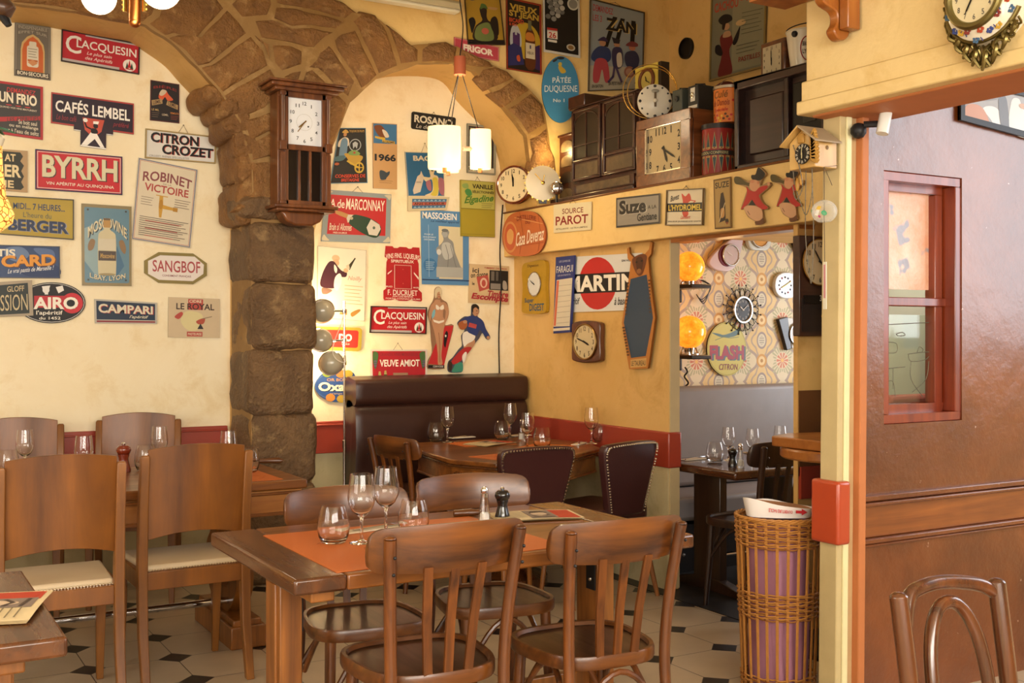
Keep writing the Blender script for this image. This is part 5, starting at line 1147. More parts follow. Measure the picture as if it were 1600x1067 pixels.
cut('sign', 'cut-out sign of a blonde woman in a white bikini against a red slanted strip', (667, 448, 709, 576),
 spline([(.28, .03), (.4, .0), (.5, .02), (.54, .08), (.52, .14), (.62, .17), (.74, .2), (.8, .3), (.76, .38), (.66, .47), (.98, .47), (.8, .72), (.62, .96), (.62, 1), (.02, 1), (.03, .9), (.18, .8), (.14, .62), (.1, .42), (.02, .34), (.1, .24), (.2, .18), (.26, .12)], 3),
 [('p', '#b92c30', [(.66, .48), (.97, .475), (.62, .96), (.03, .94), (.28, .72)]), ('p', '#7cb0bc', [(.14, .3), (.28, .22), (.3, .34), (.18, .4)]), ('s', SK, [(.3, .16), (.46, .16), (.5, .19), (.64, .19), (.76, .24), (.78, .32), (.7, .42), (.64, .42), (.68, .3), (.6, .28), (.58, .36), (.66, .42), (.6, .54), (.56, .7), (.52, .84), (.56, .94), (.4, .95), (.38, .82), (.34, .7), (.26, .56), (.16, .42), (.26, .36), (.3, .28), (.2, .3), (.1, .42), (.04, .36), (.12, .24), (.24, .19)]), ('l', '#7a5238', [(.42, .56), (.46, .7), (.46, .92)], .006), ('e', SK, .42, .1, .07, .045), ('s', '#cfbf9c', [(.28, .13), (.28, .04), (.4, .005), (.52, .04), (.52, .13), (.47, .1), (.44, .06), (.36, .08), (.34, .13)]), ('e', '#5a3a2c', .4, .095, .012, .006), ('e', '#5a3a2c', .46, .095, .012, .006), ('l', '#a04040', [(.41, .122), (.45, .122)], .008), ('s', '#e6dccb', [(.32, .22), (.44, .25), (.42, .28), (.32, .27)]), ('s', '#e6dccb', [(.46, .25), (.58, .22), (.6, .27), (.48, .28)]), ('p', '#e6dccb', [(.2, .4), (.42, .42), (.62, .405), (.6, .43), (.42, .45), (.24, .43)]), ('s', '#1c1618', [(.62, .6), (.7, .54), (.76, .58), (.7, .68), (.66, .74), (.6, .7)]), ('e', '#e6dccb', .67, .6, .03, .015), ('r', '#1c1618', .02, .955, .62, .99), T_('#d8d0c4', 'CERVOISE', .2, .962, .58, .984)], '#8e6a50')
cut('sign', 'cut-out sign of a rugby player in a blue shirt running with the ball', (699, 475, 765, 582),
 spline([(.56, .03), (.64, .0), (.72, .04), (.74, .12), (.7, .18), (.82, .24), (.9, .36), (1, .47), (.97, .52), (.9, .5), (.82, .42), (.74, .5), (.66, .56), (.6, .62), (.5, .7), (.36, .82), (.34, .97), (.28, 1), (.06, 1), (0, .95), (.02, .84), (.12, .78), (.26, .66), (.34, .6), (.32, .46), (.4, .38), (.26, .32), (.24, .26), (.4, .18), (.54, .18)], 3),
 [('s', '#3f8a74', [(.14, .92), (.2, .86), (.34, .86), (.35, .97), (.28, .99), (.1, .99)]), ('s', SK, [(.38, .6), (.6, .52), (.64, .56), (.6, .62), (.5, .68), (.4, .66)]), ('s', '#b03030', [(.42, .63), (.56, .64), (.44, .74), (.28, .84), (.14, .88), (.08, .84), (.26, .7)]), ('s', '#3a2a20', [(.02, .84), (.1, .86), (.08, .97), (.02, .96)]), ('s', '#e6e0d4', [(.36, .42), (.5, .4), (.64, .46), (.6, .53), (.46, .58), (.38, .62), (.34, .52)]), ('s', '#2c3c74', [(.4, .2), (.56, .17), (.72, .2), (.84, .26), (.9, .38), (.97, .46), (.88, .47), (.76, .38), (.68, .46), (.56, .44), (.46, .4), (.44, .32), (.28, .33), (.26, .27)]), ('p', '#b04848', [(.5, .27), (.68, .3), (.66, .36), (.48, .33)]), ('e', SK, .65, .11, .075, .065), ('s', '#241c18', [(.56, .08), (.57, .02), (.65, 0), (.73, .04), (.72, .08), (.66, .05), (.6, .07), (.59, .13)]), ('e', SK, .95, .49, .035, .025), ('s', '#a05a34', [(.24, .28), (.38, .24), (.46, .3), (.38, .37), (.28, .36)]), ('e', SK, .4, .26, .05, .025), ('l', '#3a2a22', [(.66, .1), (.69, .1)], .008), ('l', '#8a3a34', [(.66, .145), (.7, .14)], .008), ('s', '#e6e0d4', [(.33, .76), (.4, .7), (.44, .72), (.4, .82), (.35, .85)])], '#4a4a58')
sign('tray', 'yellow-rimmed red tin tray behind the ball lamps', [(486, 510), (565, 512), (563, 549), (485, 546)], 'back', '#a89438',
 [('rr', '#c9332c', .06, .12, .93, .86, .1), T_('#efe6d4', 'DO', .54, .28, .80, .6, b=.045), T_('#e6c9b8', 'LIQUEUR', .6, .68, .76, .76)], shape=rrect(0, 0, 1, 1, .16, 2.1), t=.012, cat='tray')
sign('sign', 'red sign with bottles, crates and vine leaves, rising behind the banquette', [(578, 546), (667, 546), (667, 606), (579, 607)], 'back', '#d8ccc0',
 [('r', '#ad2630', .035, .04, .965, .97), T_('#8a3038', 'GRANDS VINS MOUSSEUX', .16, .085, .84, .17), T_(Wt, 'VEUVE AMIOT', .16, .26, .86, .44, b=.025), ('r', '#3f4a2c', .13, .62, .18, 1), ('r', '#3f4a2c', .23, .6, .28, 1), ('p', '#b0a060', [(.14, .56), (.17, .56), (.18, .66), (.13, .66)]), ('p', '#b0a060', [(.24, .54), (.27, .54), (.28, .64), (.23, .64)]), ('r', '#9a7c62', .39, .6, .65, .98), ('p', '#c9b08a', [(.68, .76), (.78, .7), (.94, .74), (.94, .98), (.68, .98)]), ('s', '#4a6a3c', [(.05, .06), (.13, .1), (.12, .3), (.08, .5), (.04, .3)]), ('s', '#4a6a3c', [(.95, .06), (.86, .1), (.88, .3), (.92, .5), (.96, .3)])] + [('e', '#6a5a7a', a, b, .015, .02) for a in (.07, .09, .92, .94) for b in (.3, .36, .42)], cord=(.4, .56, .16))
sign('sign', 'blue oval sign ringed with painted fruit, under the ball lamps', [(490, 578), (556, 578), (556, 628), (490, 628)], 'back', '#2c4a86',
 [('e', '#4a6294', .48, .5, .47, .42), ('e', '#2c4a86', .48, .5, .45, .39), T_('#c08a4c', 'OR BORD', .3, .26, .86, .35), T_('#20304c', 'Oxade', .12, .4, 1.1, .68, b=.035), T_('#ece0c0', 'Oxade', .1, .38, 1.08, .66, b=.035), T_('#b09a8c', 'orange de', .36, .70, .8, .78)] + [('e', c, u, v, .11, .12) for c, u, v in (('#c9803c', .38, .86), ('#b8983c', .64, .9), ('#c9743c', .62, .12), ('#a8963c', .8, .12), ('#7a8a3c', .3, .1))],
 shape=spline([(.02, .5), (.12, .22), (.28, .06), (.45, .04), (.6, .0), (.78, .02), (.95, .12), (1, .5), (.9, .85), (.7, .99), (.4, .98), (.14, .8)], 5), t=.008)

# ---- above the right arch
sign('poster', 'yellow poster of a woman in a turban, top right of the arch', [(724, -12), (779, -12), (788, 71), (730, 70)], 'face', '#a8862c',
 [('r', '#1d1815', 0, .9, 1, 1), ('e', '#4c4a54', .22, .06, .16, .1), ('e', '#4c4a54', .62, .05, .2, .1), ('s', '#2c2018', [(.4, .32), (.46, .26), (.56, .27), (.6, .34), (.58, .46), (.62, .54), (.76, .62), (.8, .9), (.18, .9), (.24, .66), (.44, .54), (.42, .44)]), ('s', '#4f6a34', [(.42, .32), (.46, .22), (.58, .24), (.62, .32), (.52, .3)]), ('s', '#6d7a44', [(.26, .68), (.5, .58), (.66, .62), (.7, .9), (.24, .9)]), ('s', '#241a14', [(.7, .5), (.82, .46), (.88, .56), (.86, .8), (.74, .78), (.66, .62)]), ('s', '#1c1a1c', [(.08, .52), (.2, .48), (.26, .56), (.22, .66), (.14, .78), (.1, .66)]), ('e', '#b8604c', .5, .74, .1, .06), ('s', '#b08a5a', [(.66, .28), (.9, .3), (.84, .34), (.66, .32)])], frame=('#3c2f20', .004), cat='poster')
sign('sign', 'small pinkish red sign with white capitals above the right arch', [(709, 58), (779, 74), (779, 96), (709, 84.5)], 'face', '#b54450', [('b', '#d09a90', .03, .03), T_('#ecdccc', 'FRIGOR', .2, .28, .87, .72, b=.05)])
sign('poster', 'red-framed dark poster with a bottle and a purple tower', [(790, -4), (844, 8), (845, 117), (791, 108)], 'face', '#2a2018',
 [('b', '#b5502c', 0, .018), ('e', '#b99a2c', .56, .56, .42, .26), ('s', '#b0b4b8', [(.14, .42), (.3, .36), (.42, .5), (.4, .66), (.12, .66)]), T_('#b99a3c', 'VIEUX', .1, .07, .9, .16, b=.035), T_('#b99a3c', 'ST.JEAN', .08, .16, .94, .27, b=.035), T_('#c4502c', 'BICARD', .08, .27, .5, .33, b=.03), T_('#c4502c', '& FILS', .08, .34, .3, .38, b=.03), ('p', '#4a2c5c', [(.18, .48), (.24, .46), (.24, .5), (.3, .5), (.3, .46), (.38, .48), (.38, .66), (.18, .66)]), ('p', '#2c2c5c', [(.04, .68), (.2, .62), (.42, .66), (.5, .9), (.04, .95)]), ('p', '#3a2450', [(.8, .62), (.96, .58), (.96, .95), (.8, .93)]), ('p', '#5a3014', spline([(.54, .5), (.58, .4), (.62, .36), (.62, .24), (.72, .24), (.72, .36), (.78, .42), (.82, .52), (.82, .92), (.54, .92)], 3)), ('r', '#6a6a4a', .62, .26, .72, .4), ('s', '#c07a34', [(.58, .44), (.76, .44), (.8, .54), (.56, .54)]), ('r', '#cbbfa4', .545, .58, .815, .8), ('r', '#3c3a5c', .66, .61, .7, .66), T_('#5a4030', 'VIEUX', .58, .7, .78, .74), ('s', '#b8502c', [(.28, .8), (.36, .78), (.38, .86), (.3, .86)])], frame=('#8a2c18', .005), cat='poster')
sign('poster', 'black and white photo calendar of glass grapes with a red date 26', [(848, -10), (905, -5), (906, 91), (849, 81)], 'face', '#c9c9c4',
 [('r', '#1a1918', .04, 0, .95, .96)] + [('e', ('#8a8a88', '#b5b5b0', '#6a6a68')[i % 3], .12 + .42 * ((i * 37) % 11) / 11, .03 + .42 * ((i * 53) % 13) / 13, .07, .042) for i in range(22)] + [('e', '#c9c9c0', .8, .14, .16, .1), ('e', '#8a8a84', .8, .14, .12, .075), ('r', '#c9c4ba', .08, .58, .36, .64), ('r', '#e2ddd2', .08, .64, .36, .76), ('r', '#a83028', .08, .58, .36, .62), T_('#b83028', '26', .12, .65, .32, .75, b=.02), ('r', '#e2ddd2', .1, .78, .34, .82), ('e', '#b9b4a4', .72, .86, .12, .055), ('e', '#8a6a40', .72, .86, .08, .035)], cat='calendar')
sign('sign', 'sky-blue oval enamel sign with a yellow duckling', [(846, 88), (904, 88), (904, 192), (846, 192)], 'face', '#4388b4',
 [('s', '#c9a83c', [(.44, .16), (.5, .12), (.54, .16), (.62, .2), (.64, .24), (.54, .26), (.47, .22)]), ('e', '#c9b04a', .485, .12, .05, .03), T_('#e6ebe8', 'PÂTÉE', .28, .3, .78, .40, b=.01), T_('#e6ebe8', 'DUQUESNE', .07, .44, .95, .555, b=.0), T_('#dfe6e4', 'No 1', .3, .64, .6, .69), ('e', '#2a2a2c', .5, .03, .1, .02), ('s', '#3a3430', [(.28, .07), (.4, .03), (.4, .06), (.32, .09)])], shape=ell(.5, .5, .5, .5, 44), edge='#2f4450')
sign('poster', 'tall pale poster of three costumed figures carrying black sticks', [(921, -2), (1006, 20), (1003, 140), (918, 143)], 'face', '#8e9698',
 [('b', '#5a4a34', 0, .012), ('r', '#a8a08c', .02, .72, .98, .985), T_('#a84048', 'DEMANDEZ', .06, .05, .42, .12), T_('#a84048', 'LES 3', .06, .16, .22, .23), ('p', K, [(.42, .14), (.5, .14), (.34, .5), (.26, .5)]), ('p', K, [(.56, .14), (.64, .14), (.52, .48), (.45, .48)]), ('p', K, [(.76, .14), (.84, .14), (.82, .5), (.74, .5)]), T_('#c9b070', 'ZAN', .31, .17, .87, .31, b=.05), T_('#1c1816', 'ZAN', .29, .165, .85, .305, b=.04),
  ('e', '#b08464', .24, .46, .06, .04), ('s', '#3a2c4a', [(.15, .44), (.26, .39), (.34, .44), (.24, .44)]), ('s', '#2f3c64', [(.08, .56), (.2, .5), (.36, .52), (.4, .62), (.32, .68), (.12, .68), (.04, .64)]), ('s', '#a8434a', [(.12, .66), (.32, .66), (.38, .88), (.3, .9), (.24, .76), (.18, .9), (.08, .88)]), ('e', '#b08464', .5, .46, .055, .035), ('p', '#2c2830', [(.4, .38), (.56, .4), (.54, .45), (.44, .45)]), ('s', '#3a3450', [(.42, .52), (.58, .5), (.62, .66), (.56, .74), (.44, .72)]), ('s', '#c9bda8', [(.5, .58), (.58, .56), (.6, .7), (.52, .72)]), ('l', '#4a3c5a', [(.5, .74), (.56, .84), (.6, .9)], .03), ('l', '#4a3c5a', [(.46, .74), (.44, .84), (.36, .9)], .03), ('e', '#b0745a', .78, .48, .06, .035), ('s', '#7a3c3c', [(.66, .46), (.76, .4), (.88, .42), (.86, .46)]), ('s', '#34344c', [(.68, .54), (.84, .52), (.92, .62), (.86, .74), (.7, .72), (.64, .62)]), ('e', '#8a5a4a', .74, .78, .1, .07), ('e', '#a8806a', .74, .78, .07, .045), ('l', '#2c2830', [(.8, .74), (.9, .86), (.86, .92)], .03), T_('#2c241e', 'EN BATON', .06, .93, .26, .965), T_('#2c241e', 'EN PETIT PAIN', .36, .9, .6, .94), T_('#2c241e', 'EN', .64, .9, .7, .935)], frame=('#4c3c28', .005), cord=(.3, .62, .03), cat='poster')
sign('poster', 'dim framed poster of a lady in a red dress on the upper wall', [(1113, -6), (1200, -24), (1196, 105), (1110, 128)], 'upper', '#77735e',
 [('p', '#8a8468', [(.4, .1), (.98, .1), (.98, .95), (.4, .95)]), T_('#a84432', 'CACHOU', .06, .09, .5, .2, sk=-.02, b=.03), T_('#a84432', 'LAJAUNIE', .54, .03, .98, .14, b=.03, sk=-.03), ('s', '#1f1a1a', [(.14, .3), (.24, .25), (.36, .27), (.4, .33), (.3, .36), (.2, .36)]), ('e', '#b08864', .3, .4, .055, .04), ('s', '#241a18', [(.22, .36), (.28, .34), (.26, .42), (.22, .42)]), ('s', '#6a2420', [(.18, .52), (.28, .47), (.38, .5), (.42, .6), (.36, .7), (.42, .96), (.16, .96), (.22, .72)]), ('s', '#1c1617', [(.1, .6), (.18, .6), (.24, .7), (.2, .73), (.1, .68)]), ('s', '#1c1617', [(.42, .6), (.52, .46), (.55, .44), (.52, .58), (.46, .64)]), ('s', '#b08864', [(.26, .46), (.36, .46), (.38, .52), (.24, .52)]), ('e', '#c0a070', .56, .39, .09, .035)] + lines('#5c5844', 6, .58, .94, .28, .05, .008) + [T_('#8a3c30', 'PASTILLES', .54, .8, .92, .86)] + lines('#5c5844', 3, .5, .9, .66, .045, .008), frame=('#8a7444', .012), cat='poster')

# ---- beam over the alcove
sign('sign', 'orange sign shaped like a wine barrel at the left end of the beam', [(787, 329), (855, 328), (855, 400), (787, 401)], 'beam', '#c06a3c',
 [('e', '#cf8c54', .2, .58, .17, .34), ('e', '#c4603c', .2, .58, .14, .29), ('s', '#d8a060', [(.12, .5), (.2, .4), (.28, .5), (.24, .72), (.14, .7)]), ('l', '#8a4426', [(.42, .05), (.5, .5), (.42, .95)], .015), ('l', '#8a4426', [(.84, .12), (.9, .5), (.84, .9)], .015), ('l', '#dfa66a', [(.3, .16), (.94, .3)], .012), ('l', '#a85430', [(.38, .78), (.96, .7)], .02), T_('#8a4030', 'DISTILLERIE', .36, .1, .8, .2, arc=.04), T_('#8a4030', 'DU', .56, .24, .66, .3), T_('#ecd6bc', 'Casa Deveraz', .34, .42, .98, .72, i=.3, sk=-.14, b=.015)], shape=spline([(.0, .55), (.06, .28), (.2, .1), (.45, .02), (.75, .05), (.92, .22), (1, .5), (.95, .78), (.8, .95), (.5, 1), (.2, .96), (.05, .8)], 6), t=.012, edge='#8a4426')
sign('sign', 'white metal sign with dark red capitals on the beam', [(866, 320), (925, 315), (924, 359), (866, 364)], 'beam', '#d8cca8',
 [T_('#7a2c2a', 'SOURCE', .24, .17, .80, .36, b=.015), T_('#8a2c2c', 'PAROT', .06, .43, .93, .75, b=.02), T_('#7a6a58', 'PÉTILLANTE · ULTRA-LIMPIDE', .07, .84, .92, .91)], cord=(.44, .6, .14))
sign('sign', 'grey dark-rimmed sign with slanted black lettering on the beam', [(964, 309.5), (1032, 302), (1032, 349), (964, 356)], 'beam', '#8f887c',
 [('b', '#3a3634', .0, .06), T_('#b8b0a4', 'Suze', .09, .13, .72, .60, b=.05), T_('#26221f', 'Suze', .075, .11, .70, .58, b=.045), T_('#26221f', 'A LA', .74, .36, .93, .48), T_('#26221f', 'Gentiane', .5, .6, .94, .86, b=.02)])
sign('sign', "framed white sign with a red imp and black-and-yellow band on the beam", [(1044, 297), (1102, 294), (1100, 352), (1042, 352.5)], 'beam', '#d6c9ac',
 [('s', '#c4402c', [(.4, .12), (.5, .2), (.6, .12), (.66, .3), (.56, .42), (.6, .7), (.48, .76), (.42, .56), (.44, .36)]), ('l', '#c4402c', [(.6, .3), (.78, .34), (.7, .4)], .025), ('r', '#1f1b18', .02, .38, .97, .62), T_('#d8b83c', "L'HYDROMEL", .05, .42, .95, .59, b=.025), T_('#3a3028', 'Buvez', .1, .14, .34, .3, i=.2, sk=-.08), T_('#4a4036', 'VIGUEUR JEUNESSE JOIE SANTÉ', .05, .86, .94, .92), T_('#c4402c', 'Lambert', .4, .72, .66, .82, i=.3)], frame=('#6a5434', .005), cord=(.42, .6, .08))
sign('sign', 'narrow brown upright sign with a bottle on the beam', [(1116, 281), (1143, 276), (1144, 356), (1118, 358)], 'beam', '#8f6c34',
 [('b', '#4c3418', 0, .02), ('r', '#a8884c', .08, .04, .92, .96), T_('#2c2014', 'SUZE', .1, .07, .9, .19, b=.02), ('p', '#2c1c10', [(.42, .3), (.56, .28), (.66, .46), (.68, .84), (.3, .88), (.34, .5)]), ('s', '#b8884c', [(.4, .62), (.6, .6), (.6, .76), (.4, .78)]), ('l', '#c9b48a', [(.3, .86), (.66, .5)], .02), ('e', '#2c1c10', .76, .86, .1, .05), ('p', '#7a2c1c', [(.7, .88), (.84, .88), (.77, .94)])])
def man(label, box, glove=True):
    cut('sign', label, box, spline([(.02, .18), (.12, .17), (.34, .24), (.5, .22), (.52, .14), (.62, .13), (.7, .0), (.88, .12), (.78, .2), (.74, .32), (.94, .26), (1, .3), (.94, .36), (.8, .44), (.72, .5), (.8, .62), (.93, .68), (.9, .73), (.78, .73), (.8, .86), (.82, .95), (.6, 1), (.6, .94), (.4, .86), (.28, .72), (.2, .72), (.34, .46), (.36, .36), (.06, .28)], 3),
     [('s', '#544a2a', [(.02, .19), (.14, .17), (.36, .26), (.46, .28), (.44, .33), (.3, .31), (.06, .29)]), ('p', '#1f1c1c', spline([(.5, .2), (.5, .14), (.6, .13), (.66, .02), (.72, .02), (.86, .12), (.76, .22), (.62, .23)], 4)), ('e', '#cf9a74', .58, .32, .14, .1), ('e', '#c98a66', .52, .25, .06, .03), ('e', '#c4805c', .68, .27, .03, .025), ('s', '#b5302c', [(.36, .34), (.46, .4), (.6, .42), (.72, .35), (.9, .32), (.92, .36), (.78, .44), (.7, .5), (.8, .62), (.93, .7), (.78, .73), (.6, .64), (.5, .57), (.4, .64), (.22, .73), (.3, .6), (.38, .44)]), ('p', '#2a2a26', [(.42, .66), (.52, .56), (.62, .66)]), ('s', '#cfa480', [(.3, .7), (.5, .66), (.76, .72), (.8, .86), (.74, .92), (.6, .92), (.42, .84)]), ('l', '#5a4030', [(.4, .76), (.46, .82)], .012), ('s', '#6a4228', [(.6, .94), (.72, .92), (.82, .88), (.82, .97), (.64, .99)]), ('e', '#cf9a74', .96, .29, .035, .035)], '#a08058', 'sign', 'beam', t=.012)
man('cut-out of a top-hatted man in a red coat, left of the two on the beam', (1149, 261, 1207, 352))
man('cut-out of a top-hatted man in a red coat behind the cuckoo clock chains', (1206, 258, 1258, 347))

# ---- partition
sign('sign', 'wide white poster with a red disc and black band, behind the chalkboard', [(884, 402), (1004, 395), (1004, 484), (886, 488)], 'part', '#d8d8d4',
 [('e', '#bd2a26', .44, .5, .25, .47), ('r', '#191717', 0, .32, 1, .67), T_(Wt, 'MARTINI', .03, .35, .99, .64, b=.035), T_('#2c2a28', 'apéritif', .0, .74, .2, .9, i=.3), T_('#2c2a28', 'à base de vin', .66, .76, .98, .9, i=.3), T_('#4a4846', 'EN VENTE ICI', .76, .1, .98, .14)], off=.004, cat='poster')
sign('calendar', 'narrow blue and white tear-off calendar beside the red disc poster', [(871, 402), (900, 399), (894, 519), (867, 521)], 'part', '#2f3a78',
 [T_('#d8d8d4', 'FARAGUI', .06, .12, .96, .21, b=.01), T_('#b0b4c8', 'LES CAVES DE', .2, .05, .8, .075), T_('#b0b4c8', 'LES ENTREPÔTS', .15, .23, .85, .255), ('p', '#d5cdb8', [(.1, .3), (.96, .29), (.94, .92), (.0, .91)]), ('p', '#cf6a4c', [(.12, .31), (.24, .31), (.14, .9), (.02, .9)])] + [('l', '#8a8478', [(.2, .38 + .07 * i), (.92, .375 + .07 * i)], .004) for i in range(8)] + [('r', '#d5cdb8', .02, .935, .98, .97)], t=.012, off=.02, cat='calendar')
q = [(976, 386), (1028, 378), (1026, 575), (974, 577)]
sign('chalkboard', 'coffin-shaped blue chalkboard with a horned bull head', q, 'part', '#b5722e',
 [('p', '#26405a', [(.26, .27), (.74, .25), (.94, .60), (.74, .90), (.3, .91), (.06, .62)]), ('p', '#c9a060', [(.28, .925), (.76, .915), (.76, .985), (.28, .99)]), T_('#2c1c12', 'LE TAUREAU', .31, .935, .74, .975, b=.01), ('s', '#6a3a1c', [(.3, .12), (.42, .09), (.6, .08), (.74, .1), (.72, .16), (.62, .24), (.5, .25), (.38, .2)]), ('s', '#4a2812', [(.42, .12), (.56, .1), (.64, .14), (.58, .22), (.48, .22)]), ('e', '#201208', .44, .14, .03, .008), ('e', '#201208', .6, .135, .03, .008), ('e', '#8a5a34', .52, .215, .07, .02), T_('#5a3416', 'LES GRILLADES', .02, .5, .1, .505)] + [('l', '#4a2c14', [(.17 - .005 * i, .3 + .028 * i), (.21 - .005 * i, .3 + .028 * i)], .012) for i in range(10)] + [('l', '#4a2c14', [(.82 + .005 * i, .3 + .028 * i), (.86 + .005 * i, .3 + .028 * i)], .012) for i in range(10)] + [('l', '#4a2c14', [(.06 + .018 * i, .66 + .025 * i), (.12 + .018 * i, .66 + .025 * i)], .012) for i in range(10)],
 shape=[(.2, 0.01), (.22, .06), (.34, .1), (.66, .09), (.8, .05), (.84, -.01), (.9, .0), (.86, .09), (.78, .12), (.82, .25), (1, .6), (.84, .94), (.8, 1), (.24, 1), (.2, .94), (0, .62), (.2, .26), (.26, .13), (.16, .1), (.14, .02)], t=.014, off=.014, cat='chalkboard', edge='#7a4a1c')
# ---- alcove wallpaper
sign('sign', 'round pale yellow sign under the black starburst clock', [(1103, 503), (1164, 503), (1164, 587), (1103, 587)], 'paper', '#c9bf62',
 [('e', '#b3a850', .5, .5, .49, .49), ('e', '#cdc468', .5, .5, .475, .475), ('s', '#5f7c80', [(.12, .2), (.3, .22), (.42, .24), (.6, .2), (.84, .12), (.74, .25), (.5, .29), (.3, .27)]), ('l', '#7a8a6c', [(.2, .34), (.4, .28), (.6, .3), (.8, .28)], .012), T_('#5f7480', 'FLASH', .1, .45, .98, .72, b=.06), T_('#a84a58', 'FLASH', .06, .43, .94, .70, b=.05), T_('#8a4050', 'CITRON', .3, .78, .78, .89, b=.01, i=.15)], shape=ell(.5, .5, .5, .5, 48), edge='#3a3826', t=.012)
sign('picture', 'black-framed grey print high on the brown entrance wall, below the header', [(1497, 120), (1690, 162), (1690, 240), (1497, 188)], 'brown', '#a8a4a0',
 [('s', '#e6e4e0', [(.18, .6), (.24, .5), (.3, .55), (.32, .8), (.28, .95), (.24, .8)]), ('s', '#e0ded8', [(.4, .3), (.46, .2), (.5, .4), (.6, .4), (.66, .6), (.64, .95), (.4, .95)]), ('s', '#c98a64', [(.06, .6), (.16, .56), (.22, .8), (.2, .92), (.04, .9)]), ('s', '#6a6a6c', [(.3, .3), (.36, .25), (.38, .9), (.32, .9)]), ('e', '#c9a080', .5, .34, .04, .06), ('s', '#d4d2cc', [(.7, .5), (.8, .4), (.86, .7), (.84, .95), (.72, .95)]), ('s', '#8a8480', [(.02, .2), (.2, .1), (.3, .3), (.1, .45)])], frame=('#121214', .022), cat='picture', rough=.15)
# ================================================================== CLOCKS, SHELF THINGS, LAMPS
W_CLK = wood('#4e2812', '#86502a', 1, .3, 20, .5); W_CLK2 = wood('#3a1c0e', '#6a3a1c', 1, .3, 20, .5)
W_DRS = wood('#27120b', '#4a2415', 1, .35, 20, .4); W_BLK = wood('#140d0a', '#241712', 0, .4, 20, .3)
M_GOLD = metal('#c9a050', .25); M_SILV = metal('#cfcfcc', .2)
GK = 'old wall clocks'
def dial(t, r, face, ink, z, nums=True, hm=(10, 10), hand='#1a1512', rf=.8, ry=None, num_r=.8, ns=.2, ticks=False, square=None, roman=False, bold=.02, name='dial', hw=1.0):
    mb = MB(); fm = plain(face, .4, var=.08, scale=30); im = plain(ink, .5); ry = ry or r
    if square: mb.box((0, 0, z - .002), (2 * square[0], 2 * square[1], .004), fm)
    else: mb.lathe([(0, z - .004), (r, z - .004), (r, z), (0, z + .0001)], fm, 40, sx=1, sy=ry / r)
    lab = ['XII', 'I', 'II', 'III', 'IIII', 'V', 'VI', 'VII', 'VIII', 'IX', 'X', 'XI'] if roman else ['12'] + [str(i) for i in range(1, 12)]
    for i in range(12):
        a = PI / 2 - i * PI / 6; c, s = math.cos(a), math.sin(a)
        if nums:
            w = ns * r * (.62 if len(lab[i]) == 1 else 1.05) * (.9 if roman else 1); h = ns * r * 1.15
            x, y = num_r * r * c, num_r * ry * s
            if square: k = 1 / max(abs(c) / square[0], abs(s) / square[1]) * num_r; x, y = c * k, s * k
            ang = (a - PI / 2) if roman else 0
            def tt(u, v, x=x, y=y, w=w, h=h, ang=ang):
                p, q = (u - .5) * w, (v - .5) * h; return V((x + p * math.cos(ang) - q * math.sin(ang), y + p * math.sin(ang) + q * math.cos(ang), z + .0006))
            if lab[i] in ('1', 'I'): mb.poly([tt(.3, 0), tt(.7, 0), tt(.7, 1), tt(.3, 1)], im)
            else: put_letters(mb, lab[i], tt, im, bold)
        if ticks or not nums:
            x, y = .9 * r * c, .9 * ry * s; mb.ball((x, y, z), .03 * r, im, 8, (1, 1, .3))
    mb.build(name, t, smooth=50)
    hmn = plain(hand, .4)
    for nm, L, ang, wd in (('hour_hand', .48, hm[0] / 12 + hm[1] / 720, .075), ('minute_hand', .72, hm[1] / 60, .05)):
        mb = MB(); a = PI / 2 - 2 * PI * ang; d = V((math.cos(a), math.sin(a) * ry / r, 0)); n = V((-d.y, d.x, 0)) * wd * r * hw; zz = z + (.0025 if nm[0] == 'h' else .0045)
        rr = square[0] * 1.05 if square else r
        P4 = [-d * .12 * rr - n * .6, d * rr * L * .75 - n * .7, d * rr * L, d * rr * L * .75 + n * .7, -d * .12 * rr + n * .6]
        A = [mb.v(p + V((0, 0, zz))) for p in P4]; B = [mb.v(p + V((0, 0, zz + .0012))) for p in P4]
        mb.f(B, hmn); mb.f(A, hmn)
        for i in range(5): mb.f([A[i], A[(i + 1) % 5], B[(i + 1) % 5], B[i]], hmn)
        mb.ball((0, 0, zz), .05 * r, hmn, 8, (1, 1, .4)); mb.build(nm, t)
def ring(t, r, w, z, m, ry=None, name='bezel', n=48):
    mb = MB(); ry = ry or r
    mb.tube([(r * math.cos(2 * PI * k / n), ry * math.sin(2 * PI * k / n), z) for k in range(n)], w, m, 10, True); return mb.build(name, t)
def disc_case(t, r, d, m, ry=None, name='case', edge=.01):
    mb = MB(); mb.lathe([(0, 0), (r, 0), (r, d - edge), (r - edge, d), (0, d)], m, 48, sx=1, sy=(ry or r) / r); return mb.build(name, t)

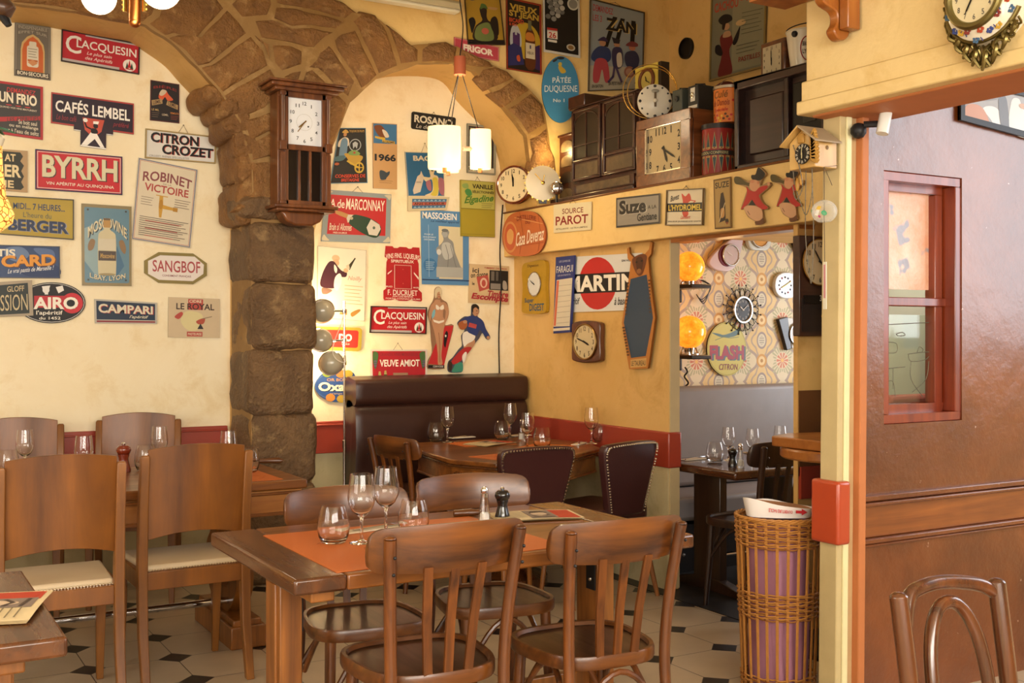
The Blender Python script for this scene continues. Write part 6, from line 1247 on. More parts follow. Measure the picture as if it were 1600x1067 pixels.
# regulator clock on the stone pillar
k = mpp(465, 240, 'face'); t = on_wall('wall_clock', 'carved wooden pendulum wall clock with white square dial hung on the stone pillar', 'clock', 'face', 463, 240, .05)
bw = .255; b0, b1 = -84 * k, 86 * k
mb = MB(); mb.box((0, (b0 + b1) / 2, .065), (bw + .05, b1 - b0, .13), W_CLK); mb.build('case', t, bev=.004)
def mould(z0, y, h, ex, nm):
    mb = MB(); mb.box((0, y, .075 + ex / 2), (bw + .05 + 2 * ex, h, .15 + ex), W_CLK); return mb.build(nm, t, bev=min(.008, h * .3))
mould(0, b1 + .01, .02, .03, 'cornice'); mould(0, b1 + .03, .022, .055, 'cornice'); mould(0, b1 + .047, .012, .068, 'cornice')
mould(0, b0 - .01, .02, .03, 'base_moulding'); mould(0, b0 - .028, .016, .015, 'base_moulding')
mb = MB(); mb.prism([(-.13, b0 - .035), (.13, b0 - .035), (.10, b0 - .085), (.05, b0 - .11), (-.05, b0 - .11), (-.10, b0 - .085)], 0, .12, W_CLK); mb.build('bracket', t, bev=.012, seg=3)
for s in (-1, 1):
    mb = MB(); x = s * (bw / 2 + .003)
    mb.tube([(x, b1 - .02, .15), (x, .05 - .02, .15)], [.013, .011], W_CLK, 12); mb.box((x, b1 - .012, .15), (.034, .025, .034), W_CLK); mb.box((x, .015, .15), (.04, .05, .04), W_CLK)
    mb.box((x, (b0 - .01) / 2, .148), (.028, -b0 - .03, .03), W_CLK); mb.box((x, b0 + .01, .148), (.036, .02, .036), W_CLK); mb.build('column', t, bev=.003)
d0 = .055
mb = MB()
for y, h in ((b1 - .015, .03), (d0 - .045, .03), (b0 + .012, .025)): mb.box((0, y, .14), (bw - .02, h, .022), W_CLK)
for x in (-.108, .108): mb.box((x, (b0 + b1) / 2, .14), (.022, b1 - b0, .022), W_CLK)
for x in (-.033, .03): mb.box((x, (b0 + d0 - .05) / 2, .138), (.014, d0 - .05 - b0, .018), W_CLK)
mb.build('door', t, bev=.002)
mb = MB(); mb.box((0, (b0 + d0 - .05) / 2, .131), (.2, d0 - .05 - b0, .003), plain('#1c1512', .15, coat=.5)); mb.build('glass_panel', t, smooth=0)
sub = thing('x', '', '') ; bpy.data.objects.remove(sub)
o = MB(); fm = plain('#e4e6ea', .35, var=.06); cyd = (b1 - .03 + d0 - .03) / 2; hs = (b1 - .03 - d0 + .03) / 2
o.box((0, cyd, .132), (.196, 2 * hs, .004), fm)
for i in range(12):
    a = PI / 2 - i * PI / 6; s = str(i or 12); w = .011 * (1 if len(s) == 1 else 1.7)
    c = V((.079 * math.cos(a), cyd + .079 * math.sin(a) * hs / .098, .1346))
    if s == '1': o.box((c.x, c.y, c.z), (.004, .02, .0004), plain('#2c2a2c', .5))
    else: put_letters(o, s, lambda u, v, c=c, w=w: c + V(((u - .5) * w * 1.2, (v - .5) * .02, 0)), plain('#2c2a2c', .5), .01)
o.tube([(.045 * math.cos(q * PI / 18), cyd + .045 * math.sin(q * PI / 18), .1343) for q in range(36)], .0008, plain('#c9c6c0', .5), 4, True)
for x in (-.02, .022): o.ball((x, cyd - .022, .134), .005, plain('#2c2a2c', .4), 8, (1, 1, .3))
o.build('dial', t)
for nm, L, ang, w in (('hour_hand', .045, 7.6 / 12, .006), ('minute_hand', .068, 36 / 60, .004)):
    mb = MB(); a = PI / 2 - 2 * PI * ang; d = V((math.cos(a), math.sin(a), 0)); c = V((0, cyd, .139)); mb.tube([c - d * .012, c + d * L], w * .6, metal('#9a7c4a', .35), 6, flat=.3); mb.build(nm, t)

# partition clocks
k = mpp(840, 449, 'part'); t = on_wall('wall_clock', 'yellow painted advertising clock with white oval dial, left on the partition', 'clock', 'part', 839, 449, .004)
w, h = 24 * k / .66 , 41 * k
mb = MB(); pr = spline([(-w * .95, h * .85), (-w * .2, h * .98), (w * .75, h), (w, h * .75), (w * .95, 0), (w, -h * .8), (w * .7, -h), (-w * .8, -h * .97), (-w, -h * .7), (-w * .92, 0)], 5)
mb.prism(pr, 0, .025, plain('#bd9428', .4, var=.25, scale=30)); 
for tx, u0, v0, u1, v1, c in (('Digestion', -.5, .75, .4, .88, '#6a4a14'), ('Super', -.75, -.62, 0, -.40, '#2f5470'), ('DIGEST', -.35, -.9, .85, -.62, '#2f5470')):
    put_letters(mb, tx, lambda x, y, a=(u0, v0, u1, v1): V(((a[0] + (a[2] - a[0]) * x) * w, (a[1] + (a[3] - a[1]) * y) * h, .0256)), plain(c, .4), .025)
mb.build('case', t, bev=.004)
t2_ = bpy.data.objects.new('face', None); t2_.name = 'clock_face'; COL.objects.link(t2_); t2_.parent = t; t2_.location = (.1 * w, .12 * h, .028)
dial(t2_, .075, '#dcdcd8', '#8a8a86', .003, nums=False, hm=(9, 50), hw=.8); ring(t2_, .077, .0045, .002, M_SILV)
k = mpp(923, 534, 'part'); t = on_wall('wall_clock', 'dark wooden barrel-sided wall clock below the white red-disc poster', 'clock', 'part', 923, 534, .004)
w, h = 26.5 * k / .67, 33 * k
mb = MB(); mb.prism(spline([(-w * .85, h * .92), (0, h), (w * .85, h * .92), (w, h * .7), (w * .98, 0), (w, -h * .7), (w * .85, -h * .92), (0, -h), (-w * .85, -h * .92), (-w, -h * .7), (-w * .98, 0), (-w, h * .7)], 4), 0, .04, W_CLK2); mb.build('case', t, bev=.008, seg=3)
f = bpy.data.objects.new('clock_face', None); COL.objects.link(f); f.parent = t; f.location = (0, 0, .041)
dial(f, w * .78, '#c9b890', '#3a2c1e', .004, hm=(3, 48), ry=h * .8, num_r=.78, ns=.2); ring(f, w * .8, .006, .004, metal('#a88c58', .3), h * .82)

# shelf: pixel foot on the ledge top
def shelf_thing(name, label, cat, px, py, x=None, z=2.206):
    p = P(px, py, ('', 0)[1:] and 'shelf'); q = P(px, py, (0, x or 3.80)); return thing(name, label, cat, (q.x, q.y, z), R=MX(((0, 1, 0), (-1, 0, 0), (0, 0, 1))))
# local frame there: x towards the viewer's right (along -Y), y into the room depth (+X), z up
def boxy(mb, x0, x1, y0, y1, z0, z1, m): mb.box(((x0 + x1) / 2, (y0 + y1) / 2, (z0 + z1) / 2), (x1 - x0, y1 - y0, z1 - z0), m)
def ylen(xa, xb, X=3.8): return abs(P(xa, 300, (0, X)).y - P(xb, 300, (0, X)).y)
def face_on(t, loc, nm='clock_face'):       # face frame: x right, y up, z to the viewer
    f = bpy.data.objects.new(nm, None); COL.objects.link(f); f.parent = t; f.location = loc; f.rotation_euler = (PI / 2, 0, 0); return f
def facing(nx, ny): l = math.hypot(nx, ny); nx /= l; ny /= l; return MX(((-ny, 0, nx), (nx, 0, ny), (0, 1, 0)))
# round kitchen clock and sunburst clock at the left end
t = on_wall('wall_clock', 'round chrome-rimmed clock with arabic numerals at the left end of the ledge', 'clock', 'beam', 808, 290, .07); t.rotation_euler = facing(-.85, -.55).to_euler()
r = 29.5 * mpp(808, 290, 'beam'); disc_case(t, r * .97, .05, metal('#8a5a40', .3)); dial(t, r * .88, '#d3c19a', '#2a2018', .055, hm=(11, 59), num_r=.8, ns=.2); ring(t, r * .94, .009, .05, metal('#c09080', .15))
t = thing('mantel_clock', 'silver sunburst clock with pointed gilt rim beside the chrome-rimmed one', 'clock', P(848, 286, (0, 3.72)), R=facing(-.45, -.9))
r = 27 * mpp(846, 286, 'beam'); mb = MB(); mb.lathe([(0, 0), (r, 0), (r, .008), (r * .3, .016), (0, .017)], plain('#c2b49a', .5, .7, .1), 48); mb.build('dial', t)
for i in range(20):
    a = 2 * PI * i / 20; mb = MB(); mb.prism([(r * .97 * math.cos(a - .1), r * .97 * math.sin(a - .1)), (r * 1.1 * math.cos(a), r * 1.1 * math.sin(a)), (r * .97 * math.cos(a + .1), r * .97 * math.sin(a + .1))], 0, .008, M_GOLD); mb.build('sun_ray', t, smooth=0)
for a, L, nm in ((2.3, .7, 'minute_hand'), (1.4, .45, 'hour_hand')):
    mb = MB(); mb.tube([(-.1 * r * math.cos(a), -.1 * r * math.sin(a), .02), (L * r * math.cos(a), L * r * math.sin(a), .02)], .003, M_GOLD, 6); mb.build(nm, t)
mb = MB(); mb.ball((0, 0, .018), .014, M_GOLD, 10, (1, 1, .5)); mb.build('boss', t)
mb = MB(); mb.box((0, -r * .98 - .006, -.012), (.05, .03, .02), W_BLK); mb.build('foot', t)
t = thing('chrome_spotlight', 'small polished chrome spotlight ball at the foot of the sunburst clock', 'lamp', P(870, 294, (0, 3.73)), R=facing(-.5, -.85))
mb = MB(); mb.ball((0, 0, 0), .042, M_CHROME, 24, (1, 1, .7), 0, 90); mb.build('dome', t)
mb = MB(); mb.tube([(0, 0, .002), (0, -.02, -.03), (0, 2.207 - t.location.z, -.035)], .008, M_IRON, 8); mb.build('stem', t)

# dolls' sideboard with painted panels
q = P(1000, 282, (0, 3.82)); Lw = ylen(868, 1000, 3.82)
t = thing('miniature_dresser', 'dark carved dresser with latticed doors and painted panels on the ledge', 'dresser', (3.80, q.y, 2.206), R=MX(((0, 1, 0), (-1, 0, 0), (0, 0, 1))))
Wd = ylen(893, 1000, 3.82); H1 = 150 * mpp(930, 220, (0, 3.82))
mb = MB(); boxy(mb, -Wd, 0, .02, .24, 0, H1, W_DRS); mb.build('body', t, bev=.006)
mb = MB(); boxy(mb, -Lw, -Wd, .05, .24, .0, H1 * .76, W_DRS); boxy(mb, -Lw - .01, -Wd, .04, .25, H1 * .75, H1 * .78, W_DRS); wing = mb.build('side_wing', t, bev=.004)
mb = MB(); boxy(mb, -Wd - .01, -Wd * .76, 0, .22, H1, H1 + .075, W_DRS); mb.build('finial_block', t, bev=.006)
mb = MB(); boxy(mb, -Lw + .01, .0, -.03, .26, 0, .035, W_DRS); mb.build('plinth', t, bev=.008)
mb = MB(); boxy(mb, -Wd, 0, .0, .24, H1 * .985, H1 * 1.0, W_DRS); mb.build('top_moulding', t, bev=.004)
M_LAT = plain('#30261b', .3, var=.2, scale=20); M_SC = plaster('#6f5a3e', '#4a3e2e', '#3a3226', 'painted_scene', .35, 9)
for i, (a, b) in enumerate(((-.95, -.52), (-.48, -.03))):
    x0, x1 = a * Wd, b * Wd
    mb = MB(); boxy(mb, x0, x1, .008, .022, H1 * .22, H1 * .97, W_DRS)
    for xx in (x0, x1 - .018): boxy(mb, xx, xx + .018, -.004, .02, H1 * .22, H1 * .97, W_DRS)
    for zz in (.22, .41, .945): boxy(mb, x0, x1, -.004, .02, H1 * zz, H1 * zz + .014, W_DRS)
    dr = mb.build('door', t, bev=.003)
    mb = MB(); boxy(mb, x0 + .025, x1 - .025, .004, .0085, H1 * .45, H1 * .93, M_LAT); mb.build('lattice_pane', dr)
    mb = MB(); xm = (x0 + x1) / 2; boxy(mb, xm - .004, xm + .004, -.002, .008, H1 * .45, H1 * .93, W_DRS); boxy(mb, x0 + .02, x1 - .02, -.002, .008, H1 * .58, H1 * .59, W_DRS)
    mb.tube([(xm + (x1 - x0 - .05) / 2 * math.cos(PI * j / 10), .002, H1 * .82 + .06 * math.sin(PI * j / 10)) for j in range(11)], .004, W_DRS, 6); mb.build('glazing_bar', dr)
    mb = MB(); boxy(mb, x0 + .03, x1 - .03, .003, .0085, H1 * .25, H1 * .39, M_SC); mb.build('painted_panel', dr)
mb = MB(); boxy(mb, -.93 * Wd, -.05 * Wd, .002, .022, H1 * .07, H1 * .18, W_DRS); dw = mb.build('drawer', t, bev=.003)
mb = MB(); boxy(mb, -.88 * Wd, -.1 * Wd, -.001, .003, H1 * .085, H1 * .165, M_SC); mb.build('painted_panel', dw)
for zz in (.06, .24, .42, .58):
    xm = -(Lw + Wd) / 2; ww = (Lw - Wd) * .36
    mb = MB(); mb.prism([(xm - ww, H1 * zz), (xm + ww, H1 * zz)] + [(xm + ww * math.cos(PI * j / 10), H1 * (zz + .06) + .035 * math.sin(PI * j / 10)) for j in range(11)], .045, .052, M_SC if zz != .24 else W_BLK, 'y'); mb.build('painted_panel', wing)
def shelfR(nx, ny): l = math.hypot(nx, ny); a, b = -nx / l, -ny / l; return MX(((b, a, 0), (-a, b, 0), (0, 0, 1)))
# big square clock
q = P(1078, 270, (0, 3.745)); ww = ylen(994, 1078, 3.745); hh = 108 * mpp(1036, 235, (0, 3.745))
t = thing('mantel_clock', 'large square wooden clock with slanting cream dial on the ledge', 'clock', (3.745, q.y, 2.206), R=MX(((0, 1, 0), (-1, 0, 0), (0, 0, 1))))
mb = MB(); fr = .17 * ww
boxy(mb, -ww, 0, .0205, .17, 0, hh, W_CLK); boxy(mb, -ww, 0, 0, .02, 0, fr * .8, W_CLK); boxy(mb, -ww, 0, 0, .02, hh - fr * .7, hh, W_CLK); boxy(mb, -ww, -ww + fr, 0, .02, fr * .8, hh - fr * .7, W_CLK); boxy(mb, -fr, 0, 0, .02, fr * .8, hh - fr * .7, W_CLK); mb.build('case', t, bev=.005)
mb = MB(); boxy(mb, -ww + fr, -fr, .0, .018, fr * .8, fr * .8 + .006, M_SILV); boxy(mb, -ww + fr, -fr, .0, .018, hh - fr * .7 - .006, hh - fr * .7, M_SILV); boxy(mb, -ww + fr, -ww + fr + .012, 0, .018, fr * .8, hh - fr * .7, M_SILV); mb.build('bezel', t)
f = face_on(t, (-ww / 2, .019, hh / 2)); dial(f, (ww / 2 - fr), '#b8a277', '#1f1812', .004, hm=(5, 20), square=(ww / 2 - fr, hh / 2 - fr * .75), num_r=.8, ns=.22, bold=.025)
zt = 2.207 + hh
# white clock with gilt wire hoops, box cameras on the big clock
X8 = 3.80; q = P(1023, 150, (0, X8)); t = thing('desk_clock', 'round white clock encircled by two gilt wire hoops, standing on the square clock', 'clock', (X8, P(1023, 180, (0, X8)).y, zt), R=shelfR(-.5, -.86))
r = 27 * mpp(1023, 156, (0, X8)); f = face_on(t, (0, 0, r + .005), 'clock_body')
mb = MB(); mb.lathe([(0, -.03), (r * .9, -.03), (r, -.01), (r, .0), (r * .85, .012), (0, .022)], plain('#cfc6b2', .3), 40); mb.build('dial', f)
for i in range(12):
    a = i * PI / 6; mb = MB(); mb.ball((.86 * r * math.cos(a), .86 * r * math.sin(a), .012), .006 if i % 3 else .009, plain('#1c1814', .4), 8, (1, 1, .4)); mb.build('hour_mark', f)
mb = MB(); mb.tube([(0, -.35 * r, .026), (0, .55 * r, .026)], .006, plain('#5c4a34', .4), 8); mb.ball((0, .55 * r, .026), .018, plain('#8a8474', .4), 10, (1.3, .6, .4)); mb.ball((0, 0, .026), .013, plain('#cfc6b2', .4), 10); mb.build('hand', f)
for s, rr in ((0, 1.58), (.05, 1.45)):
    mb = MB(); mb.tube([(rr * r * math.cos(2 * PI * j / 60) - .02 + s * .3, rr * r * math.sin(2 * PI * j / 60) + r * .66, -.04 - s * .6) for j in range(60)], .0028, M_GOLD, 6, True); mb.build('wire_hoop', f)
mb = MB(); boxy(mb, -.04, .04, .0, .07, 0, .012, W_BLK); mb.build('foot', t)
for i, (px, lab) in enumerate(((1058, 'black box camera, left of the two on the square clock'), (1078, 'black box camera with white front plate, right of the two on the square clock'))):
    t = thing('box_camera', lab, 'camera', (3.79 + .02 * i, P(px, 180, (0, 3.79)).y, zt), R=MX(((0, 1, 0), (-1, 0, 0), (0, 0, 1))), group=None)
    mb = MB(); hh_ = (.125, .13)[i]; boxy(mb, -.042, .042, 0, .11, 0, hh_, plain('#24221e' if i else '#3c4038', .45)); mb.build('body', t, bev=.004)
    mb = MB(); mb.lathe([(.016, 0), (.016, .008), (.01, .01), (0, .006)], M_SILV if i else plain('#2c2c28', .4), 20, (0, 0, hh_ * .6), R=MX.Rotation(PI / 2, 3, 'X')); mb.build('lens', t)
    if i:
        mb = MB(); boxy(mb, -.018, .018, -.002, .0, hh_ * .35, hh_ * .9, plain('#cfc8b8', .4)); boxy(mb, -.036, .036, -.002, 0, .008, .024, plain('#cfc8b8', .4)); mb.build('front_plate', t)
    mb = MB(); mb.tube([(-.02, .03, hh_), (-.015, .03, hh_ + .012), (.015, .07, hh_ + .012), (.02, .07, hh_)], .004, M_IRON, 6); mb.build('carry_strap', t)
# small yellow picture clock behind
t = on_wall('wall_clock', 'yellow square clock card with a brown ring, half hidden behind the white clock', 'clock', (0, 4.05), 1013, 127, 0)
s = 24 * mpp(1013, 127, (0, 4.05)); mb = MB(); mb.box((0, 0, 0), (2.4 * s, 2 * s, .03), plain('#c9b04a', .5)); mb.build('case', t)
mb = MB(); mb.box((1.35 * s, 0, -.02), (.3 * s, 2 * s, .06), W_BLK); mb.build('side', t)
mb = MB(); mb.tube([(.1 * s, -1.0 * s, 0), (.1 * s, 0, -.02)], .012, W_BLK, 8); mb.build('stand', t)
f = bpy.data.objects.new('clock_face', None); COL.objects.link(f); f.parent = t; f.location = (.1 * s, 0, .016); ring(f, .72 * s, .012, .004, plain('#6a3c1c', .4)); dial(f, .68 * s, '#b5a050', '#5a4420', .004, nums=False, hm=(11, 20))
bx = P(1013, 127, (0, 4.05))
# support under the yellow clock: stack of dark boxes on the ledge
mb = MB(); mb.box((4.15, bx.y, 2.206 + (bx.z - s - 2.206) / 2), (.16, .3, bx.z - s - 2.206), W_BLK); tag(mb.build('wooden_box', bev=.006), 'dark tall wooden box standing behind the dresser on the ledge', 'box')
# tins
def tin(name, label, px, foot_z, r, h, base, X, art):
    t = thing(name, label, 'tin', (X, P(px, 200, (0, X)).y, foot_z)); mb = MB()
    mb.lathe([(0, 0), (r, 0), (r, h), (0, h)], plain(base, .35, var=.2, scale=14), 40); mb.build('body', t)
    art(t, r, h); return t
def wrap(mb, r, h, pts, m, a0=PI * 1.07): mb.poly([((r + .0008) * math.cos(a0 + u), (r + .0008) * math.sin(a0 + u), v * h) for u, v in pts], m)
def red_art(t, r, h):
    mb = MB()
    for k in range(-4, 5):
        a = k * .42
        for z0, z1, c in ((.58, .93, '#3c4a4c'), (.06, .42, '#3c4a4c')):
            wrap(mb, r, h, [(a - .16, z0), (a, z0 - .02), (a + .16, z0), (a, z1)] if z0 > .5 else [(a - .16, z1), (a, z1 + .02), (a + .16, z1), (a, z0)], plain('#a8935c', .4))
            wrap(mb, r + .0006, h, [(a - .11, z0 + .03), (a + .11, z0 + .03), (a, z1 - .05)] if z0 > .5 else [(a - .11, z1 - .03), (a + .11, z1 - .03), (a, z0 + .06)], plain(c, .4))
    mb.build('pattern', t); mb = MB(); mb.lathe([(r + .001, .44 * h), (r + .0018, .44 * h), (r + .0018, .54 * h), (r + .001, .54 * h)], plain('#2a2c2c', .4), 40)
    put_letters(mb, 'ROUDOUDOU CONFISERIE', lambda x, y: V(((r + .0026) * math.cos(PI * 1.07 - 1.3 + 2.6 * x), (r + .0026) * math.sin(PI * 1.07 - 1.3 + 2.6 * x), (.46 + .06 * y) * h)), plain('#b8a878', .4), .02); mb.build('band', t)
    mb = MB(); mb.lathe([(r, h), (r + .004, h), (r + .004, h + .025), (0, h + .028)], plain('#2c2624', .4), 40); mb.build('lid', t)
rt = 25 * mpp(1120, 240, (0, 3.86)) ; ht = 74 * mpp(1120, 240, (0, 3.86))
tin('tea_tin', 'red tin with dark diamond pattern standing on the ledge', 1122, 2.206, rt, ht, '#8f2a22', 3.86, red_art)
def or_art(t, r, h):
    mb = MB()
    for tx, u0, u1, v0, v1, c in (('Culé', -.5, .5, .68, .88, '#7a4a14'), ('de Dunois', -.6, .6, .46, .64, '#8a3a14'), ('Spéciale', -.5, .5, .28, .4, '#a8241c')):
        put_letters(mb, tx, lambda x, y, a=(u0, u1, v0, v1): V(((r + .001) * math.cos(PI * 1.07 + a[0] + (a[1] - a[0]) * x), (r + .001) * math.sin(PI * 1.07 + a[0] + (a[1] - a[0]) * x), (a[2] + (a[3] - a[2]) * y) * h)), plain(c, .4), .02, .2)
    for i in range(26):
        a = -1.5 + 3 * ((i * 29) % 26) / 26; z = .05 + .2 * ((i * 11) % 13) / 13 + (0.6 * (abs(a) > .8) * ((i * 7) % 10) / 10)
        wrap(mb, r, h, [(a + .09 * math.cos(q), z + .035 * math.sin(q)) for q in [j * PI / 4 for j in range(8)]], plain(('#a8241c', '#c9a03c', '#5a3a1c')[i % 3], .4))
    mb.build('picture', t); mb = MB(); mb.lathe([(r, h - .012), (r + .004, h - .01), (r + .004, h + .004), (0, h + .002)], plain('#bdb4a4', .3, 1), 40); mb.build('lid', t)
    mb = MB(); mb.tube([(.3 * r + r * .9 * math.cos(PI * j / 14) * .2 - r * .6, r * .98 * math.cos(PI * j / 14), h + .045 * math.sin(PI * j / 14)) for j in range(15)], .002, M_SILV, 6); mb.build('handle', t)
tin('biscuit_tin', 'orange decorated tin standing on the red diamond-patterned tin', 1141, 2.206 + ht + .028, 26 * mpp(1141, 160, (0, 3.88)), 56 * mpp(1141, 160, (0, 3.88)), '#c9702c', 3.90, or_art)
# round tray leaning behind
t = on_wall('round_tray', 'dark red round tray leaning behind the orange tin', 'tray', (0, 4.2), 1133, 178, 0); r = 62 * mpp(1133, 178, (0, 4.2)) * .8
mb = MB(); mb.lathe([(0, 0), (r * .9, 0), (r, .012), (r, .018), (r * .88, .008), (0, .006)], plain('#4a1a10', .3), 48); mb.build('dish', t)
zb = P(1133, 178, (0, 4.2)).z - r; mb = MB(); mb.box((0, -r - (zb - 2.2) / 2 + .005, 0), (.16, zb - 2.2, .08), W_BLK); mb.build('stand', t)
# dark framed cabinet
Xc = 3.80; q = P(1290, 240, (0, Xc)); ww = ylen(1147, 1290, Xc); hh = .45; z0 = 2.206
t = thing('wooden_cabinet', 'dark wooden cabinet with two recessed panels at the right of the ledge', 'cabinet', (Xc, q.y, z0), R=MX(((0, 1, 0), (-1, 0, 0), (0, 0, 1))))
mb = MB(); W_CAB = wood('#1d0f09', '#38201a', 0, .4, 16, .3)
boxy(mb, -ww, 0, .05, .28, 0, hh, W_CAB)
for a in ((-ww, 0, 0, .035), (-ww, 0, hh - .04, hh), ): boxy(mb, a[0], a[1], 0, .06, a[2], a[3], W_CAB)
for a in ((-ww, -ww + .03), (-.03, 0)): boxy(mb, a[0], a[1], 0, .06, 0, hh, W_CAB)
boxy(mb, -ww * .47, -ww * .42, .02, .06, .03, hh - .03, W_CAB); mb.build('case', t, bev=.006)
mb = MB(); boxy(mb, -ww + .07, -ww * .5, .035, .052, .08, hh - .09, W_CAB); mb.build('left_panel', t, bev=.012)
mb = MB(); boxy(mb, -ww * .40, -.05, .035, .052, .06, hh - .07, plain('#181714', .35)); pn = mb.build('right_panel', t, bev=.004)
mb = MB(); boxy(mb, -ww * .28, -ww * .15, .03, .036, .18, .33, plain('#2c2a26', .4)); mb.build('grille', pn, bev=.004)
zc = z0 + hh + .002
t = thing('desk_clock', 'small square wooden clock standing on the dark cabinet', 'clock', (3.90, P(1207, 140, (0, 3.9)).y, zc), math.radians(-8), R=MX(((0, 1, 0), (-1, 0, 0), (0, 0, 1))))
s = 27 * mpp(1205, 115, (0, 3.9)); mb = MB(); boxy(mb, -s, s, 0, .09, 0, 2.2 * s, W_CLK2); mb.build('case', t, bev=.008)
f = face_on(t, (0, -.001, 1.1 * s)); dial(f, s * .72, '#a89a7c', '#3a2c1e', .004, hm=(6, 0), square=(s * .74, s * .8), num_r=.82, ns=.2)
t = thing('bucket', 'white enamel bucket with red ring mark standing on the dark cabinet', 'bucket', (3.94, P(1256, 130, (0, 3.94)).y, zc)); r = 27 * mpp(1256, 110, (0, 3.94))
mb = MB(); h = .19; mb.lathe([(0, 0), (r * .72, 0), (r, h), (r + .004, h + .002), (r + .003, h + .006), (r - .004, h), (r * .7, .006), (0, .006)], plain('#cfc4ac', .3, coat=.4), 40); mb.build('body', t)
mb = MB(); a0 = PI * 1.32
ringp = [((r * (.72 + .28 * (z / h)) + .0015) * math.cos(a0 + u), (r * (.72 + .28 * z / h) + .0015) * math.sin(a0 + u), z) for u, z in [(.42 * math.cos(j * PI / 14), .1 + .055 * math.sin(j * PI / 14)) for j in range(28)]]
mb.tube(ringp, .0028, plain('#9a2c24', .4), 5, True)
for w_, z_ in (('BRASSERIE', .11), ('LYON', .075)): put_letters(mb, w_, lambda x, y, z_=z_: V(((r * (.72 + .28 * z_ / h) + .003) * math.cos(a0 - .3 + .6 * x), (r * (.72 + .28 * z_ / h) + .003) * math.sin(a0 - .3 + .6 * x), z_ + .022 * y)), plain('#3a2c26', .4), .03)
mb.build('mark', t)
mb = MB(); mb.tube([(r * math.cos(PI * j / 14 - 1), r * math.sin(PI * j / 14 - 1), h + .02 + .05 * math.sin(PI * j / 14)) for j in range(15)], .003, M_IRON, 6); mb.ball((r * math.cos(PI * 1.08), r * math.sin(PI * 1.08), h - .02), .016, M_IRON, 10); mb.build('handle', t)

# cuckoo clock on the door post with chains, and a glass wind bell
M_PINE = wood('#b58a44', '#d4ae68', 1, .35, 14, .4); M_PINE2 = plain('#b88a40', .4, var=.25, scale=30)
Xk = 3.065; pc = P(1302, 235, (0, Xk - .06)); t = thing('cuckoo_clock', 'light pine cuckoo clock with black dial and hanging chains on the door post', 'clock', (Xk, 2.985, pc.z), R=wall_rot('post'))
k = mpp(1300, 230, 'post'); w, h = .064, 24 * k
mb = MB(); mb.prism([(-w, -h), (w, -h), (w, h * .75), (0, h * 1.55), (-w, h * .75)], 0, .11, M_PINE); mb.build('case', t, bev=.003)
for s in (-1, 1):
    mb = MB(); mb.prism([(0, h * 1.66), (0, h * 1.8), (s * (w + .026), h * .66), (s * (w + .026), h * .54)], -.0, .135, plain('#a8957a', .4, var=.2) if s > 0 else M_PINE); mb.build('roof', t, bev=.002)
f = bpy.data.objects.new('clock_face', None); COL.objects.link(f); f.parent = t; f.location = (.01, -.004, .112)
dial(f, .037, '#1a1614', '#d8d0bc', .006, hm=(6, 1), hand='#c9b88a', roman=True, num_r=.78, ns=.26)
mb = MB(); mb.box((0, h * .95, .114), (.03, .034, .008), M_PINE2); mb.build('cuckoo_door', t, bev=.003)
mb = MB()
for i in range(9):
    a = -1.2 + i * .3; c = (w * .92, h * (-.5 + .16 * i), .112); d = V((math.cos(a * .5 + .4), math.sin(a * .5 + .4), 0)) * .03
    mb.prism([(c[0], c[1] - .01), (c[0] + d.x * .6, c[1] + d.y - .012), (c[0] + d.x, c[1] + d.y), (c[0] + d.x * .5, c[1] + d.y + .012), (c[0] - .012, c[1] + .01)], .108, .122, M_PINE2)
mb.build('carved_leaves', t, bev=.002)
mb = MB(); mb.ball((w + .001, .3 * h, .05), .008, plain('#7a5a2c', .4), 12, (.15, 1, 1)); mb.build('sound_hole', t)
M_CHN = plain('#6e6656', .4)
def chain(t, pts, nm='chain', r=.0016):
    mb = MB(); P_ = [V(p) for p in spline(pts, 8, False)]; mb.tube(P_, r, M_CHN, 6)
    for i in range(0, len(P_), 2): mb.ball(P_[i], r * 1.7, M_CHN, 6)
    return mb.build(nm, t)
chain(t, [(-w * .9, h * .8, .10), (-w * .95, -h * 1.5, .09), (-w * .5, -h * 3.3, .08), (-w * .1, -h * 3.9, .08), (.02, -h * 2.6, .08), (.02, -h, .08)])
chain(t, [(-w * .6, h * .6, .115), (-w * .2, -h * .6, .115), (-w * .1, -h * 2.1, .1), (-w * .6, -h * 2.9, .1), (-w * .9, -h * 2.0, .1)])
chain(t, [(-.03, -h, .06), (-.032, -h * 5.2, .06), (-.01, -h * 8, .06), (.0, -h * 8, .06), (.008, -h * 5, .06), (.0, -h, .06)])
mb = MB()
for x, y, z in ((-w * .75, -h * 1.9, .085), (-w * .2, -h * 1.6, .1)): mb.ball((x, y, z), .011, M_PINE2, 10, (.7, 2.4, .7))
mb.build('pine_cone_weight', t)
def bell_mat():
    m, nt, b = newmat('milky_clear_glass'); b.inputs['Base Color'].default_value = (.8, .82, .78, 1); b.inputs['Roughness'].default_value = .08
    out = nt.nodes['Material Output']; tr = nt.nodes.new('ShaderNodeBsdfTransparent'); mx = nt.nodes.new('ShaderNodeMixShader'); lw = nt.nodes.new('ShaderNodeLayerWeight'); ma = nt.nodes.new('ShaderNodeMath')
    ma.operation = 'MULTIPLY_ADD'; ma.inputs[1].default_value = .5; ma.inputs[2].default_value = .1; nt.links.new(lw.outputs['Facing'], ma.inputs[0])
    nt.links.new(ma.outputs[0], mx.inputs[0]); nt.links.new(tr.outputs[0], mx.inputs[1]); nt.links.new(b.outputs[0], mx.inputs[2]); nt.links.new(mx.outputs[0], out.inputs[0]); return m
t = thing('wind_bell', 'clear round glass wind bell with yellow tag hanging below the cuckoo clock', 'wind bell', (2.985, 2.905, P(1292, 330, (0, 2.985)).z))
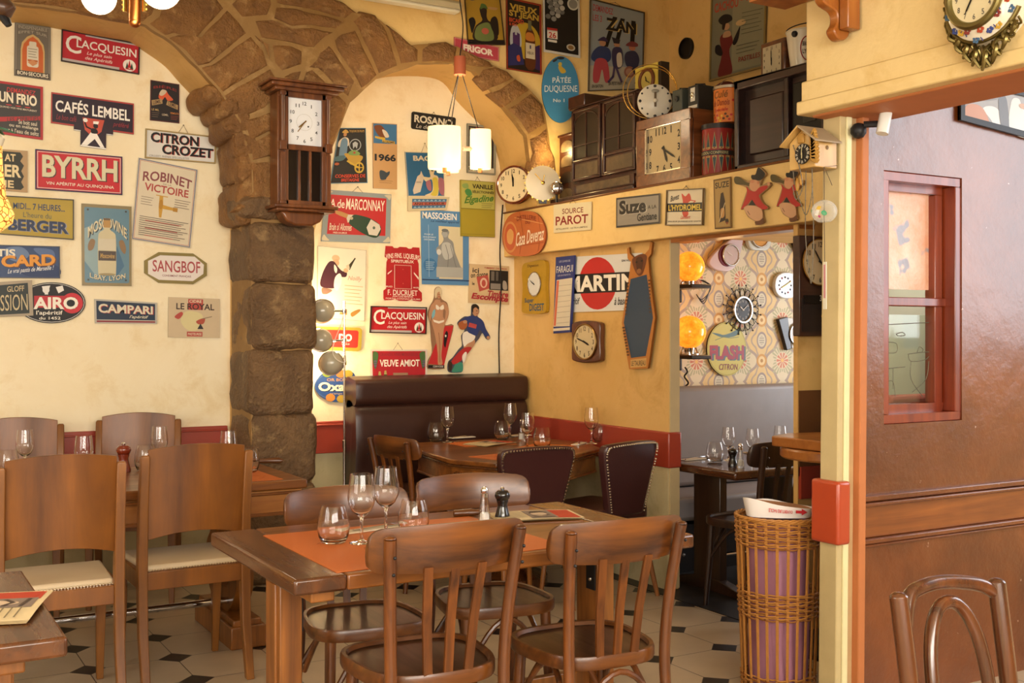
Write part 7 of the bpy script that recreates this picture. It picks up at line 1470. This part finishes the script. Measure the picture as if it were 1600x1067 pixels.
r = 20 * mpp(1292, 330, (0, 2.985)); mb = MB(); mb.ball((0, 0, 0), r, bell_mat(), 28, (1, 1, .92), -62, 86); mb.build('globe', t)
R2 = wall_rot('post')
def dec(pts, c, nm):
    mb = MB(); mb.poly([R2 @ V((x * r, y * r, math.sqrt(max(.05, 1 - x * x - y * y / .85)) * r + .001)) for x, y in pts], plain(c, .4)); mb.build(nm, t, smooth=0)
dec([(-.05, -.3), (.2, -.4), (.42, .05), (.15, .12)], '#e6e4da', 'paper_tag'); dec([(.1, .08), (.4, .02), (.5, .3), (.22, .36)], '#d8b028', 'price_tag')
dec(ell(-.5, .05, .12, .14, 8), '#2c8a4c', 'painted_leaf'); dec(ell(.66, -.2, .16, .2, 8), '#3c9a6a', 'painted_leaf'); dec(ell(.3, -.45, .1, .1, 8), '#b84a7a', 'painted_flower')
mb = MB(); mb.tube([(0, 0, .16), (0, 0, r * .85), (0, 0, -.02), (.003, .0, -.20)], .0014, plain('#5a4a3c', .6), 5); mb.tube([(.06, .02, .10), (0, 0, .16), (.066, 0, .17)], .0012, plain('#5a4a3c', .6), 5); mb.build('cord', t)
mb = MB(); mb.box((.003, 0, -.265), (.003, .016, .17), plain('#d8d4c0', .5)); mb.box((.002, 0, -.25), (.002, .008, .12), plain('#c0808a', .5)); mb.build('paper_strip', t)

# clocks around the alcove
t = on_wall('wall_clock', 'dark pendulum wall clock with brass bob hung on the short wall', 'clock', 'stub', 1279, 448, .004)
k = mpp(1279, 448, 'stub'); w, h = 40 * k / .73, 77 * k
mb = MB(); mb.box((0, 0, .0225), (2 * w, 2 * h, .045), wood('#2c1710', '#4a2a1a', 0, .3, 20, .5)); mb.build('case', t, bev=.004)
mb = MB(); mb.box((0, -.58 * h, .0465), (1.86 * w, .66 * h, .003), W_BLK); mb.box((0, -.27 * h, .049), (1.7 * w, .17 * h, .006), plain('#171310', .3)); mb.build('lower_window', t)
f = bpy.data.objects.new('clock_face', None); COL.objects.link(f); f.parent = t; f.location = (-.042, .48 * h, .047)
dial(f, 35 * k, '#cdbb92', '#241c14', .005, hm=(3, 54), num_r=.78, ns=.2); ring(f, 35.5 * k, .003, .005, M_GOLD)
mb = MB(); mb.ball((.0, -.60 * h, .05), .032, metal('#c9a458', .25), 20, (1, 1, .4)); mb.tube([(0, -.1 * h, .05), (0, -.6 * h, .05)], .003, M_GOLD, 6); mb.build('pendulum', t)
mb = MB(); put_letters(mb, '30', lambda x, y: V((-.045 + .03 * x, -.30 * h + .028 * y, .0525)), plain('#d8d4c4', .4), .02); mb.build('date_window', t, smooth=0)
k = mpp(1135, 398, 'paper')
t = on_wall('wall_clock', 'pink and white leaf-shaped wall clock at the top of the wallpaper', 'clock', 'paper', 1133, 399, .004)
mb = MB(); mb.prism([(x * k, y * k) for x, y in spline([(-38, -14), (-22, -24), (4, -24), (20, -10), (32, 30), (20, 30), (0, 22), (-28, 2)], 6)], 0, .03, plain('#d8c4c8', .25, coat=.5)); mb.build('case', t, bev=.008, seg=3)
mb = MB(); mb.lathe([(0, .03), (.0001 + 17 * k, .03), (16.5 * k, .034), (0, .034)], plain('#6a1a2c', .3), 36, (-3 * k, -1 * k, 0), sy=1); mb.build('maroon_crescent', t)
f = bpy.data.objects.new('clock_face', None); COL.objects.link(f); f.parent = t; f.location = (4 * k, 0, .036); dial(f, 15.5 * k, '#cbb9b6', '#6a5a5a', .004, nums=False, hm=(9, 50), hand='#e6e2dc'); ring(f, 16 * k, .006, .004, M_SILV)
t = on_wall('wall_clock', 'rounded white clock with a yellow dial, tucked under the beam', 'clock', 'paper', 1182, 372, .004)
mb = MB(); mb.prism([(x * k, y * k) for x, y in rrect(-25, -20, 25, 24, 14)], 0, .03, plain('#cfd0c4', .25, coat=.5)); mb.build('case', t, bev=.008, seg=3)
f = bpy.data.objects.new('clock_face', None); COL.objects.link(f); f.parent = t; f.location = (0, 3 * k, .031); dial(f, 17 * k, '#d89a3c', '#5a3a14', .004, nums=False, hm=(8, 22), hand='#f0e8d4'); ring(f, 18 * k, .007, .004, M_SILV)
t = on_wall('wall_clock', 'black wire starburst clock with silver oval dial above the round yellow sign', 'clock', 'paper', 1158, 484, .01)
r = 17 * k; f = bpy.data.objects.new('clock_face', None); COL.objects.link(f); f.parent = t; dial(f, r, '#35322e', '#b8b4ac', .018, hm=(10, 9), ry=r * 1.1, hand='#d8d4cc', num_r=.74, ns=.2); ring(f, r * 1.06, .012, .016, M_SILV, r * 1.17)
mb = MB(); n = 16
for i in range(n):
    a = 2 * PI * i / n; mb.tube([((1.55 * r + .42 * r * math.cos(q * PI / 6)) * math.cos(a) - .26 * r * math.sin(q * PI / 6) * math.sin(a), (1.55 * r + .42 * r * math.cos(q * PI / 6)) * math.sin(a) + .26 * r * math.sin(q * PI / 6) * math.cos(a), .012) for q in range(12)], .0025, M_IRON, 5, True)
    b = a + PI / n; L = 2.3 * r; mb.tube([(r * math.cos(b), r * math.sin(b), .012), (L * math.cos(b), L * math.sin(b), .012)], .0022, M_IRON, 5); mb.ball((L * math.cos(b), L * math.sin(b), .012), .006, M_IRON, 8)
mb.tube([(1.95 * r * math.cos(q * PI / 24), 1.95 * r * math.sin(q * PI / 24), .012) for q in range(48)], .0018, M_IRON, 5, True); mb.build('wire_rays', t)
t = on_wall('wall_clock', 'white palette-shaped wall clock with dots for hours, right on the wallpaper', 'clock', 'paper', 1222, 446, .004)
mb = MB(); mb.prism([(x * k, y * k) for x, y in spline([(-22, -2), (-17, 14), (0, 21), (20, 18), (25, 0), (20, -18), (0, -21), (-16, -15)], 6)], 0, .028, plain('#d0d2d0', .25, coat=.5)); mb.build('case', t, bev=.006, seg=3)
f = bpy.data.objects.new('clock_face', None); COL.objects.link(f); f.parent = t; f.location = (0, 0, .029)
mb = MB()
for i in range(12): a = i * PI / 6; mb.ball((13 * k * math.cos(a), 13 * k * math.sin(a), 0), 1.7 * k, plain(('#1c1a1a', '#8a2c34', '#2c3a5a')[i % 3], .4), 8, (1, 1, .3))
mb.build('hour_dots', f)
for L, a, nm in ((9, 3.6, 'hour_hand'), (13, .5, 'minute_hand')): mb = MB(); mb.tube([(0, 0, .004), (L * k * math.cos(a), L * k * math.sin(a), .004)], .003, metal('#a08a50', .3), 6); mb.build(nm, f)
t = on_wall('wall_clock', 'white round clock on a dark plank wing, low right on the wallpaper', 'clock', 'paper', 1232, 522, .004)
mb = MB(); mb.prism([(-28 * k, 24 * k), (-8 * k, 28 * k), (0, -24 * k), (-10 * k, -26 * k)], 0, .03, W_BLK); mb.build('wooden_wing', t, bev=.004)
mb = MB(); mb.prism([(x * k, y * k) for x, y in ((-9, 27), (26, 24), (26, -22), (2, -23))], 0, .024, plain('#cfcec6', .3)); mb.build('case', t, bev=.004)
f = bpy.data.objects.new('clock_face', None); COL.objects.link(f); f.parent = t; f.location = (13 * k, 0, .03); dial(f, 17 * k, '#d8d8d4', '#3a3a3a', .006, nums=False, hm=(2, 20)); ring(f, 17.5 * k, .006, .005, M_SILV)
t = on_wall('wall_fitting', 'small black ornamental fitting at the top of the wallpaper by the pendulum clock', 'fitting', 'paper', 1238, 380, .004)
mb = MB(); mb.prism([(x * k, y * k) for x, y in spline([(-14, 12), (4, 16), (14, 6), (10, -16), (2, -10), (-4, 0), (-10, 4)], 4)], 0, .05, plain('#17161a', .3)); mb.build('bracket', t, bev=.006)
mb = MB(); mb.lathe([(.02, 0), (.035, .03), (.02, .04), (0, .04)], plain('#202026', .25), 20, (0, .01, .05)); mb.build('knob', t)

# orange globe lamps on shelves in the alcove
def globe_mat():
    m, nt, b = newmat('amber_fibreglass'); f = tex_noise(nt, 18, 6, rough=.7)
    c = mix_rgb(nt, ramp(nt, f, .3, .7), lin('#ee620c'), lin('#ffa62e')); nt.links.new(c, b.inputs['Base Color']); nt.links.new(c, b.inputs['Emission Color'])
    b.inputs['Emission Strength'].default_value = 1.15; b.inputs['Roughness'].default_value = .15; return m
M_GL = globe_mat()
for i, (py, lab) in enumerate(((417, 'upper glowing orange globe lamp on a dark shelf behind the partition end'), (519, 'lower glowing orange globe lamp on a dark shelf behind the partition end'))):
    p = P(1077, py, (1, 5.40)); r = (24, 26)[i] * mpp(1077, py, (1, 5.40)); zs_ = P(1077, py + (32, 38)[i], (1, 5.40)).z
    t = thing('globe_lamp', lab, 'lamp', (p.x, p.y, zs_ + .0128)); h0 = p.z - zs_ - .012
    mb = MB(); mb.ball((0, 0, h0), r, M_GL, 36); mb.build('globe', t)
    mb = MB(); mb.lathe([(.065, 0), (.065, .006), (.03, .014), (.035, h0 - r * .9), (0, h0 - r * .9)], M_CHROME, 28); mb.build('base', t)
    for s in (-1, 1): mb = MB(); mb.tube([(s * .07, 0, 0), (s * .045, 0, h0 - r * .85)], .006, M_CHROME, 8); mb.build('leg', t)
    o = MB(); o.box((-.05, 0, 0), (.15, .38, .024), W_BLK); o.box((.05, .16, -.05), (.02, .06, .08), W_BLK); tag(o.build('shelf', loc=(p.x - .01, 5.40, zs_), bev=.005), ('upper', 'lower')[i] + ' dark wall shelf carrying an orange globe lamp', 'shelf')
    point('globe_glow', (p.x + .15, p.y - .2, p.z), 1.0, (1, .55, .2), .08)
t = on_wall('cable_loop', 'dark fitting with looped cables on the wallpaper beside the upper shelf', 'cable', 'paper', 1096, 452, .004); mb = MB()
for a in range(3): mb.tube(spline([((-6 + 2 * a) * k, 14 * k, .02), ((10 + a) * k, 6 * k, .03), (8 * k, -6 * k, .03), ((-2 - 2 * a) * k, (-22 + 3 * a) * k, .03), (-14 * k, -8 * k, .02)], 5, False), .003, M_IRON, 5)
mb.build('cables', t)
t = on_wall('coat_hook', 'black wrought hook at the partition edge above the grey bench', 'hook', 'paper', 1067, 598, .0); mb = MB()
mb.tube(spline([(0, .10, .02), (.012, .07, .03), (-.004, .04, .02), (.012, .0, .04), (-.004, -.03, .02), (.01, -.06, .04)], 4, False), .006, M_IRON, 6); mb.build('scroll', t)

# pendant with three glass shades
M_SH = emit('#ffdfa0', 1.35); M_SHR = plain('#b56040', .4)
cx_, cy_ = 2.93, 5.62; zz = lambda py: EYE + (HZ - py) * (cx_ * SY + cy_ * CY) / FPX
t = thing('pendant_lamp', 'pendant lamp with lit cream glass shades hanging over the octagonal table', 'lamp', (cx_, cy_, zz(232)))
z0 = zz(232)
RV = V((CY, -SY, 0)); FV = V((SY, CY, 0)); kk = (cx_ * SY + cy_ * CY) / FPX
for dx, df, w, hgt, nm in ((-24, -.02, 25.5, 66, 'a'), (32, .03, 16.5, 62, 'b'), (-22, .21, 18, 58, 'c')):
    c = RV * (dx * kk) + FV * df; mb = MB(); ang = math.atan2(RV.y, RV.x)
    Rz = MX.Rotation(ang, 3, 'Z'); h = hgt * kk
    mb.lathe([(w * kk * .97, -h / 2), (w * kk, -h / 2 + .01), (w * kk * 1.02, 0), (w * kk, h / 2 - .01), (w * kk * .97, h / 2), (w * kk * .9, h / 2 - .004), (w * kk * .9, -h / 2 + .004), (w * kk * .97, -h / 2)], M_SH, 40, c, 1, .62, Rz); mb.build('glass_shade', t)
    mb = MB(); mb.tube([c * .9 + V((0, 0, h * .5)), V((0, 0, zz(112) - z0)) + c * .08], .0028, M_IRON, 6); mb.build('cable', t)
    mb = MB(); mb.tube([c * .15, c * .98], .013, W_RND, 4); mb.tube([c * .98 + V((0, 0, .03)), c * .98 + V((0, 0, -h / 2 - .02))], .014, W_RND, 4); mb.build('wooden_arm', t)
mb = MB(); mb.lathe([(0, zz(117) - z0), (.034, zz(117) - z0), (.034, zz(89) - z0), (0, zz(89) - z0)], M_SHR, 24); mb.build('canopy', t)
mb = MB(); mb.tube(spline([(0, 0, zz(89) - z0), (.02, 0, zz(40) - z0), (-.005, 0, zz(-20) - z0), (0, 0, 3.9 - z0)], 6, False), .0035, M_IRON, 6); mb.build('flex', t)
point('pendant_glow', (cx_, cy_ - .1, z0 - .25), 9, (1, .78, .48), .12); point('pendant_glow', (cx_, cy_, z0 + .3), 6, (1, .78, .48), .1)

gp = P(866, 235, 'face', .14); point('ledge_lamp_glow', gp, 2.2, (1, .72, .3), .03)
# chandelier globes at the top left
t = thing('chandelier', 'copper chandelier with round lit globes at the top left', 'lamp', (1.035, 5.05, 2.79)); M_CU = metal('#b8703c', .3); M_GB = emit('#fff2d0', 3.5)
d5 = (1.035 * SY + 5.05 * CY) / FPX
mb = MB(); mb.tube([(0, 0, .8), (0, 0, -.03)], .025, M_CU, 14); mb.ball((0, 0, -.035), .026, M_CU, 14); mb.build('stem', t)
cpx = proj_ = None
lat0 = (1.035 * CY - 5.05 * SY) / (1.035 * SY + 5.05 * CY); x_st = CXP + FPX * lat0
for px, py, r, df in ((148, -10, 27, .05), (265, -4, 30, -.12), (205, -60, 28, .25)):
    c = RV * ((px - x_st) * d5) + FV * df; c.z = EYE + (HZ - py) * d5 - 2.79
    mb = MB(); mb.ball(c, r * d5, M_GB, 28); mb.build('globe', t)
    mb = MB(); mb.tube(spline([(0, 0, .12), tuple(c * .5 + V((0, 0, .2))), tuple(V((c.x, c.y, c.z + r * d5)))], 5, False), .009, M_CU, 8); mb.lathe([(0, 0), (.02, 0), (.03, .02), (0, .03)], M_CU, 16, (c.x, c.y, c.z + r * d5 - .008)); mb.build('arm', t)
for s in (-1, 1):
    mb = MB(); mb.tube([RV * (s * .042) + V((0, 0, z)) for z in (.01, .2)], .009, M_GOLD, 8)
    for j in range(10): mb.ball(RV * (s * .05) + V((0, 0, .02 + .02 * j)), .007, M_GOLD, 6)
    mb.build('beaded_fitting', t)
point('chandelier_glow', (1.0, 4.85, 2.72), 8, (1, .86, .62), .1)
# amber crackle lamp at the left edge and dark bracket above it
def amber():
    m, nt, b = newmat('amber_crackle_glass'); vo = nt.nodes.new('ShaderNodeTexVoronoi'); vo.feature = 'DISTANCE_TO_EDGE'; vo.inputs['Scale'].default_value = 42
    tc = nt.nodes.new('ShaderNodeTexCoord'); nt.links.new(tc.outputs['Object'], vo.inputs[0]); c = mix_rgb(nt, ramp(nt, vo.outputs['Distance'], .02, .09), lin('#7a3a0c'), lin('#ffc060'))
    nt.links.new(c, b.inputs['Base Color']); nt.links.new(c, b.inputs['Emission Color']); b.inputs['Emission Strength'].default_value = .9; b.inputs['Roughness'].default_value = .2; return m
pd = 3.6; pl = lambda px, py: V((0, 0, EYE)) + ray(px, py) * pd
t = thing('crackle_glass_lamp', 'glowing amber crackle-glass lamp with green collar at the left edge', 'lamp', pl(-14, 300)); e = pd / FPX; b0_ = pl(-14, 300)
mb = MB(); mb.lathe([(0, -66 * e), (14 * e, -62 * e), (31 * e, -48 * e), (34 * e, -34 * e), (22 * e, -5 * e), (17 * e, 40 * e), (16 * e, 72 * e), (0, 74 * e)], amber(), 24); mb.build('glass_body', t, smooth=60)
mb = MB(); mb.lathe([(16 * e, 72 * e), (20 * e, 84 * e), (10 * e, 96 * e), (0, 98 * e)], plain('#e6dcc0', .4), 20); mb.build('neck', t)
for i in range(7):
    a = i * .9; mb = MB(); mb.prism([(0, -.008), (.03, -.014), (.075, 0), (.03, .014), (0, .008)], -.002, .002, plain('#1f5a3a', .35)); o = mb.build('leaf', t, loc=(0, 0, 104 * e)); o.rotation_euler = (0, .25, a)
mb = MB(); mb.tube([(0, 0, 98 * e), (0, 0, 3.9 - b0_.z)], .004, M_IRON, 6); mb.build('cord', t)
pd = 4.2; t = thing('carved_bird', 'dark carved wooden figure hanging at the top left corner', 'ornament', pl(0, 15)); e = pd / FPX
mb = MB(); mb.tube([RV * (-30 * e) + V((0, 0, 30 * e)), RV * (-5 * e) + V((0, 0, 6 * e)), RV * (14 * e) + V((0, 0, 2 * e)), RV * (22 * e) + V((0, 0, 6 * e))], [22 * e, 20 * e, 15 * e, 5 * e], wood('#3a2418', '#5c3c26', 0, .4, 20, .3), 14); mb.build('body', t)
mb = MB(); mb.tube([RV * (2 * e) + V((0, 0, -6 * e)), RV * (10 * e) + V((0, 0, -18 * e)), RV * (14 * e) + V((0, 0, -25 * e))], [7 * e, 7 * e, 5 * e], M_IRON, 10); mb.build('foot', t)
mb = MB(); mb.tube([RV * (-20 * e) + V((0, 0, 30 * e)), RV * (-20 * e) + V((0, 0, 3.9 - pl(0, 15).z))], .003, M_IRON, 6); mb.build('cord', t)

# floor lamp with three ball shades
xl, yl = 2.465, 6.2; dl = xl * SY + yl * CY; e = dl / FPX; zl = lambda py: EYE + (HZ - py) * e
xp = CXP + FPX * (xl * CY - yl * SY) / dl
t = thing('floor_lamp', 'chrome floor lamp with three beige ball shades beside the banquette', 'lamp', (xl, yl, 0))
mb = MB(); mb.tube([(0, 0, .02), (0, 0, zl(690))], .009, M_CHROME, 12); mb.tube([(0, 0, zl(695)), (0, 0, zl(470))], .0065, M_CHROME, 12); mb.lathe([(.012, zl(700)), (.012, zl(688)), (0, zl(686))], M_CHROME, 14); mb.build('pole', t)
mb = MB(); mb.lathe([(0, 0), (.12, 0), (.12, .015), (.02, .03), (0, .03)], M_CHROME, 32); mb.build('base', t)
M_BEI = plain('#b8b19a', .25, coat=.6); M_BULB = emit('#ffe8b8', 14)
for px, py, r, dirv in ((504, 486, 19, V((.1, 1, .35))), (502, 532, 18, V((.15, 1, -.25))), (518, 567, 19, V((.3, 1, .3)))):
    c = RV * ((px - xp) * e) + V((0, 0, zl(py))) - FV * .02; rr = r * e; d = dirv.normalized(); Rq = d.to_track_quat('Z', 'Y').to_matrix()
    mb = MB(); mb.ball(c, rr, M_BEI, 28, (1, 1, 1), -90, 48, Rq); mb.ball(c, rr * .93, plain('#e8e4d8', .4), 28, (1, 1, 1), -90, 48, Rq); sh = mb.build('ball_shade', t)
    mb = MB(); mb.tube([c + Rq @ V((rr * 1.01 * math.cos(q * PI / 16), rr * 1.01 * math.sin(q * PI / 16), -.1 * rr)) for q in range(32)], .004, M_CHROME, 6, True); mb.build('band', sh)
    mb = MB(); mb.ball(c + d * rr * .25, rr * .42, M_BULB, 14); mb.build('bulb', sh)
    mb = MB(); mb.tube([(0, 0, c.z), tuple(c * .72 + V((0, 0, c.z * .28)))], .006, M_CHROME, 8); mb.lathe([(.014, c.z - .012), (.014, c.z + .012)], M_CHROME, 12); mb.build('clamp', t)
    wp = V((xl, yl, 0)) + c + d * rr * 1.15; point('ball_lamp_glow', wp, 4.5, (1, .78, .45), .04)
mb = MB(); mb.tube(spline([(0, -.02, zl(480)), (-.05, -.08, zl(505)), (-.10, -.08, zl(540)), (-.09, -.08, zl(558)), (-.03, -.08, zl(566)), (-.02, -.08, zl(555))], 6, False), .003, plain('#e0dac8', .5), 6); mb.build('white_flex', t)

# right-hand header: porcelain clock, bracket, fittings
t = on_wall('porcelain_clock', 'painted white porcelain wall clock with bronze scrolls at the top right corner', 'clock', 'head', 1556, 4, .0)
k = mpp(1556, 4, 'head'); 
mb = MB(); R_ = 70 * k; mb.lathe([(0, 0), (R_, 0), (R_ * 1.02, .03), (R_ * .9, .07), (R_ * .66, .09), (0, .09)], plain('#e4dcc8', .2, coat=.7), 48, sx=1.0); mb.build('body', t)
f = bpy.data.objects.new('clock_face', None); COL.objects.link(f); f.parent = t; f.location = (-3 * k, 4 * k, .09); dial(f, 42 * k, '#d8cba4', '#5a5650', .004, hm=(11, 35), num_r=.76, ns=.18); ring(f, 46 * k, .012, .004, metal('#8c8458', .35))
mb = MB(); cols = ('#b04a30', '#3a4a8a', '#c9a03c', '#8a3a34', '#4a6a8a')
for i in range(26):
    a = 2 * PI * i / 26; rr = R_ * (.78 + .1 * math.sin(i * 2.4)); z = .0915 - .02 * (rr / R_ - .66) / .24
    for j in range(5): b = j * 2 * PI / 5; mb.ball((rr * math.cos(a) + 4 * k * math.cos(b), rr * math.sin(a) + 4 * k * math.sin(b), z), 3.2 * k, plain(cols[i % 5], .3), 6, (1, 1, .4))
    if i % 2: mb.tube(spline([(rr * math.cos(a + d * .1), rr * math.sin(a + d * .1) + .01 * math.sin(d * 2), z) for d in range(3)], 3, False), .002, plain('#4a4a7a', .3), 5)
mb.build('painted_flowers', t)
M_BRZ = metal('#7c6f44', .38)
mb = MB()
for i in range(15):
    a = -PI / 2 + (i - 7) * .13; s = 1 if i % 2 else -1; w = 1 - abs(i - 7) / 8; c = V((R_ * 1.0 * math.cos(a), R_ * 1.0 * math.sin(a) - .035 * w, .05)); q0 = i * 2.3
    mb.tube([c + V(((.012 + .016 * w - .0012 * q) * math.cos(s * q * .5 + q0), (.012 + .022 * w - .0014 * q) * math.sin(s * q * .5 + q0), .008 * math.sin(q + i))) for q in range(10)], .0042, M_BRZ, 6)
    mb.tube(spline([tuple(c + V((0, .03, 0))), tuple(c + V((s * .012, 0, .012))), tuple(c + V((-s * .006, -.03 * w - .012, .006)))], 4, False), [.004 + .004 * math.sin(PI * q / 8) for q in range(9)], M_BRZ, 6)
mb.tube([(R_ * 1.02 * math.cos(-PI / 2 + u * .1), R_ * 1.0 * math.sin(-PI / 2 + u * .1) + .012, .062) for u in range(-11, 12)], .007, M_BRZ, 8)
for y in range(8):
    a = PI - .5 + .13 * y; c = V((R_ * 1.03 * math.cos(a), R_ * 1.03 * math.sin(a), .04)); mb.ball(c, .016, M_BRZ, 8, (.9, 1.4, .6)); mb.tube([c + V((.018 * math.cos(q * .6 + y), .018 * math.sin(q * .6 + y), 0)) for q in range(8)], .004, M_BRZ, 6)
mb.build('bronze_scrolls', t)
mb = MB(); mb.tube([(0, R_, .01), (0, R_ + .1, .004)], .004, M_BRZ, 6); mb.build('hanger', t)
t = on_wall('shelf_bracket', 'carved orange-brown wooden bracket on the upper header', 'bracket', 'head', 1322, 20, .0); k = mpp(1322, 20, 'head')
W_BRK = wood('#8a4a1c', '#b5702c', 1, .35, 14, .4)
mb = MB(); pr = spline([(0, 40 * k), (.14, 40 * k), (.13, 8 * k), (.07, -4 * k), (.062, -20 * k), (.08, -34 * k), (.055, -46 * k), (.02, -44 * k), (.0, -26 * k)], 4); mb.prism(pr, -.02, .02, W_BRK, 'x')
for v in mb.bm.verts: v.co = V((v.co.x, v.co.z, v.co.y))
mb.build('scroll', t, bev=.005)
mb = MB(); mb.box((.045, 2 * k, .03), (.04, 70 * k, .06), W_BRK); mb.build('back_board', t, bev=.004)
mb = MB(); mb.box((-.05, 42 * k, .09), (.5, .02, .18), W_BRK); mb.build('shelf_board', t, bev=.003)
t = thing('wall_spotlight', 'white cylindrical spotlight hanging under the header by the brown wall', 'lamp', P(1382, 192, (1, 2.8)))
mb = MB(); mb.tube([(-.012, 0, -.04), (.01, 0, .045)], .022, plain('#e4e6e0', .3, coat=.4), 16); mb.build('housing', t)
mb = MB(); mb.tube([(-.04, .06, .0), (0, .02, .0)], .012, M_IRON, 8); mb.ball((-.045, .08, -.02), .03, M_IRON, 10); mb.build('mount', t)
t = thing('fluorescent_fitting', 'long white fluorescent light fitting at the top edge above the right arch', 'lamp', P(600, 1, 'face', .06))
mb = MB(); mb.box((0, -.0, .03), (1.0, .09, .06), plain('#cfc3a0', .4)); mb.build('housing', t, bev=.02); mb = MB(); mb.box((0, -.01, -.002), (.96, .07, .02), plain('#e9e2cc', .3)); mb.build('diffuser', t, bev=.008)
t = on_wall('vent_hole', 'round dark vent pipe opening in the upper ochre wall', 'vent', 'upper', 1074, 76, .0); r = 16.5 * mpp(1074, 76, 'upper')
mb = MB(); mb.lathe([(r, 0), (r, .02), (r * .88, .024), (r * .86, .004), (0, .003)], plain('#1d1610', .5), 32); mb.build('pipe', t)
t = on_wall('wall_cable', 'thin black cable running down the corner beside the barrel-shaped sign', 'cable', 'back', 783, 450, .012); k = mpp(783, 450, 'back')
mb = MB(); mb.tube(spline([(3 * k, 130 * k, 0), (-2 * k, 60 * k, 0), (0, 0, 0), (-4 * k, -70 * k, 0), (-3 * k, -134 * k, 0)], 6, False), .005, M_IRON, 6); mb.build('cable', t)
